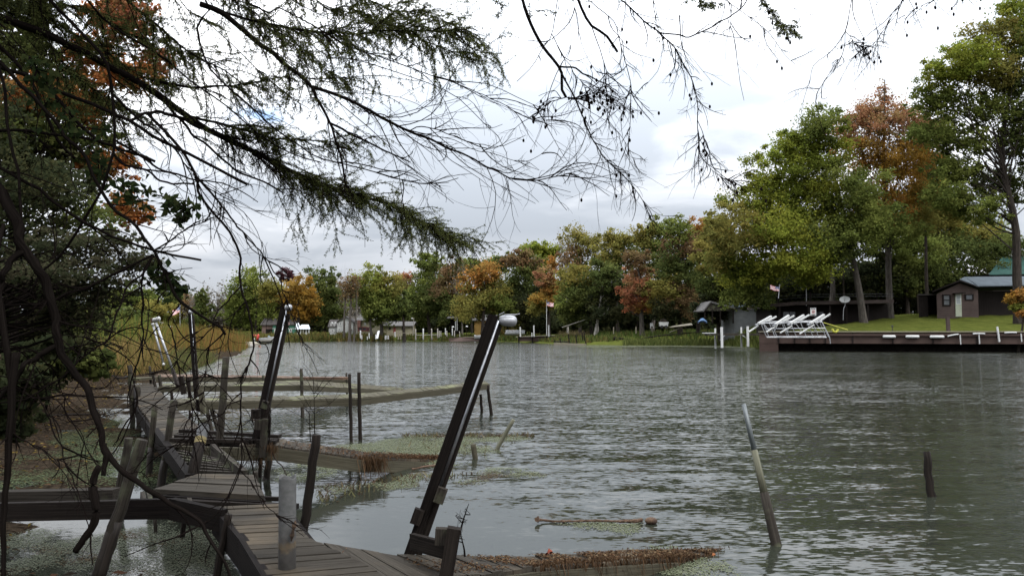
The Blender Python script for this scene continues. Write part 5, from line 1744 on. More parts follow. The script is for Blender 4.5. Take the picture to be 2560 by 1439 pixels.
# --- white cottage and open lean-to left of the boathouse
dK = 96.0
x0, x1, z0, z1 = px_rect(1835, 806, 1925, 771, dK)
zz = gz(x0, dK) - .4
t = thing('cottage', 'pale cottage with a silvery roof, mostly hidden by the big green maple', 'cottage', ((x0 + x1) / 2, dK, zz))
gable_house(t, x0, x1, dK, dK + 6, zz, z1 + .3, D(1880, 744, dK + 3)[2], mat_siding('grey siding', (.13, .135, .135), .2), M_ROOFM, 'x', .4)
x0, x1, z0, z1 = px_rect(1760, 806, 1838, 776, dK - 1)
zz = gz(x0, dK) - .3
t = thing('picnic_shelter', 'open-sided gabled shelter beside the pale cottage', 'shelter', ((x0 + x1) / 2, dK, zz))
b = MB(); xa = D(1777, 752, dK - 1)
b.prism([D(1757, 776, dK - 1.2), xa, xa + (0, 0, -.2), D(1759, 779, dK - 1.2)], (0, 5, 0))
b.prism([xa, D(1838, 768, dK - 1.2), D(1838, 772, dK - 1.2), xa + (0, 0, -.2)], (0, 5, 0))
b.build('roof', M_SHING, t)
b = MB(); b.prism([D(1759, 777, dK - .9), D(1777, 754, dK - .9), D(1834, 771, dK - .9), D(1834, 776, dK - .9)], (0, .1, 0)); b.build('gable', M_POST, t)
for x in (1762, 1781, 1801, 1833):
    p = D(x, 808, dK - .8); q = D(x, 776, dK - .8)
    b = MB(); b.tube([p, q], .09, 6); b.build('post', M_POSTD, t)
# blue tarp and folded chairs under the shelter
b = MB()
n = 10
vs = [D(1744 + 24 * i / n, 804 - (3.5 * math.sin(i / n * 3.1) ** 2 + j * 3.0 * math.sin(i / n * 3.0)), dK - 6 + .4 * j) for j in range(3) for i in range(n + 1)]
b.add(vs, [(j * (n + 1) + i, j * (n + 1) + i + 1, (j + 1) * (n + 1) + i + 1, (j + 1) * (n + 1) + i) for j in range(2) for i in range(n)])
b.add([v - np.array((0, -.05, .15)) for v in vs], [(j * (n + 1) + i, (j + 1) * (n + 1) + i, (j + 1) * (n + 1) + i + 1, j * (n + 1) + i + 1) for j in range(2) for i in range(n)])
tag(b.build('tarp', M_BLUE, smooth=True), 'blue tarp heaped on the grass in front of the shelter', 'tarp')


def garden_chair(label, px, py, d, h):
    p = D(px, py, d)
    t = thing('garden_chair', label, 'chair', p, 'white garden chairs by the water')
    s = h * d / FPX
    b = MB(); b.box(p + (0, 0, s * .45), (s * .55, s * .5, s * .05)); b.build('seat', M_WHITE, t)
    b = MB(); b.box(p + (0, s * .25, s * .72), (s * .55, s * .05, s * .55)); b.build('backrest', M_WHITE, t)
    for ax in (-1, 1):
        for ay in (-1, 1):
            b = MB(); b.tube([p + (ax * s * .26, ay * s * .24, 0), p + (ax * s * .26, ay * s * .24, s * .45)], s * .035, 5); b.build('leg', M_WHITE, t)


garden_chair('white garden chair standing right of the rust-red maple', 1630, 821, 112, 14)
# white cart and planter on the lawn
p = D(1660, 820, 110)
t = thing('garden_cart', 'small white cart with a dark load at the back of the lawn', 'cart', p)
b = MB(); b.prism([p + (-.5, 0, .3), p + (.55, 0, .3), p + (.65, 0, .85), p + (-.6, 0, .85)], (0, .8, 0)); b.build('tub', M_WHITE, t)
for s in (-.3, .3):
    b = MB(); b.tube([p + (s, -.08, .2), p + (s, .02, .2)], .2, 12); b.build('wheel', M_BLK, t)
b = MB(); b.ball(p + (0, .4, .95), (.5, .35, .35), 10, 7); b.build('load', M_TRUNKD, t)
# fallen pale raft on the slope
t = thing('raft', 'pale flat raft lying on the slope below the leafless brush', 'raft', D(1700, 822, 104))
b = MB(); b.prism([D(1673, 819, 103), D(1732, 813, 103), D(1728, 809, 105), D(1682, 816, 105)], (0, 0, .09)); b.build('deck', M_TAN, t)
b = MB(); b.tube([D(1674, 830, 103), D(1712, 815, 103.5)], .06, 6); b.build('prop', M_TAN, t)
b = MB(); b.prism([D(1405, 818, 122), D(1468, 797, 122), D(1470, 799, 123), D(1408, 820, 123)], (0, .3, .05)); tag(b.build('plank', M_PALE), 'pale plank propped on the bank under the broad olive tree', 'plank')

# shoreline relics in the middle
for i, (x0, y0, x1, y1, d, w, lb) in enumerate(((1533, 846, 1598, 854, 107, .25, 'dark log lying half in the water below the lawn'), (1600, 846, 1700, 834, 106, .10, 'thin dead pole lying along the grassy slope'), (1700, 834, 1772, 829, 105, .07, 'thinner dead pole higher on the grassy slope'))):
    b = MB(); b.tube(smooth_path([D(x0, y0, d), D((x0 + x1) / 2, (y0 + y1) / 2 - 1, d), D(x1, y1, d)], 8), [w, w * 1.0, w * .95, w * .9, w * .85, w * .8, w * .7, w * .5], 7, True, .3)
    tag(b.build('log', M_POSTD if i else M_WOODSHADE), lb, 'log', 'logs on the middle shore')
t = thing('broken_dock', 'collapsed dock frame with upright stakes, left of the lawn', 'dock', D(1425, 862, 108) * (1, 1, 0))
b = MB(); b.beam(D(1386, 859, 104), D(1464, 862, 101), .3, .28); b.build('side_board', M_TAN, t)
b = MB(); b.beam(D(1390, 853, 110), D(1462, 856, 108), .8, .16); b.build('deck', M_POST, t)
for (x, y0, y1) in ((1387, 850, 863), (1464, 852, 864), (1421, 835, 860), (1422, 842, 860), (1440, 836, 858), (1460, 828, 852), (1455, 830, 850), (1400, 845, 860)):
    b = MB(); b.tube([D(x + 2, y1, 104), D(x, y0, 104)], .09, 6); b.build('stake', M_POSTD, t)
for i, (x, y0, y1, d) in enumerate(((1534, 817, 834, 110), (1590, 816, 833, 110))):
    b = MB(); b.tube([D(x, y1, d), D(x, y0, d)], .07, 6); tag(b.build('lawn_stake', M_TAN), ('pale stake at the left part of the middle lawn', 'pale stake at the right part of the middle lawn')[i], 'stake', 'stakes on the middle lawn')

# --- dock with the middle flagpole, tall white posts
dM = 128.0
t = thing('seawall', 'short planked seawall and dock below the middle flagpole', 'seawall', D(1340, 853, dM) * (1, 1, 0))
x0, x1, z0, z1 = px_rect(1296, 853, 1402, 841, dM)
b = MB(); b.prism([D(1296, 853, dM), D(1390, 852, dM), D(1408, 846, dM + 2), D(1390, 839, dM), D(1296, 842, dM)], (0, 2.0, 0)); b.build('wall', M_SEAWALL, t)
b = MB(); b.prism([D(1290, 842.5, dM - .3), D(1388, 838.5, dM - .3), D(1388, 837.3, dM - .3), D(1290, 841, dM - .3)], (0, 2.6, 0)); b.build('deck', M_TAN, t)
for (x, w) in ((1297, .22), (1331, .22), (1366, .2)):
    b = MB(); b.beam(D(x, 860, dM - .4), D(x, 840, dM - .4), w, w, up=(0, -1, 0)); b.build('pile', M_BOARDD, t)
for i, (x, y0, w, lb) in enumerate(((1301, 817, .2, 'tall white post at the left end of the middle seawall'), (1335, 813, .2, 'tall white post in the middle of the middle seawall'), (1372, 812, .22, 'thick white post right of the middle flagpole'), (1330, 831, .16, 'short white post beside the tall one on the middle seawall'))):
    b = MB(); b.beam(D(x, 841, dM - .6), D(x - .5, y0, dM - .6), w, w, up=(0, -1, 0)); tag(b.build('white_post', M_WHITE), lb, 'post', 'white posts by the water')


# --- boats
def boat(label, px0, px1, wl, dk, bow, d, cat='boat', hull=M_WHITE, windshield=True, heading=1):
    """runabout seen from the side; px0..px1 hull length, wl waterline y, dk gunwale y at stern, bow y at bow"""
    a, c = D(px0, wl, d), D(px1, wl, d)
    ln = c[0] - a[0]
    z0 = a[2] - .1
    zs, zb = D(px0, dk, d)[2], D(px1, bow, d)[2]
    t = thing('motor_boat', label, cat, (a[0] + ln / 2, d, max(z0, 0)), 'motor boats on the far shore')
    n, secs = 12, []
    bw = ln * .18
    for i in range(n + 1):
        u = i / n
        w = bw * (1 if u < .5 else max(.03, 1 - ((u - .5) / .5) ** 2.2))
        zt = zs + (zb - zs) * u ** 1.6
        k = z0 + (zt - z0) * (.55 * max(0, (u - .72) / .28) ** 2)
        X = a[0] + ln * (u if heading > 0 else 1 - u)
        secs.append([(X, d - w, zt), (X, d - w * .92, z0 * .35 + zt * .65), (X, d - w * .72, z0 * .75 + zt * .25 if u < .8 else (k + zt) / 2), (X, d, k), (X, d + w * .72, z0 * .75 + zt * .25 if u < .8 else (k + zt) / 2), (X, d + w * .92, z0 * .35 + zt * .65), (X, d + w, zt)])
    b = MB()
    vs = [p for s in secs for p in s]
    m = 7
    fs = [(i * m + j, i * m + j + 1, (i + 1) * m + j + 1, (i + 1) * m + j) for i in range(n) for j in range(m - 1)]
    fs.append(tuple(range(m)))
    b.add(vs, fs)
    b.build('hull', hull, t)
    b = MB()
    dv = []
    for i in range(n + 1):
        s = secs[i]
        dv += [(s[0][0], s[0][1] + .02, s[0][2] - .06), (s[6][0], s[6][1] - .02, s[6][2] - .06)]
    i0 = 0
    b.add(dv, [(i * 2, i * 2 + 1, i * 2 + 3, i * 2 + 2) for i in range(n)])
    b.build('deck', M_CREAMT, t)
    b = MB()
    for s in (0, 6):
        b.tube([np.array(q[s]) * (1, 1, 1) + (0, 0, .01) for q in secs], .035, 5)
    b.build('gunwale', M_GALV, t)
    if windshield:
        X = a[0] + ln * (.55 if heading > 0 else .45)
        b = MB()
        zz = zs + (zb - zs) * .4
        h = ln * .09
        b.prism([(X, d - bw * .85, zz - .05), (X - heading * h * .7, d - bw * .75, zz + h), (X - heading * h * .7 - heading * .04, d - bw * .75, zz + h), (X - heading * .06, d - bw * .85, zz - .05)], (0, bw * 1.6, 0))
        b.build('windshield', mat_plain('tinted screen', (.10, .12, .13), .15), t)
    return t, a, c, ln, bw, zs


t, a, c, ln, bw, zs = boat('white motor boat with a cream stripe and an outboard, left of the second hoist', 644, 700, 855, 846, 839, 116)
b = MB(); b.box((a[0] - .12, 116, zs - .05), (.34, .5, .75)); b.box((a[0] - .12, 116, zs - .75), (.16, .2, .8)); b.build('outboard_motor', M_WHITE, t)
b = MB(); b.prism([D(650, 850.5, 116 - bw - .06), D(690, 849, 116 - bw * .8 - .06), D(690, 851, 116 - bw * .8 - .06), D(650, 852.4, 116 - bw - .06)], (0, .04, 0)); b.build('stripe', M_TAN, t)

# --- wooden landing with rounded red canoe-like hull by the reeds
t = thing('floating_dock', 'small low floating dock with pale planks at the end of the reeds', 'dock', D(625, 858, 100) * (1, 1, 0))
b = MB(); b.prism([D(597, 856.5, 97), D(640, 857, 97), D(652, 862, 90), D(606, 860.5, 92)], (0, 0, .16)); b.build('deck', M_TAN, t)
b = MB(); b.tube([D(612, 864, 92), D(640, 866, 89)], .28, 10); b.build('float', M_PALE, t)
b = MB(); b.tube([D(636, 869, 90), D(648, 868, 91)], .25, 10); b.build('float', mat_plain('rusty barrel', (.22, .085, .045), .7), t)
b = MB(); b.beam(D(635.5, 861, 94), D(635.5, 845, 94), .14, .14, up=(0, -1, 0)); tag(b.build('white_post', M_WHITE), 'white post at the floating dock beside the motor boat', 'post', 'white posts by the water')
b = MB()
p = D(640, 846, 112)
b.ball(p + (0, 0, .15), (.32, .22, .42), 10, 8); b.tube([p + (-.32, 0, -.2), p + (-.40, -.02, .3), p + (-.25, 0, .55)], .12, 7); b.tube([p + (.3, 0, -.2), p + (.36, 0, .4), p + (.28, 0, .62)], .11, 7)
tag(b.build('life_jacket', M_RED, smooth=True), 'faded red life jackets heaped over the stern of the motor boat', 'life jacket')

# green shed with gambrel roof, brown lean-to, gazebo
dG = 160.0
x0, x1, z0, z1 = px_rect(682, 838, 736, 804, dG)
zg = .6
t = thing('green_shed', 'dark green two-storey shed with white trim behind the motor boat', 'shed', ((x0 + x1) / 2, dG, zg))
gable_house(t, x0, x1, dG, dG + 6, zg, z1 - .5, z1 + 1.0, M_GSIDE, M_SHINGD, 'x', .3)
window(t, 687, 833, 691, 824, dG, M_WHITE, .15, (1, 2))
window(t, 724, 829, 729, 823, dG, M_WHITE, .15, (1, 1))
b = MB(); b.box(((x0 + x1) / 2, dG - .06, D(700, 821, dG)[2]), (x1 - x0, .08, .12)); b.build('trim', M_WHITE, t)
x0, x1, z0, z1 = px_rect(655, 838, 681, 806, dG + 1)
t = thing('brown_shed', 'brown weathered shed with a dark opening left of the green shed', 'shed', ((x0 + x1) / 2, dG, zg))
gable_house(t, x0, x1, dG + 1, dG + 6, zg, z1 - .4, z1 + .8, mat_siding('faded red brown boards', (.11, .075, .065), .3, 0), M_SHINGD, 'x', .3)
window(t, 666, 832, 680, 823, dG + 1, M_BROWND, .15, (1, 1), M_WOODSHADE, 'opening')
dG = 150
x0, x1, z0, z1 = px_rect(743, 838, 774, 822, dG)
t = thing('gazebo', 'small white-framed summerhouse with a pale roof right of the green shed', 'summerhouse', ((x0 + x1) / 2, dG, zg))
b = MB(); b.prism([D(741, 822.5, dG - .5), D(775, 822.5, dG - .5), D(771, 812.5, dG + 1.4), D(754, 812.5, dG + 1.4)], (0, .1, .12)); b.prism([D(738, 822, dG - .2), D(752, 822, dG - .2), D(746, 808, dG + 1.4), D(741, 809, dG + 1.4)], (0, .1, .12)); b.build('roof', mat_plain('pale shingles', (.34, .36, .38), .8), t)
wall_box(t, x0 + .2, x1 - .2, dG + .3, dG + 3.0, .3, z1 - .1, M_WOODSHADE)
for k in np.linspace(0, 1, 5):
    p = x0 + .15 + (x1 - x0 - .3) * k
    b = MB(); b.box((p, dG, (zg + z1) / 2), (.22, .16, z1 - zg)); b.build('post', M_WHITE, t)
b = MB(); b.box(((x0 + x1) / 2, dG - .08, D(750, 834, dG)[2]), (x1 - x0, .1, .35)); b.build('rail', M_WHITE, t)
t = thing('landing_stage', 'thin dark landing stage in front of the summerhouse', 'dock', D(728, 848, 146) * (1, 1, 0))
b = MB(); b.prism([D(706, 842.3, 144), D(752, 841.6, 144), D(752, 840.7, 144), D(706, 841.2, 144)], (0, 2.5, 0)); b.build('deck', M_TAN, t)
for x in (712, 728, 744):
    b = MB(); b.tube([D(x, 853, 144.2), D(x, 842, 144.2)], .14, 6); b.build('pile', M_POSTD, t)

# white house and cream house
dN = 158.0
x0, x1, z0, z1 = px_rect(821, 833, 843, 811, dN)
zg = .7
xg0, xg1, _, _ = px_rect(843, 833, 883, 800, dN)
t = thing('white_house', 'white gabled house with two small dormers, behind the grey trunks', 'house', ((x0 + xg1) / 2, dN, zg))
b = MB()
xm = D(864, 790, dN)[0]
b.prism([(xg0, dN, zg), (xg1, dN, zg), (xg1, dN, D(883, 806, dN)[2]), (xm, dN, D(864, 791, dN)[2]), (xg0, dN, D(843, 803, dN)[2])], (0, 7, 0))
b.box(((x0 + xg0) / 2 - .01, dN + 3.6, (zg + D(830, 817, dN)[2]) / 2), (xg0 - x0, 6, D(830, 817, dN)[2] - zg))
b.build('wall', M_WSIDE, t)
b = MB()
b.prism([D(819, 817, dN + .3), D(845, 817, dN + .3), D(845, 800, dN + 3.4), D(824, 800, dN + 3.4)], (0, .1, .12))
b.prism([D(864, 789.5, dN - .3), D(842, 803, dN - .3), D(842, 805, dN - .3), D(864, 792, dN - .3)], (0, 7.6, 0))
b.prism([D(864, 789.5, dN - .3), D(885, 805.5, dN - .3), D(885, 807.5, dN - .3), D(864, 792, dN - .3)], (0, 7.6, 0))
rf = b.build('roof', M_SHINGD, t); BASE[rf.name] = BASE[t.name]
for x in (828, 836):
    q0, q1, s0, s1 = px_rect(x - 2, 815, x + 2.5, 806, dN + .8)
    b = MB(); b.prism([(q0, dN + .6, s0), (q1, dN + .6, s0), (q1, dN + .6, s1 - .15), ((q0 + q1) / 2, dN + .6, s1 + .15), (q0, dN + .6, s1 - .15)], (0, 2.5, 0)); b.build('dormer', M_WSIDE, rf)
for (a0, b0, a1, b1, dd) in ((849, 812, 854, 806, dN), (846, 826, 850, 820, dN), (823, 828, 826, 822, dN + .6), (830, 829, 834, 822, dN + .6), (836, 828, 840, 821, dN + .6), (868, 812, 872, 806, dN)):
    window(t, a0, b0, a1, b1, dd, M_WHITE, .12, (1, 2))
dN = 156.0
x0, x1, z0, z1 = px_rect(887, 832, 925, 800, dN)
t = thing('cream_house', 'cream house with a wide dark-red-framed window and a low wing to its right', 'house', ((x0 + x1) / 2, dN, zg))
gable_house(t, x0 + .6, x1 + 2.0, dN, dN + 7, zg, z1, z1 + 1.2, M_CREAM, M_SHING, 'x', .35)
window(t, 896, 826, 917, 818, dN, mat_plain('dark red frame', (.13, .03, .03)), .18, (2, 1))
window(t, 918, 826.5, 922, 818.5, dN, mat_plain('dark red frame', (.13, .03, .03)), .14, (1, 1))
window(t, 911, 811, 914, 807, dN, M_WHITE, .14, (1, 1))
b = MB(); q0, q1, s0, s1 = px_rect(894, 818, 901, 800, dN - .5); b.box(((q0 + q1) / 2, dN - .35, (s0 + s1) / 2), (q1 - q0, .8, s1 - s0)); b.build('chimney', mat_mottled('brick', (.10, .05, .04), (.20, .10, .08), 4, .9), t)
x0, x1, z0, z1 = px_rect(950, 832, 1030, 814, dN + 1)
t = thing('cream_house', 'low cream house with a grey roof and a red door beside a dark trunk', 'house', ((x0 + x1) / 2, dN + 1, zg))
gable_house(t, x0, x1, dN + 1, dN + 7, zg, z1, z1 + .75, M_CREAM, M_SHING, 'x', .4)
q0, q1, s0, s1 = px_rect(984, 832, 989, 816, dN + 1)
b = MB(); b.box(((q0 + q1) / 2, dN + .95, (s0 + s1) / 2), (q1 - q0, .12, s1 - s0)); b.build('door', mat_plain('dull red door', (.16, .04, .035)), t)
window(t, 973, 823, 976, 816, dN + 1, M_BROWND, .12, (1, 1)); window(t, 1005, 823, 1008, 816, dN + 1, M_BROWND, .12, (1, 1))
for x, lb in ((931, 'grey trunk of the drooping tree in front of the cream house'), (1011, 'thick dark trunk in front of the low cream house')):
    tree('willow_tree' if x < 1000 else 'maple_tree', lb, 149, (x, 848), [(x - 5, 770, 22, 26)], 'green' if x < 1000 else 'dark', 500, .5, (7.5 if x < 1000 else 9) / 2 * 149 / FPX, FAR, M_TRUNK if x < 1000 else M_TRUNKD, limbs=3, seed=x)
# yellow house and porch behind the orange-topped maple
dY = 158.0
x0, x1, z0, z1 = px_rect(1186, 828, 1240, 800, dY)
t = thing('yellow_house', 'house with warm yellow walls and grey roof in the gloom behind the white boat', 'house', ((x0 + x1) / 2, dY, .8))
gable_house(t, x0, x1, dY, dY + 6, .6, z1, z1 + 1.0, mat_siding('ochre siding', (.34, .21, .07), .2), M_SHING, 'x', .4)
window(t, 1205, 818, 1213, 808, dY, M_WHITE, .12, (2, 1)); window(t, 1222, 818, 1230, 808, dY, M_WHITE, .12, (2, 1))
x0, x1, z0, z1 = px_rect(1124, 826, 1145, 796, dY - 4)
t = thing('porch', 'dark porch with two white posts left of the yellow house', 'porch', ((x0 + x1) / 2, dY - 4, .8))
wall_box(t, x0, x1, dY - 2.5, dY, .6, z1, M_WOODSHADE)
b = MB(); b.prism([(x0 - .5, dY - 4.6, z1), (x1 + .4, dY - 4.6, z1), (x1 + .4, dY - 4.6, z1 + .15), (x0 - .5, dY - 4.6, z1 + .15)], (0, 5, .4)); b.build('roof', M_SHING, t)
for x in (1139, 1143):
    b = MB(); b.box((D(x, 810, dY - 4.3)[0], dY - 4.3, (z0 + z1) / 2), (.16, .16, z1 - z0)); b.build('post', M_WHITE, t)
# pale shed in the reeds at the far left
x0, x1, z0, z1 = px_rect(363, 834, 414, 822, 128)
t = thing('pale_shed', 'low pale shed roof showing above the reeds at the far left', 'shed', ((x0 + x1) / 2, 128, .3))
gable_house(t, x0, x1, 128, 132, -.2, z1 - .15, z1 + .35, mat_plain('pale grey siding', (.42, .45, .47)), mat_plain('pale metal', (.5, .53, .56)), 'x', .2)
for x in (368, 380, 392, 404):
    window(t, x, 831, x + 6, 826, 128, M_WHITE, .1, (1, 1))

# --- boats by the middle shore
t, a, c, ln, bw, zs = boat('white boat with a framed canopy moored left of the nearest hoist float', 1186, 1248, 846, 839, 835, 133, windshield=False)
for (x, o) in ((1213, -.7), (1213, .7), (1224, -.7), (1224, .7)):
    b = MB(); b.tube([D(x, 838, 133 + o), D(x, 815, 133 + o)], .06, 6); b.build('canopy_post', M_WHITE, t)
b = MB(); b.prism([D(1210, 815.5, 132), D(1234, 814, 132), D(1234, 812.5, 132), D(1210, 814, 132)], (0, 2.2, 0)); b.build('canopy', M_WHITE, t)
b = MB(); b.box(D(1222, 833, 133), (.9, 1.0, .8)); b.build('console', M_CREAMT, t)
b = MB(); b.prism([D(1213.5, 837, 132.2), D(1224, 835, 132.2), D(1224, 820, 132.2), D(1213.5, 821, 132.2)], (0, .04, 0)); b.build('windshield', mat_plain('tinted screen', (.10, .12, .13), .15), t)
t, a, c, ln, bw, zs = boat('white pontoon boat with a railed deck behind the nearest hoist head', 1262, 1312, 836, 832, 831, 140, windshield=False)
b = MB()
for z in (826, 829):
    b.tube([D(1264, z, 138.9), D(1312, z, 138.9)], .05, 5)
for x in (1266, 1278, 1290, 1302, 1311):
    b.tube([D(x, 832, 138.9), D(x, 825.5, 138.9)], .05, 5)
b.build('railing', M_GALV, t)
t = thing('seawall', 'dark low seawall along the far shore behind the canopied boat', 'seawall', D(1200, 852, 138) * (1, 1, 0))
b = MB(); b.prism([D(1122, 853, 137), D(1222, 853.5, 135), D(1222, 841.5, 135), D(1150, 842.5, 137), D(1122, 845, 137)], (0, 1.2, 0)); b.build('wall', M_SEAWALL, t)
b = MB(); b.beam(D(1160, 842.3, 135.6), D(1224, 841, 134.6), .8, .09); b.build('deck', M_TAN, t)
# row of mooring posts in front of the far lawn
for i, (x, y0, y1, w, mt) in enumerate(((1039, 822, 848, 3, M_PALE), (1058, 821, 848, 3.2, M_WHITE), (1079, 821, 848, 3, M_PALE), (1094, 821, 842, 3, M_PALE), (1098, 827, 841, 2.5, M_PALE), (1102, 827, 838, 2.2, M_PALE), (1113.5, 820, 834, 2.6, M_WHITE), (1117, 827, 838, 2.6, M_PALE), (1131, 820, 836, 3, M_WHITE), (1136, 826, 839, 2.4, M_PALE), (1149, 828, 839, 2, M_PALE), (1187, 837, 857, 3, M_WHITE),
                                         (901, 826, 843, 3.4, M_WHITE), (904.5, 837, 846, 2, M_WHITE), (918, 841, 846, 2, M_WHITE), (922.5, 833, 843, 2.4, M_WHITE), (939, 836, 845, 2.4, M_WHITE), (963, 838, 846, 2, M_WHITE), (967, 838, 845, 2.2, M_WHITE), (971, 838, 845, 2, M_WHITE), (987.5, 829, 840, 2.4, M_WHITE))):
    d = 142
    o, *_ = post('', (x, y0), (x + .4, y1 + 3), w, d, mat=mt, name='mooring_post')
    side = 'in front of the cream houses' if x < 1000 else 'on the middle far shore'
    order = ('leftmost', 'second', 'third', 'fourth', 'fifth', 'sixth', 'seventh', 'eighth', 'ninth', 'tenth', 'eleventh', 'rightmost') if x > 1000 else ('leftmost', 'second', 'third', 'fourth', 'fifth', 'sixth', 'seventh', 'eighth', 'rightmost')
    k = i if x > 1000 else i - 12
    tag(o, ('white' if mt is M_WHITE else 'grey') + ' mooring post ' + side + ', ' + order[k] + ' in its row', 'post', 'mooring posts on the far shore')
t = thing('slide', 'white boat ramp tilted against the bank in front of the cream house', 'ramp', D(945, 846, 143))
b = MB(); b.beam(D(943, 846, 142), D(947.5, 827, 144), .28, .12); b.build('rail', M_WHITE, t)
b = MB(); b.beam(D(940.5, 846, 142.5), D(945, 828, 144.5), .18, .12); b.build('rail', M_WHITE, t)
t = thing('lamp_post', 'thin pole with a bare white lamp, right of the low cream house', 'street lamp', D(1032.5, 838, 150))
b = MB(); b.tube([D(1032.5, 838, 150), D(1034.5, 795, 150)], .07, 6); b.build('pole', M_PALE, t)
b = MB(); b.ball(D(1030, 796, 150), .2, 10, 7); b.build('lamp_head', M_WHITE, t, smooth=True)
b = MB(); b.tube([D(1034.4, 796, 150), D(1030, 795, 150)], .03, 5); b.build('arm', M_PALE, t)
for i, (x, y) in enumerate(((1132.5, 817), (1167, 816))):
    t = thing('birdhouse', ('white-roofed birdhouse on a pole, left one of the two', 'white-roofed birdhouse on a pole, above the end of the post row')[i], 'birdhouse', D(x, 836, 140), 'birdhouses on poles')
    b = MB(); b.tube([D(x, 838, 140), D(x, y, 140)], .05, 6); b.build('pole', M_POSTD, t)
    b = MB(); b.tube([D(x, y + .5, 140), D(x, y - .6, 140), D(x, y - 2.4, 140)], [.24, .24, .02], 8); b.build('roof', M_WHITE, t)
    b = MB(); b.box(D(x, y + 1.6, 140), (.22, .22, .16)); b.build('box', M_POSTD, t)
t = thing('wooden_pier', 'low brown pier with pale rail in front of the low cream house', 'dock', D(1000, 842, 143))
b = MB(); b.beam(D(980, 832.3, 142.5), D(1026, 831.6, 142.5), 1.0, .09); b.build('deck', M_TAN, t)
for x in (996, 1002):
    b = MB(); b.beam(D(x, 848, 142), D(x, 826, 142), .2, .16, up=(0, -1, 0)); b.build('pile', M_TAN, t)
b = MB(); b.beam(D(1042, 837, 141), D(1096, 836, 141), .9, .08); tag(b.build('footbridge', M_PALE), 'thin grey walkway joining the posts on the middle far shore', 'dock')
# ------------------------------------------------------------------ reeds, shore growth, duckweed, leaf litter
def blades(P, rng, h0, h1, w, cols, lean=.18, top_cols=None):
    n = len(P)
    h = rng.uniform(h0, h1, n)
    if h1 > 1.4:
        h *= np.array([.78 + .55 * mnoise.noise((p[0] * .45, p[1] * .30, 5.0)) + .25 * mnoise.noise((p[0] * 1.7, p[1] * 1.1, 2.0)) for p in P]).clip(.35, 1.25)
    a = rng.uniform(0, 6.28, n)
    dx = np.stack((np.cos(a), np.sin(a), 0 * a), 1) * (w * rng.uniform(.6, 1.4, n))[:, None]
    ln = rng.normal(size=(n, 3)) * lean * h[:, None]
    ln[:, 2] = h
    v = np.stack((P - dx * .5, P + dx * .5, P + ln + dx * .12, P + ln - dx * .12), 1)
    cols = np.array(cols)
    c = cols[rng.integers(0, len(cols), n)] * rng.uniform(.65, 1.35, (n, 1)) * .85
    return v, c


def scatter_px(poly, n, rng, dmin=0):
    """n ground points whose photo positions on the water level fill a polygon evenly in plan"""
    W = np.array([G(x, y, 0)[:2] for x, y in poly])
    lo, hi = W.min(0), W.max(0)
    out = []
    k = 0
    while k < n:
        q = lo + (hi - lo) * rng.random((4 * n, 2))
        A, B = W, np.roll(W, -1, axis=0)
        ins = np.zeros(len(q), bool)
        for a, b in zip(A, B):
            c = (a[1] > q[:, 1]) != (b[1] > q[:, 1])
            ins ^= c & (q[:, 0] < a[0] + (q[:, 1] - a[1]) / ((b[1] - a[1]) or 1e-9) * (b[0] - a[0]))
        out.append(q[ins])
        k += ins.sum()
        if not len(out) or k == 0:
            break
    return np.concatenate(out)[:n]


def with_ground(q, floor=-.05):
    return np.column_stack((q, np.maximum(ground_z(q[:, 0], q[:, 1]), floor)))


rng = np.random.default_rng(31)
q = np.concatenate((scatter_px([(190, 915), (215, 880), (250, 862), (420, 858), (420, 900), (330, 925), (250, 935)], 5200, rng), scatter_px([(400, 905), (420, 858), (560, 854), (625, 868), (600, 880), (500, 896)], 5200, rng)))
P = with_ground(q)
k = q[:, 1]
left = (P[:, 0] / P[:, 1]) + rng.normal(size=len(P)) * .03 < -.45
v1, c1 = blades(P[left], rng, 1.5, 2.5, .05, [(.085, .110, .026), (.062, .092, .024), (.12, .125, .028), (.15, .13, .032)])
v2, c2 = blades(P[~left], rng, 1.2, 2.0, .055, [(.135, .098, .028), (.165, .10, .032), (.11, .10, .028), (.145, .078, .028)])
q = scatter_px([(230, 950), (250, 920), (400, 912), (420, 928), (330, 945)], 2600, rng)
v3, c3 = blades(with_ground(q), rng, .5, 1.2, .03, [(.19, .13, .05), (.22, .15, .06), (.12, .09, .03), (.10, .10, .03)], .3)
q = scatter_px([(400, 928), (430, 900), (520, 894), (540, 905), (450, 935)], 3200, rng)
v4, c4 = blades(with_ground(q), rng, .15, .6, .035, [(.07, .085, .03), (.10, .10, .035), (.09, .07, .035)], .5)
tag(quads_object('reeds', np.concatenate((v1, v2, v3, v4)), np.concatenate((c1, c2, c3, c4)), M_REED), 'tall cattail reeds turning from green to rust along the left bank', 'reeds', kind='stuff')

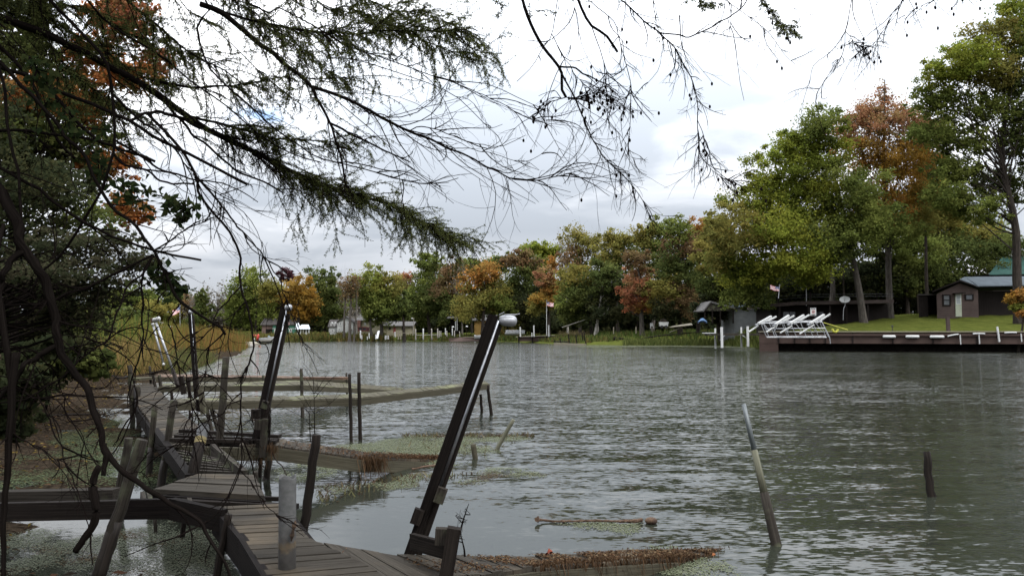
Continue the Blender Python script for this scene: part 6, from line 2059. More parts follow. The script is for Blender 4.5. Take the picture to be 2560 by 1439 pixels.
# sedge and weeds along the far shore and the grassy banks
V, C = [], []
def growth(poly, n, h0, h1, w, cols, lean=.3):
    v, c = blades(with_ground(scatter_px(poly, n, rng), 0.0), rng, h0, h1, w, cols, lean)
    V.append(v); C.append(c)
OLV = [(.075, .078, .025), (.10, .09, .028), (.06, .075, .022), (.12, .085, .03)]
GRN = [(.055, .085, .022), (.045, .070, .02), (.075, .095, .025), (.09, .085, .03)]
def along(i0, i1, n, o0, o1, h0, h1, w, cols, lean=.3):
    """growth along the waterline between two shore corners, o0..o1 metres up the bank"""
    S = np.array([(*p, 0) for p in SHORE[i0:i1 + 1]])
    A = np.array([strip_at(S, t) for t in rng.random(n)])
    B = np.array([strip_at(S, t) for t in rng.random(4)])
    tq = rng.random(n)
    A = np.array([strip_at(S, t) for t in tq]); A2 = np.array([strip_at(S, min(t + .01, 1)) for t in tq]); A0 = np.array([strip_at(S, max(t - .01, 0)) for t in tq])
    tg = A2 - A0
    nr = np.stack((-tg[:, 1], tg[:, 0]), 1)
    nr /= np.maximum(np.linalg.norm(nr, axis=1, keepdims=True), 1e-6)
    q = A[:, :2] + nr * rng.uniform(o0, o1, n)[:, None]
    v, c = blades(with_ground(q, 0.0), rng, h0, h1, w, cols, lean)
    V.append(v); C.append(c)
along(19, 21, 5000, -.3, 3.5, .2, .7, .12, [(.08, .10, .03), (.10, .11, .035), (.07, .085, .025)])
along(11, 13, 1800, -.5, 3, .8, 1.9, .2, OLV)
along(13, 14, 3600, -.3, 5, .5, 1.5, .22, OLV)
along(14, 16, 3600, .5, 7, .25, .8, .22, GRN + OLV)
along(16, 18, 3000, 1.0, 7, .2, .7, .2, OLV + GRN)
growth([(1385, 858), (1400, 850), (1460, 846), (1475, 857)], 1200, .3, .9, .12, [(.12, .095, .05), (.15, .12, .06), (.09, .08, .04)])
growth([(1470, 860.5), (1490, 853), (1600, 847), (1790, 847), (1880, 855), (1880, 866), (1780, 862), (1600, 862)], 7000, .3, .9, .12, GRN)
growth([(1220, 851), (1235, 845), (1290, 845), (1300, 851)], 1400, .6, 1.7, .14, [(.14, .095, .03), (.10, .08, .03), (.08, .085, .03)])
growth([(1390, 846), (1300, 841.5), (1530, 841.5), (1500, 846)], 2600, .8, 1.9, .16, [(.10, .075, .03), (.07, .07, .025), (.12, .085, .03)])
tag(quads_object('shore_grass', np.concatenate(V), np.concatenate(C), M_REED), 'rough grass and sedge fringing the far shores', 'grass', kind='stuff')


def duckweed(label, poly, cell, dens, cols, zmax=.012, seed=0, fray=.5, brown=0.0, fsc=1.4):
    """floating scum: tiny leaf rafts over the water, thinning toward a frayed edge"""
    rng = np.random.default_rng(seed + 400)
    W = np.array([G(x, y, 0)[:2] for x, y in poly])
    lo, hi = W.min(0) - .1, W.max(0) + .1
    X, Y = np.meshgrid(np.arange(lo[0], hi[0], cell), np.arange(lo[1], hi[1], cell))
    q = np.column_stack((X.ravel(), Y.ravel())) + rng.uniform(-.5, .5, (X.size, 2)) * cell
    A, B = W, np.roll(W, -1, axis=0)
    ins = np.zeros(len(q), bool)
    ed = np.full(len(q), 1e9)
    for a, b in zip(A, B):
        ab = b - a
        t = np.clip(((q - a) @ ab) / (ab @ ab), 0, 1)
        ed = np.minimum(ed, np.linalg.norm(q - a - t[:, None] * ab, axis=1))
        c = (a[1] > q[:, 1]) != (b[1] > q[:, 1])
        ins ^= c & (q[:, 0] < a[0] + (q[:, 1] - a[1]) / ((b[1] - a[1]) or 1e-9) * (b[0] - a[0]))
    q, ed = q[ins], ed[ins]
    nz_ = np.array([mnoise.fractal((p[0] * fsc, p[1] * fsc * .7, seed), .9, 2.1, 5) for p in q])
    f = np.clip(ed / fray, 0, 1) * dens + nz_ * .85 - .12
    keep = f > rng.random(len(q)) * .45 + .02
    q, nz_ = q[keep], nz_[keep]
    n = len(q)
    a = rng.uniform(0, 6.28, n)
    s = cell * rng.uniform(.38, .85, n)
    z = rng.uniform(.003, zmax, n)
    v = np.empty((n, 4, 3))
    for i in range(4):
        v[:, i, 0] = q[:, 0] + np.cos(a + i * 1.5708) * s
        v[:, i, 1] = q[:, 1] + np.sin(a + i * 1.5708) * s
        v[:, i, 2] = z
    cols = np.array(cols)
    c = cols[rng.integers(0, len(cols), n)] * rng.uniform(.88, 1.12, (n, 1)) * .62
    if brown:
        nb = np.array([mnoise.noise((p[0] * 2.1, p[1] * 2.9, 8.0)) for p in q])
        m = (nb + rng.normal(size=n) * .2 > .45 - brown)
        c[m] = np.array((.055, .040, .025)) * rng.uniform(.6, 1.6, (m.sum(), 1))
    sp = rng.random(n) < .012
    c[sp] = (.03, .022, .015)
    o = quads_object('duckweed', v, c, M_REED)
    return tag(o, label, 'duckweed', kind='stuff')


DWG = [(.185, .205, .125), (.21, .23, .145), (.165, .185, .11), (.235, .24, .165)]
DWD = [(.085, .105, .055), (.10, .12, .066), (.065, .083, .045)]
duckweed('pale green duckweed mat around the sagging finger dock and the leaning stakes', [(650, 1150), (700, 1122), (800, 1108), (930, 1100), (1020, 1088), (1150, 1084), (1330, 1086), (1360, 1098), (1290, 1118), (1240, 1140), (1180, 1160), (1090, 1172), (1000, 1180), (930, 1192), (840, 1204), (760, 1212), (690, 1205)], .015, .85, DWG, seed=1, fray=1.0)
duckweed('broken duckweed and drowned brown weed between the white pipe and the nearest hoist', [(745, 1215), (850, 1206), (960, 1192), (1100, 1176), (1200, 1166), (1330, 1172), (1380, 1190), (1250, 1210), (1120, 1214), (1000, 1222), (900, 1240), (820, 1262), (760, 1280), (735, 1250)], .015, .38, DWG, seed=2, fray=.5, brown=.26, fsc=2.2)
DWD = [tuple(min(x * 1.45, .9) for x in k) for k in DWD]
duckweed('dull green scum along the mud left of the bank walkway', [(-40, 1225), (-40, 1150), (90, 1110), (180, 1075), (270, 1045), (335, 1050), (352, 1090), (385, 1130), (480, 1200), (380, 1222), (200, 1238)], .018, .95, DWD + [(.09, .105, .055)], zmax=.05, seed=3, fray=.5, brown=.1)
duckweed('grey-green scum under the gangway at the bottom left', [(-40, 1440), (-40, 1320), (160, 1325), (330, 1316), (430, 1300), (560, 1310), (600, 1370), (655, 1450)], .010, .70, [(.165, .180, .130), (.19, .20, .15), (.14, .152, .11)], zmax=.02, seed=4, fray=.35, brown=.05, fsc=2.4)
duckweed('small duckweed patch below the floating driftwood', [(1345, 1303), (1480, 1304), (1620, 1304), (1650, 1318), (1620, 1345), (1560, 1350), (1500, 1335), (1420, 1316)], .013, .62, DWG, seed=5, fray=.20, fsc=3)
duckweed('bright duckweed tucked behind the sunken end of the nearest finger dock', [(1540, 1450), (1570, 1415), (1680, 1400), (1800, 1385), (1850, 1385), (1880, 1420), (1850, 1460)], .012, .75, DWG, seed=6, fray=.25, fsc=3)
duckweed('thin scum above the nearest finger dock', [(1440, 1380), (1560, 1365), (1700, 1362), (1800, 1366), (1700, 1376), (1560, 1380)], .012, .35, DWG, seed=7, fray=.12, fsc=3)
duckweed('pale floating weed in front of the reeds', [(430, 935), (470, 912), (540, 893), (640, 884), (650, 888), (560, 905), (580, 918), (520, 925)], .09, .62, DWG + [(.17, .16, .11)], seed=8, fray=1.2, fsc=.5)
duckweed('pale weed line along the middle lawn shore', [(1400, 866), (1480, 862), (1620, 862), (1780, 863), (1880, 866), (1880, 869), (1700, 866.5), (1480, 868)], .22, .7, DWG + [(.16, .16, .11)], seed=9, fray=.8, fsc=.25)

# dead plants on the outer edge of the duckweed
q = np.concatenate((scatter_px([(1000, 1088), (1330, 1086), (1340, 1092), (1010, 1094)], 420, rng), scatter_px([(1000, 1100), (1330, 1092), (1200, 1150), (950, 1180)], 160, rng), scatter_px([(780, 1225), (1000, 1190), (1250, 1178), (1000, 1215), (800, 1260)], 260, rng)))
v, c = blades(np.column_stack((q, np.full(len(q), .0))), rng, .02, .07, .016, [(.10, .075, .04), (.06, .04, .028), (.09, .085, .04)], .9)
tag(quads_object('drowned_weed', v, c, M_REED), 'dead brown weed stalks poking through the duckweed', 'weed', kind='stuff')

# leaf litter on the mud
q = np.column_stack((rng.uniform(-15, -2.6, 26000), rng.uniform(3, 30, 26000)))
dd = shore_dist(q[:, 0], q[:, 1])
q = q[(dd > -.9) & (dd < 5)]
P = with_ground(q, .0); P[:, 2] += rng.uniform(.004, .03, len(P))
v, c = litter_quads(P, rng, .04, .10, [(.036, .023, .014), (.024, .017, .011), (.05, .031, .018), (.028, .023, .017), (.10, .07, .02)])
q2 = np.column_stack((rng.uniform(-4.6, -2.4, 900), rng.uniform(4.2, 5.4, 900)))
P2 = np.column_stack((q2, rng.uniform(.01, .08, 900)))
keep = np.array([mnoise.noise((p[0] * 1.4, p[1] * 2.4, 1.0)) > -.02 for p in P2])
v2, c2 = litter_quads(P2[keep], rng, .04, .10, [(.034, .022, .014), (.022, .016, .011), (.055, .03, .02), (.018, .014, .011)])
tag(quads_object('leaf_litter', np.concatenate((v, v2)), np.concatenate((c, c2)), M_REED), 'brown leaf litter over the mud of the left bank', 'leaf litter', kind='stuff')

# a few branches and roots lying on the mud
for i, (pts, r, lb) in enumerate((([(230, 925), (270, 935), (300, 945), (322, 938)], .06, 'crooked dead limb lying on the mud below the reeds'), ([(90, 1040), (200, 1035), (262, 1036)], .03, 'thin dead branch lying on the mud left of the walkway'), ([(262, 1030), (300, 1012), (330, 1000)], .012, 'pale bent twig at the edge of the mud'))):
    W = [G(x, y, .12 if i == 0 else .08) for x, y in pts]
    b = MB(); b.tube(smooth_path(W, 10), np.linspace(r, r * .4, 10), 6, True, .3)
    tag(b.build('dead_branch', M_POSTD if i < 2 else M_POST), lb, 'branch', 'dead wood on the left bank')

# saplings growing out of the sagging dock
def sapling(label, pts, d, seed, side=5, ln=26):
    r_ = np.random.default_rng(seed)
    P = smooth_path([D(x, y, d) for x, y in pts], 14)
    t = thing('sapling', label, 'sapling', P[0])
    b = MB(); b.tube(P, np.linspace(.006, .0015, 14), 5, False); b.build('stem', M_TWIG, t)
    b = MB()
    for k in range(side):
        i = 3 + int(r_.random() * 9)
        u, w = r_.uniform(-1, 1), r_.uniform(.4, 1)
        e = P[i] + np.array((u, r_.normal() * .3, w)) * ln * d / FPX
        b.tube(smooth_path([P[i], (P[i] + e) / 2 + r_.normal(size=3) * .03, e], 6), np.linspace(.003, .001, 6), 4, False)
        for j in range(3):
            m = P[i] * .5 + e * .5
            b.tube(smooth_path([m, m + r_.normal(size=3) * ln * .2 * d / FPX, m + (r_.normal(size=3) + (0, 0, .6)) * ln * .35 * d / FPX], 4), .001, 3, False)
    b.build('twig', M_TWIG, t)


sapling('leafless sapling rising beside the dark square-topped post', [(787, 1105), (786, 1050), (785, 990), (783, 950)], 7.6, 1, 9, 80)
sapling('second thinner leafless shoot left of the sapling', [(776, 1105), (774, 1060), (772, 1020)], 7.7, 2, 4, 40)
sapling('dry weed stalk beside the corner post of the nearest hoist', [(1150, 1330), (1158, 1300), (1166, 1275), (1172, 1258)], 4.2, 3, 5, 16)
sapling('dry stalk with a drooping tip on the nearest finger dock', [(1162, 1390), (1160, 1370), (1154, 1345), (1150, 1325)], 4.25, 4, 4, 14)
# ------------------------------------------------------------------ overhanging trees in the foreground
FR = np.random.default_rng(101)


class Overhang:
    """a tree whose limbs hang into the view; limbs are children, each with its twigs and needles"""

    def __init__(self, name, label, foot, trunk_top, tr):
        self.t = thing(name, label, 'tree', foot, None)
        self.limbs = []
        self.foot = np.array(foot, float)
        self.top = np.array(trunk_top, float)
        b = MB()
        P = smooth_path([self.foot - (0, 0, .2), self.foot * .6 + self.top * .4 + (.04, .05, 0), self.top], 14)
        self.path = P
        b.tube(P, np.linspace(tr * 1.15, tr * .5, 14), 12, True, .08)
        b.build('trunk', M_BARK, self.t)

    def on_trunk(self, z):
        z = np.clip(z, self.path[0][2] + .2, self.path[-1][2] - .05)
        return np.array([np.interp(z, self.path[:, 2], self.path[:, k]) for k in range(3)])

    def limb(self, pts, d0, d1, w0, w1, root=None, twigs=0, tl=(.15, .5), sub=3, droop=.15, needles=0, nrange=(.2, 1), trange=(.15, 1), spread=.9, tw=1.0, wob=.006, label=None, cones=0, tend=True, leaves=0):
        """pts: photo px; d0..d1 distance along it; w0..w1 its width in photo px"""
        px = np.array(pts, float)
        s = np.concatenate(([0], np.cumsum(np.linalg.norm(np.diff(px, axis=0), axis=1))))
        s /= s[-1]
        # a limb that forks from another takes its distance there
        dd = d0 + (d1 - d0) * s
        if root is None and self.limbs:
            best = None
            for L in self.limbs:
                q = np.linalg.norm(L['px'] - px[0], axis=1)
                i = int(q.argmin())
                if q[i] < 14 and (best is None or q[i] < best[0]):
                    best = (q[i], L['d'][i], L['px'][i])
            if best:
                dd = dd + (best[1] - dd[0]) * (1 - s) ** 1.0
                px[0] = best[2]
        W = np.array([D(x, y, d) for (x, y), d in zip(px, dd)])
        if w0 > 4.5 and self.t.name.startswith(('hem', 'lean')):
            w0, w1 = w0 * 1.25, w1 * 1.1
        w = (w0 + (w1 - w0) * s) / FPX * dd / 2
        n = int(max(8, len(px) * 5))
        ext = []
        if root is not None:
            r0 = np.array(root, float)
            a = W[0] - r0
            ext = [r0, r0 + a * .35 + (0, 0, np.linalg.norm(a) * .10), r0 + a * .7 + (0, 0, np.linalg.norm(a) * .07)]
        P = smooth_path(np.vstack((ext, W)) if ext else W, n + (12 if ext else 0))
        k = np.linspace(0, 1, len(P))
        wv = np.interp(np.linspace(0, 1, len(P)), np.linspace(0, 1, len(w)), w)
        if ext:
            f = 12 / len(P)
            wv = np.concatenate((np.linspace(w[0] * 1.8, w[0], 12), np.linspace(w[0], w[-1], len(P) - 12)))
        wobv = FR.normal(size=P.shape) * wob * np.sin(k * math.pi)[:, None]
        wobv[1:-1] = (wobv[:-2] + wobv[1:-1] * 2 + wobv[2:]) / 4
        P = P + wobv
        b = MB()
        b.tube(P, wv, 9 if w0 > 8 else 7 if w0 > 4 else 5, True, .10)
        lo = b.build('limb', M_BARK if w0 > 4 else M_TWIG, self.t, smooth=True, label=label)
        BASE[lo.name] = BASE[self.t.name]
        pp = np.column_stack((np.interp(np.linspace(0, 1, 60), s, px[:, 0]), np.interp(np.linspace(0, 1, 60), s, px[:, 1])))
        self.limbs.append(dict(px=pp, d=np.interp(np.linspace(0, 1, 60), s, dd)))
        i0 = 12 if ext else 0
        Q = P[i0:]
        if twigs:
            twigs = int(math.ceil(twigs * (1.0 if leaves or needles > 250 or cones else .5)))
            tl = (tl[0], tl[1] * (1.0 if needles > 250 or cones or leaves else 1.35))
            self.twigs(lo, Q, twigs, tl, sub, droop, trange, spread, tw, needles, nrange, cones, leaves)
        return lo

    def twigs(self, lo, Q, n, tl, sub, droop, trange, spread, tw, needles, nrange, cones, leaves):
        b = MB()
        NP, ND, NS = [], [], []
        CB = MB()
        LV = []
        m = len(Q)
        for _ in range(n):
            u = FR.uniform(*trange)
            i = min(int(u * (m - 1)), m - 2)
            t = Q[i + 1] - Q[i]
            t /= np.linalg.norm(t)
            p = Q[i] + (Q[i + 1] - Q[i]) * FR.random()
            r = FR.normal(size=3)
            r -= t * (r @ t)
            r /= np.linalg.norm(r)
            dirn = t * FR.uniform(.5, 1.1) + r * FR.uniform(.25, spread)
            ln = (tl[0] * .7 + (tl[1] * 1.2 - tl[0] * .7) * FR.random() ** 1.7) * (1.1 - .4 * u)
            line = self.walk(b, p, dirn, ln, .0026 * tw * FR.uniform(.7, 1.5), droop, 8)
            hosts = [(line, ln)]
            for _k in range(sub):
                j = FR.integers(1, len(line) - 2)
                tt = line[j + 1] - line[j]
                tt /= np.linalg.norm(tt)
                rr = FR.normal(size=3)
                l2 = ln * FR.uniform(.25, .6)
                hosts.append((self.walk(b, line[j], tt * .8 + rr * .45, l2, .0014 * tw, droop * 1.2, 5), l2))
                if FR.random() < .5:
                    h = hosts[-1][0]
                    j2 = FR.integers(1, len(h) - 1)
                    self.walk(b, h[j2], (h[j2] - h[j2 - 1]) / max(np.linalg.norm(h[j2] - h[j2 - 1]), 1e-6) + FR.normal(size=3) * .5, l2 * .5, .0010 * tw, droop, 4)
            if needles and nrange[0] <= u <= nrange[1]:
                for h, l in hosts:
                    k = int(needles * l)
                    if k < 1:
                        continue
                    a = FR.random(k) * (len(h) - 1)
                    ii = a.astype(int)
                    fr = (a - ii)[:, None]
                    NP.append(h[ii] * (1 - fr) + h[ii + 1] * fr)
                    td = h[ii + 1] - h[ii]
                    ND.append(td / np.maximum(np.linalg.norm(td, axis=1, keepdims=True), 1e-6))
            if cones:
                for h, l in hosts:
                    if FR.random() < cones:
                        c = h[-1]
                        CB.ball(c - (0, 0, .008), (.0055, .0055, .009), 6, 5)
            if leaves:
                for h, l in hosts:
                    for q in range(leaves):
                        LV.append(h[FR.integers(1, len(h))] + FR.normal(size=3) * .02)
        if b.v:
            tb = b.build('twigs', M_TWIG, lo)
            tb['kind'] = 'stuff'
        if NP:
            P = np.concatenate(NP); T = np.concatenate(ND)
            k = len(P)
            r = FR.normal(size=(k, 3))
            r[:, 2] *= .45
            r -= T * (r * T).sum(1, keepdims=True)
            r /= np.linalg.norm(r, axis=1, keepdims=True)
            dn = T * FR.uniform(.2, .7, (k, 1)) + r - np.array((0, 0, .25))
            dn /= np.linalg.norm(dn, axis=1, keepdims=True)
            L = FR.uniform(.009, .020, (k, 1))
            s = np.cross(dn, FR.normal(size=(k, 3)))
            s /= np.maximum(np.linalg.norm(s, axis=1, keepdims=True), 1e-6)
            w = L * .14
            v = np.stack((P, P + dn * L * .5 + s * w, P + dn * L, P + dn * L * .5 - s * w), 1)
            col = np.array(((.082, .096, .030), (.060, .072, .026), (.105, .112, .038)))[FR.integers(0, 3, k)] * FR.uniform(.7, 1.3, (k, 1))
            quads_object('needles', v, col, M_NEEDLE, lo)
        if CB.v:
            cb = CB.build('cones', M_TWIG, lo)
            cb['kind'] = 'stuff'
        if LV:
            P = np.array(LV)
            col = np.array(((.030, .045, .016), (.022, .034, .014), (.045, .055, .02)))[FR.integers(0, 3, len(P))]
            quads_object('leaves', leaf_quads(P, FR.uniform(.03, .06, len(P)), FR, .5, .5), col, M_LEAF, lo)

    def walk(self, b, p, dirn, ln, r, droop, seg):
        d = dirn / max(np.linalg.norm(dirn), 1e-6)
        P = [np.array(p)]
        cur = FR.normal(size=3) * .16
        for i in range(seg):
            cur = cur * .75 + FR.normal(size=3) * .085
            d = d + cur + np.array((0, 0, -droop * .35))
            d /= np.linalg.norm(d)
            P.append(P[-1] + d * ln / seg)
        P = np.array(P)
        b.tube(P, np.linspace(r, r * .4, seg + 1), 4 if r > .0018 else 3, False)
        return P


# ---- the hemlock at the left
hem = Overhang('hemlock_tree', 'old hemlock whose dark limbs sweep down across the upper left', (-4.2, 3.7, .15), (-3.9, 3.9, 8.5), .19)
RT = hem.on_trunk
T0 = dict(tl=(.12, .45), sub=3)
# the big foliage-bearing limb
hem.limb([(-40, 20), (30, 55), (110, 84), (200, 128), (300, 180), (400, 240), (465, 288), (520, 325)], 4.0, 4.6, 19, 13, root=RT(3.75), twigs=60, tl=(.2, .7), needles=90, nrange=(.35, 1), droop=.25, label='thickest limb, running down from the upper left corner')
hem.limb([(520, 325), (620, 372), (750, 437), (850, 476), (950, 502), (1050, 552), (1150, 605)], 4.6, 5.6, 12, 2.0, twigs=300, tl=(.14, .46), sub=4, needles=330, droop=.32, trange=(.02, .99), spread=.75, label='drooping limb tip thick with green needles')
hem.limb([(465, 288), (560, 310), (680, 345), (790, 350), (900, 360)], 4.6, 4.9, 6, 1.5, twigs=80, tl=(.10, .30), sub=4, needles=330, droop=.35)
# stripped stubs
hem.limb([(-40, 150), (80, 195), (141, 225), (279, 282), (326, 302), (386, 343), (487, 393), (571, 437), (618, 461)], 3.3, 3.7, 11, 6.5, root=RT(3.25), twigs=16, tl=(.10, .35), droop=.2)
hem.limb([(-40, 85), (0, 118), (37, 155), (74, 198), (114, 285), (148, 356), (187, 396)], 3.4, 3.6, 11, 6.5, root=RT(3.4), twigs=8, tl=(.1, .3))
hem.limb([(84, 195), (131, 232), (188, 296), (235, 343), (285, 366), (336, 383), (388, 404)], 3.5, 3.6, 8, 6, twigs=14, tl=(.08, .25))
hem.limb([(-40, 318), (60, 325), (134, 336), (218, 346), (285, 366)], 3.4, 3.6, 10, 6, root=RT(2.75), twigs=8)
hem.limb([(111, -20), (160, 36), (188, 67), (255, 134), (275, 188), (284, 240), (285, 350), (280, 400), (250, 480), (207, 555), (150, 640), (105, 678), (70, 740), (20, 760)], 3.2, 3.3, 10, 5, root=RT(4.6), twigs=26, tl=(.1, .4), droop=.3, label='long limb hanging almost straight down at the left')
hem.limb([(285, 385), (310, 412), (370, 430), (415, 455), (486, 460)], 3.3, 3.4, 5, 4, twigs=6)
hem.limb([(284, 345), (360, 395), (400, 425), (480, 445), (575, 465), (645, 505)], 3.3, 3.6, 5, 2, twigs=10, tl=(.1, .3))
hem.limb([(320, 300), (370, 284), (425, 284), (500, 320)], 3.6, 4.4, 6, 8, twigs=10)
hem.limb([(300, -20), (380, 50), (470, 130), (560, 175), (600, 205)], 3.9, 4.3, 9, 3, root=RT(5.2), twigs=90, tl=(.15, .5), needles=300, droop=.3)
hem.limb([(200, -20), (290, 70), (400, 140), (480, 205), (560, 260), (640, 330), (705, 372), (760, 395), (800, 405)], 3.7, 4.5, 8, 2.5, root=RT(5.0), twigs=55, tl=(.12, .45), droop=.25)
hem.limb([(280, 240), (350, 300), (430, 360), (480, 430), (540, 480), (585, 505)], 3.3, 3.6, 6, 2, twigs=26, tl=(.1, .35), droop=.3)
hem.limb([(400, 240), (470, 320), (540, 385), (600, 430), (655, 452), (708, 482)], 4.4, 4.5, 6, 4, twigs=26, tl=(.1, .35), needles=60)
# long sweeping bare limbs
hem.limb([(505, -20), (495, 50), (500, 110), (525, 170), (565, 212), (625, 265), (675, 310), (750, 365), (800, 395), (925, 426), (1025, 455), (1100, 457), (1146, 445)], 3.9, 4.3, 9, 1.6, root=RT(6.0), twigs=50, tl=(.12, .5), droop=.10, trange=(.25, 1))
hem.limb([(505, 12), (560, 35), (625, 90), (700, 150), (775, 216), (820, 300), (850, 385), (860, 440), (866, 465)], 3.9, 4.1, 12, 4, twigs=70, tl=(.15, .5), needles=170, nrange=(.05, .6), droop=.25, label='dark limb bending down through the middle of the needle cloud')
hem.limb([(775, 216), (850, 240), (920, 275), (1010, 322), (1120, 368), (1210, 413), (1285, 446), (1362, 447), (1455, 425)], 4.1, 4.4, 7, 1.5, twigs=95, tl=(.12, .5), droop=.05, trange=(.05, 1), label='long bare limb reaching to the middle of the sky')
hem.limb([(1025, 330), (1053, 316), (1116, 334), (1204, 362), (1257, 366), (1314, 338)], 4.2, 4.3, 3, 1.3, twigs=14, tl=(.08, .3), droop=.05)
hem.limb([(1123, 370), (1180, 372), (1257, 393), (1310, 405), (1360, 380), (1384, 352)], 4.3, 4.4, 2.2, 1.2, twigs=10, tl=(.06, .2), droop=0)
hem.limb([(525, 20), (625, 50), (750, 75), (860, 84), (950, 80), (1080, 78), (1150, 77)], 4.0, 4.5, 6, 2, twigs=120, tl=(.15, .5), sub=4, needles=300, nrange=(.1, .95), droop=.3)
hem.limb([(600, -20), (700, 20), (800, 75), (860, 110), (927, 134), (1025, 169), (1080, 190), (1127, 203), (1215, 209), (1313, 253), (1362, 274)], 4.0, 4.4, 7, 1.3, root=RT(6.6), twigs=90, tl=(.14, .45), needles=200, nrange=(0, .5), droop=.2)
hem.limb([(1127, 203), (1236, 250), (1303, 288), (1348, 299), (1391, 299)], 4.3, 4.4, 3, 1.2, twigs=20, tl=(.08, .3), droop=.1)
hem.limb([(700, -20), (800, 130), (890, 150), (976, 176), (1116, 226), (1166, 264), (1204, 302), (1257, 355), (1268, 400), (1271, 424)], 4.1, 4.4, 5, 1.3, root=RT(6.9), twigs=40, tl=(.1, .4), droop=.15)
hem.limb([(860, 410), (927, 429), (1039, 457), (1090, 458), (1123, 456)], 4.0, 4.2, 3.5, 1.2, twigs=14, tl=(.08, .3), droop=.05)
hem.limb([(827, 310), (900, 345), (960, 375), (1025, 405)], 4.1, 4.1, 5, 3, twigs=12, tl=(.08, .3), droop=.1)
hem.limb([(400, 205), (500, 220), (560, 214), (640, 204), (720, 190)], 4.2, 4.2, 6, 2, twigs=24, tl=(.1, .3), needles=330, nrange=(.4, 1), droop=.35)
# dense needle boughs along the top
hem.limb([(760, -25), (850, 10), (950, 50), (1050, 95), (1130, 130), (1225, 132)], 4.6, 5.2, 6, 1.5, root=RT(7.2), twigs=210, tl=(.14, .42), sub=4, needles=340, nrange=(.15, 1), droop=.28, label='bough of dense green needles at the top middle')
hem.limb([(900, -25), (1000, 20), (1080, 40), (1150, 70), (1185, 110)], 4.7, 5.1, 5, 1.5, root=RT(7.4), twigs=190, tl=(.14, .40), sub=4, needles=360, nrange=(.05, 1), droop=.3)
hem.limb([(560, -25), (640, 30), (720, 100), (790, 160), (870, 205)], 4.4, 4.7, 5, 1.5, root=RT(6.8), twigs=120, tl=(.14, .42), sub=4, needles=360, droop=.3)
hem.limb([(430, -25), (500, 40), (580, 110), (650, 180), (720, 240), (770, 270)], 4.3, 4.6, 5, 1.5, root=RT(6.2), twigs=110, tl=(.12, .40), sub=4, needles=240, droop=.3)
hem.limb([(60, -25), (140, 60), (250, 120), (350, 190), (430, 215)], 4.2, 4.6, 6, 2, root=RT(5.0), twigs=130, tl=(.14, .42), sub=4, needles=300, droop=.3)
hem.limb([(-40, -10), (80, 60), (170, 170), (260, 240), (330, 280)], 4.3, 4.6, 6, 2, root=RT(4.8), twigs=120, tl=(.14, .42), sub=4, needles=260, droop=.3)
hem.limb([(-30, 60), (60, 140), (190, 190), (270, 260), (300, 300)], 3.9, 4.2, 5, 2, root=RT(4.2), twigs=110, tl=(.14, .45), sub=4, needles=255, droop=.3)
hem.limb([(100, -25), (220, 20), (330, 90), (420, 110), (520, 160)], 4.3, 4.7, 5, 2, root=RT(5.4), twigs=140, tl=(.14, .45), sub=4, needles=280, droop=.3)
# hanging chain of limbs over the hoists
hem.limb([(370, 284), (450, 370), (490, 440), (496, 480), (540, 540), (585, 595), (600, 645), (602, 715), (620, 770), (632, 850), (628, 900), (606, 945), (603, 1020), (604, 1100), (601, 1170), (572, 1240), (535, 1290), (500, 1312)], 3.3, 3.3, 6.5, 2.5, twigs=34, tl=(.08, .3), droop=.35, wob=.004, label='thin limb hanging down past the second hoist to the nearest walkway')
hem.limb([(602, 715), (575, 745), (548, 771), (535, 800), (527, 825), (500, 850), (470, 870), (430, 915), (380, 935)], 3.25, 3.25, 4, 2, twigs=12, tl=(.05, .2))
hem.limb([(603, 755), (575, 790), (540, 808), (490, 830), (440, 870)], 3.2, 3.2, 3.2, 1.5, twigs=10, tl=(.05, .2))
hem.limb([(605, 760), (645, 745), (690, 750), (708, 765)], 3.25, 3.3, 2.2, 1.6, twigs=4, tl=(.05, .15))
hem.limb([(485, 430), (525, 480), (575, 540), (620, 595), (665, 650), (700, 705), (715, 750), (730, 790), (745, 830), (757, 848), (756, 866)], 3.4, 3.5, 5, 1.8, twigs=34, tl=(.08, .3), droop=.35)
hem.limb([(632, 850), (660, 862), (690, 845), (708, 812)], 3.3, 3.3, 2.5, 1.3, twigs=4, tl=(.05, .15))
hem.limb([(601, 1170), (628, 1205), (650, 1240), (690, 1285), (720, 1310), (760, 1340)], 3.3, 3.35, 3, 1.3, twigs=10, tl=(.05, .16))
hem.limb([(601, 1165), (625, 1140), (640, 1080), (600, 1010), (540, 990)], 3.3, 3.5, 2, 1.2, twigs=8, tl=(.05, .2))
hem.limb([(606, 1000), (572, 1012), (560, 1030), (500, 1060), (440, 1110), (370, 1130)], 3.25, 3.3, 3, 1.3, twigs=14, tl=(.05, .25))
hem.limb([(606, 945), (560, 945), (510, 940), (470, 955), (420, 970)], 3.25, 3.2, 3.4, 1.5, twigs=16, tl=(.05, .22))

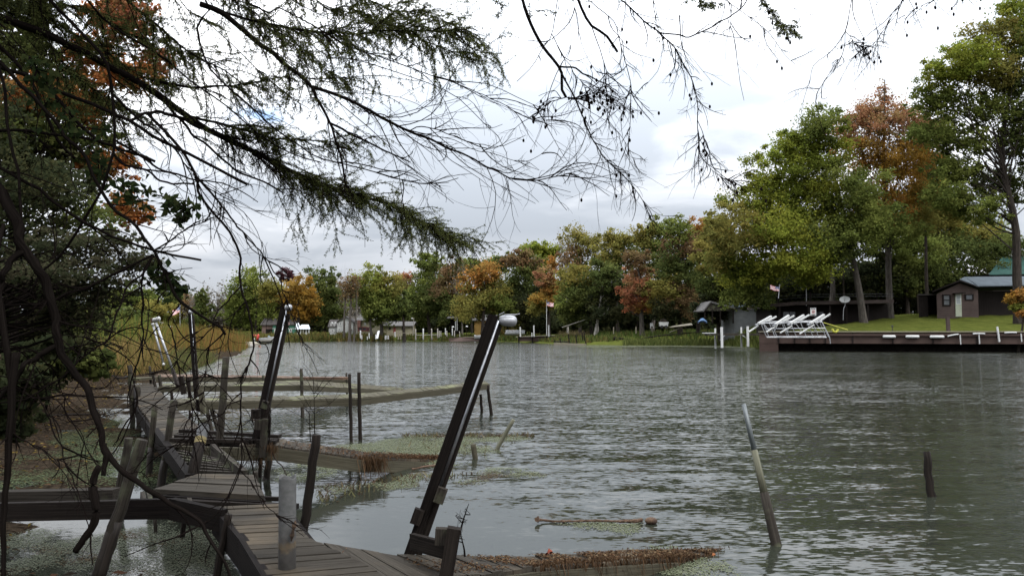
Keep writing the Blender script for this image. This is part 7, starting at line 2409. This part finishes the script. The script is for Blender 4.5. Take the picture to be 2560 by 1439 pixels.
# added crown, unseen above and behind the view, put in to shade the docks
def shade_crown(tr_, n, boxes, ls):
    V, C = [], []
    for (x0, x1, y0, y1, z0, z1) in boxes:
        k = n // len(boxes)
        nc = 70
        cc = np.column_stack((FR.uniform(x0, x1, nc), FR.uniform(y0, y1, nc), FR.uniform(z0, z1, nc)))
        cc[:, 2] = np.maximum(cc[:, 2], H + .50 * np.maximum(cc[:, 1], 0) + 1.3)
        idx = FR.integers(0, nc, k)
        p = cc[idx] + FR.normal(size=(k, 3)) * (.42, .42, .10)
        p[:, 2] = np.maximum(p[:, 2], H + .47 * np.maximum(p[:, 1], 0) + .75)
        V.append(leaf_quads(p, FR.uniform(.6, 1.3, k) * ls, FR, .9))
        C.append(np.array(PAL['hemlock'])[FR.integers(0, 3, k)] * FR.uniform(.7, 1.3, (k, 1)))
    quads_object('crown', np.concatenate(V), np.concatenate(C), M_NEEDLE, tr_.t)


shade_crown(hem, 22000, [(-6.5, -1.2, -1.0, 4.0, 5.0, 7.5), (-6.5, -1.5, 3.0, 8.0, 6.0, 9.0), (-2.5, .8, .5, 4.5, 5.2, 7.5), (-5.5, -2.8, 2.0, 6.0, 8.5, 11.0)], .13)

# ---- the leaning dead tree at the left edge
lean = Overhang('leaning_tree', 'bare leaning tree with forked dark limbs crossing the left side down to the water', (-2.9, 2.9, .1), (-2.35, 3.1, 3.9), .07)
RL = lean.on_trunk
lean.limb([(-40, 420), (0, 480), (45, 565), (60, 620), (105, 690), (130, 770), (145, 850), (165, 900), (210, 960), (240, 1030), (255, 1090), (262, 1120), (300, 1172), (380, 1230), (445, 1268), (500, 1300), (512, 1330), (535, 1365), (560, 1400), (580, 1450)], 2.9, 2.9, 27, 6, root=RL(2.5), twigs=30, tl=(.08, .35), trange=(.1, .95), label='heavy leaning limb curving from the left edge down across the gangway')
lean.limb([(262, 1100), (263, 1140), (258, 1188)], 2.88, 2.88, 13, 10, label='broken stub hanging under the heavy limb')
lean.limb([(55, 620), (25, 655), (5, 720), (-20, 800)], 2.9, 2.8, 14, 9)
lean.limb([(147, 855), (110, 880), (70, 905), (30, 960), (-20, 1010)], 2.9, 2.8, 12, 8, twigs=10, tl=(.1, .3))
lean.limb([(-20, 1020), (80, 990), (160, 935), (220, 880), (263, 853), (283, 807), (307, 747), (327, 707), (360, 680), (383, 637)], 2.85, 3.2, 4, 5, twigs=20, tl=(.08, .3))
lean.limb([(-30, 400), (60, 450), (103, 480), (207, 550), (300, 600), (387, 627), (450, 640), (503, 650)], 3.0, 3.2, 8, 5, root=RL(2.45), twigs=20, tl=(.08, .3))
lean.limb([(207, 390), (255, 487), (333, 560), (383, 627), (417, 693), (450, 750), (520, 800), (550, 815), (563, 836)], 3.2, 3.2, 8, 6, root=RL(3.0), twigs=24, tl=(.08, .3), label='forked dark limb crossing in front of the left flag')
lean.limb([(383, 637), (317, 670), (233, 710), (187, 727), (117, 757), (0, 764), (-40, 764)], 3.2, 3.0, 5, 6, twigs=12, tl=(.1, .3))
lean.limb([(387, 627), (433, 597), (483, 563), (533, 543), (562, 530)], 3.2, 3.3, 4.5, 2, twigs=14, tl=(.06, .22))
lean.limb([(377, 647), (357, 687), (355, 780), (353, 863), (333, 943), (345, 1000), (330, 1040)], 3.2, 3.2, 5, 2.2, twigs=18, tl=(.06, .3), droop=.3)
lean.limb([(450, 752), (420, 800), (430, 830), (437, 857), (443, 897), (460, 947), (478, 1000), (480, 1080), (470, 1160)], 3.2, 3.2, 4, 1.8, twigs=24, tl=(.06, .3), droop=.3)
lean.limb([(540, 808), (520, 900), (500, 1010), (470, 1080), (430, 1130)], 3.2, 3.2, 2.4, 1.4, twigs=14, tl=(.06, .25), droop=.3)
lean.limb([(563, 836), (548, 900), (545, 960), (530, 1010), (545, 1060)], 3.2, 3.2, 2, 1.2, twigs=10, tl=(.05, .2), droop=.3)
lean.limb([(0, 180), (10, 260), (20, 320), (37, 403), (50, 470), (52, 560), (40, 640)], 3.0, 2.9, 7, 6, root=RL(3.5), twigs=10, tl=(.1, .3))
lean.limb([(40, 880), (30, 960), (25, 1100), (15, 1200), (10, 1320), (8, 1460)], 2.75, 2.7, 16, 9, twigs=14, tl=(.1, .4))
lean.limb([(-30, 660), (-5, 740), (8, 820), (20, 900), (30, 960)], 2.75, 2.75, 14, 14, root=RL(1.6))
lean.limb([(95, 985), (110, 1020), (135, 1075), (165, 1150), (195, 1230), (213, 1290), (232, 1340)], 2.8, 2.8, 4, 2.5, twigs=10, tl=(.1, .3))
lean.limb([(30, 1080), (60, 1100), (120, 1135), (170, 1160)], 2.75, 2.8, 4, 2, twigs=8, tl=(.1, .3))
for k in range(9):
    x, y = FR.uniform(-30, 240), FR.uniform(560, 1000)
    p = [(x, y)]
    a = FR.uniform(-.4, 1.1)
    for _ in range(4):
        a += FR.normal() * .3
        p.append((p[-1][0] + 60 * math.cos(a), p[-1][1] + 60 * math.sin(a)))
    lean.limb([(-40, y - FR.uniform(0, 120)), ] + p, 2.9, FR.uniform(3.0, 3.6), 4, 1.4, twigs=7, tl=(.1, .35))
# leafy spray among the bare limbs
lean.limb([(270, 430), (330, 470), (400, 490), (440, 510), (465, 535)], 3.3, 3.4, 3, 1.2, root=RL(3.2), twigs=34, tl=(.06, .16), sub=2, leaves=4, droop=.2, label='leafy spray in front of the bright sky')
lean.limb([(383, 640), (400, 670), (425, 690), (440, 700)], 3.2, 3.3, 2, 1, twigs=12, tl=(.05, .12), sub=2, leaves=3, droop=.2)

# ---- broken limb hanging at the lower left
b = MB()
P = smooth_path([D(248, 1165, 2.6), D(236, 1190, 2.6), D(232, 1225, 2.6), D(241, 1270, 2.6), D(234, 1310, 2.6), D(210, 1345, 2.6), D(188, 1378, 2.6)], 26)
b.tube(P, np.concatenate((np.linspace(.010, .014, 10), np.linspace(.0135, .010, 16))), 9, True, .22)
tag(b.build('broken_limb', M_BARK, smooth=True), 'short crooked broken limb dangling in front of the gangway boards', 'branch')

# ---- the nearly bare tree whose branches hang from above, middle and right
ov = Overhang('larch_tree', 'almost leafless tree hanging fine cone-tipped twigs from above the picture, middle to right', (-1.7, -1.6, .2), (-1.1, -1.2, 7.5), .16)
arch = [ov.on_trunk(3.4), np.array((-.5, .6, 4.4)), np.array((.35, 2.5, 4.15)), np.array((1.1, 3.3, 4.05)), np.array((2.2, 3.7, 3.95)), np.array((3.2, 3.9, 3.85))]
AP = smooth_path(arch, 40)
b = MB(); b.tube(AP, np.linspace(.065, .014, 40), 9, True, .1); lo = b.build('limb', M_BARK, ov.t, smooth=True, label='arching bough above the picture'); BASE[lo.name] = BASE[ov.t.name]


def rootof(px, d):
    q = D(px, -60, d)
    i = int(np.linalg.norm(AP - q, axis=1).argmin())
    return AP[max(i - 2, 0)]


def hang(pts, w0, w1, d0=3.5, d1=3.6, twigs=10, root=True, cones=0.0, needles=0, tl=(.08, .3), **kw):
    if root:
        pts = [(pts[0][0] * 1.0 - (pts[1][0] - pts[0][0]) * .2, -30)] + list(pts)
    return ov.limb(pts, d0, d1, w0, w1, root=rootof(pts[0][0], d0) if root else None, twigs=twigs, cones=cones, needles=needles, tl=tl, droop=kw.pop('droop', .25), wob=.004, tw=.75, **kw)


hang([(1306, 0), (1327, 60), (1356, 116), (1390, 158), (1404, 180), (1405, 225), (1415, 243)], 12, 7, twigs=8, label='thickest hanging branch, ending in a tangle of twigs and cones')
hang([(1400, 165), (1436, 243), (1468, 316), (1500, 380), (1549, 429), (1602, 492), (1628, 548)], 5, 1.3, root=False, twigs=34, trange=(.3, 1), cones=.05)
hang([(1403, 163), (1433, 169), (1468, 190), (1524, 213)], 5, 2.5, root=False, twigs=8)
hang([(1414, 243), (1440, 248), (1475, 235), (1510, 225)], 3, 1, root=False, twigs=24, tl=(.08, .28), sub=4, cones=.30, droop=.35, spread=1.5, trange=(0, 1))
hang([(1414, 243), (1395, 250), (1370, 262), (1340, 290)], 3, 1, root=False, twigs=14, tl=(.08, .28), sub=4, cones=.22, droop=.35, spread=1.5, trange=(0, 1))
hang([(1394, 0), (1380, 84), (1359, 116), (1334, 162), (1292, 204)], 4, 1.6, twigs=10)
hang([(1381, 86), (1413, 150), (1450, 200), (1475, 245)], 2.5, 1.2, root=False, twigs=16, cones=.1)
hang([(1447, 0), (1475, 60), (1514, 88), (1544, 131)], 8, 6.5, twigs=8)
hang([(1475, 0), (1508, 30), (1538, 60), (1547, 98), (1573, 190), (1577, 246), (1573, 351), (1566, 366), (1545, 418)], 4, 1.3, twigs=34, cones=.05)
hang([(1478, 60), (1517, 176), (1529, 246), (1517, 299), (1482, 334)], 3, 1.2, root=False, twigs=16, cones=.05)
hang([(1517, 299), (1555, 345), (1585, 400)], 1.8, 1, root=False, twigs=14)
hang([(1556, 0), (1602, 46), (1651, 84), (1690, 125), (1712, 165), (1730, 205), (1741, 243), (1744, 316), (1752, 390), (1790, 425), (1815, 446)], 6, 1.6, d1=3.8, twigs=60, tl=(.08, .28), cones=.06, trange=(.3, 1), label='long drooping branch left of the big green maple top')
hang([(1743, 300), (1760, 345), (1765, 400), (1800, 440), (1835, 455)], 2, 1, root=False, twigs=26, cones=.08)
hang([(1651, 84), (1700, 88), (1727, 90), (1780, 67), (1853, 21), (1875, -20)], 4, 3, root=False, twigs=14)
hang([(1440, 0), (1530, 5), (1640, 10), (1700, 40), (1712, 62)], 2, 1, twigs=10)
hang([(1815, 0), (1871, 42), (1924, 84), (1962, 137), (1989, 161)], 3, 1.2, twigs=16, cones=.06)
hang([(1832, 10), (1825, 60), (1815, 110), (1813, 155)], 1.8, 1, root=False, twigs=6)
hang([(1900, 0), (1930, 30), (1955, 65), (1985, 85)], 1.8, 1.0, twigs=34, tl=(.04, .10), needles=430, cones=.1, trange=(.45, 1))
hang([(1748, 0), (1765, 6), (1800, 10)], 2, 1.0, twigs=26, tl=(.04, .10), needles=430, trange=(.3, 1))
hang([(2128, 0), (2117, 70), (2096, 109), (2065, 140), (2033, 165), (2024, 211)], 4, 1.2, d0=3.7, d1=3.8, twigs=16)
hang([(2117, 77), (2107, 134), (2085, 165), (2047, 225)], 2.4, 1.1, root=False, twigs=14)
hang([(2117, 80), (2140, 110), (2165, 120)], 1.8, 1, root=False, twigs=22, tl=(.06, .2), cones=.15)
hang([(2173, 0), (2191, 70), (2194, 165)], 2.4, 1.1, d0=3.7, d1=3.8, twigs=12)
hang([(2254, 0), (2230, 45), (2208, 77), (2180, 113), (2142, 130)], 2.4, 1.1, d0=3.7, d1=3.8, twigs=20, cones=.08)
hang([(2339, 0), (2310, 12), (2289, 21), (2258, 42)], 2.4, 1.1, d0=3.7, d1=3.8, twigs=24, cones=.18)
hang([(2400, 0), (2385, 15), (2370, 35)], 1.8, 1.1, d0=3.7, d1=3.8, twigs=14, cones=.3, tl=(.06, .16))
hang([(1243, 0), (1248, 70), (1244, 140), (1232, 176), (1204, 211)], 2.8, 1.2, twigs=12)
hang([(1415, 0), (1429, 88), (1420, 130), (1400, 165)], 2.2, 1.2, twigs=10)
hang([(1432, 0), (1450, 91), (1471, 151), (1500, 190)], 2.2, 1.2, twigs=14)
hang([(1633, 0), (1645, 50), (1655, 100), (1648, 170), (1617, 210)], 2.6, 1.2, twigs=12, needles=60)
hang([(1230, 0), (1260, 5), (1300, 5)], 1.8, 1, twigs=14, tl=(.05, .14), needles=500)
hang([(1330, 22), (1350, 30), (1368, 42)], 1.6, 1, twigs=12, tl=(.04, .12), needles=300)
hang([(1960, 0), (1998, 35), (1985, 62)], 1.4, .9, twigs=4)
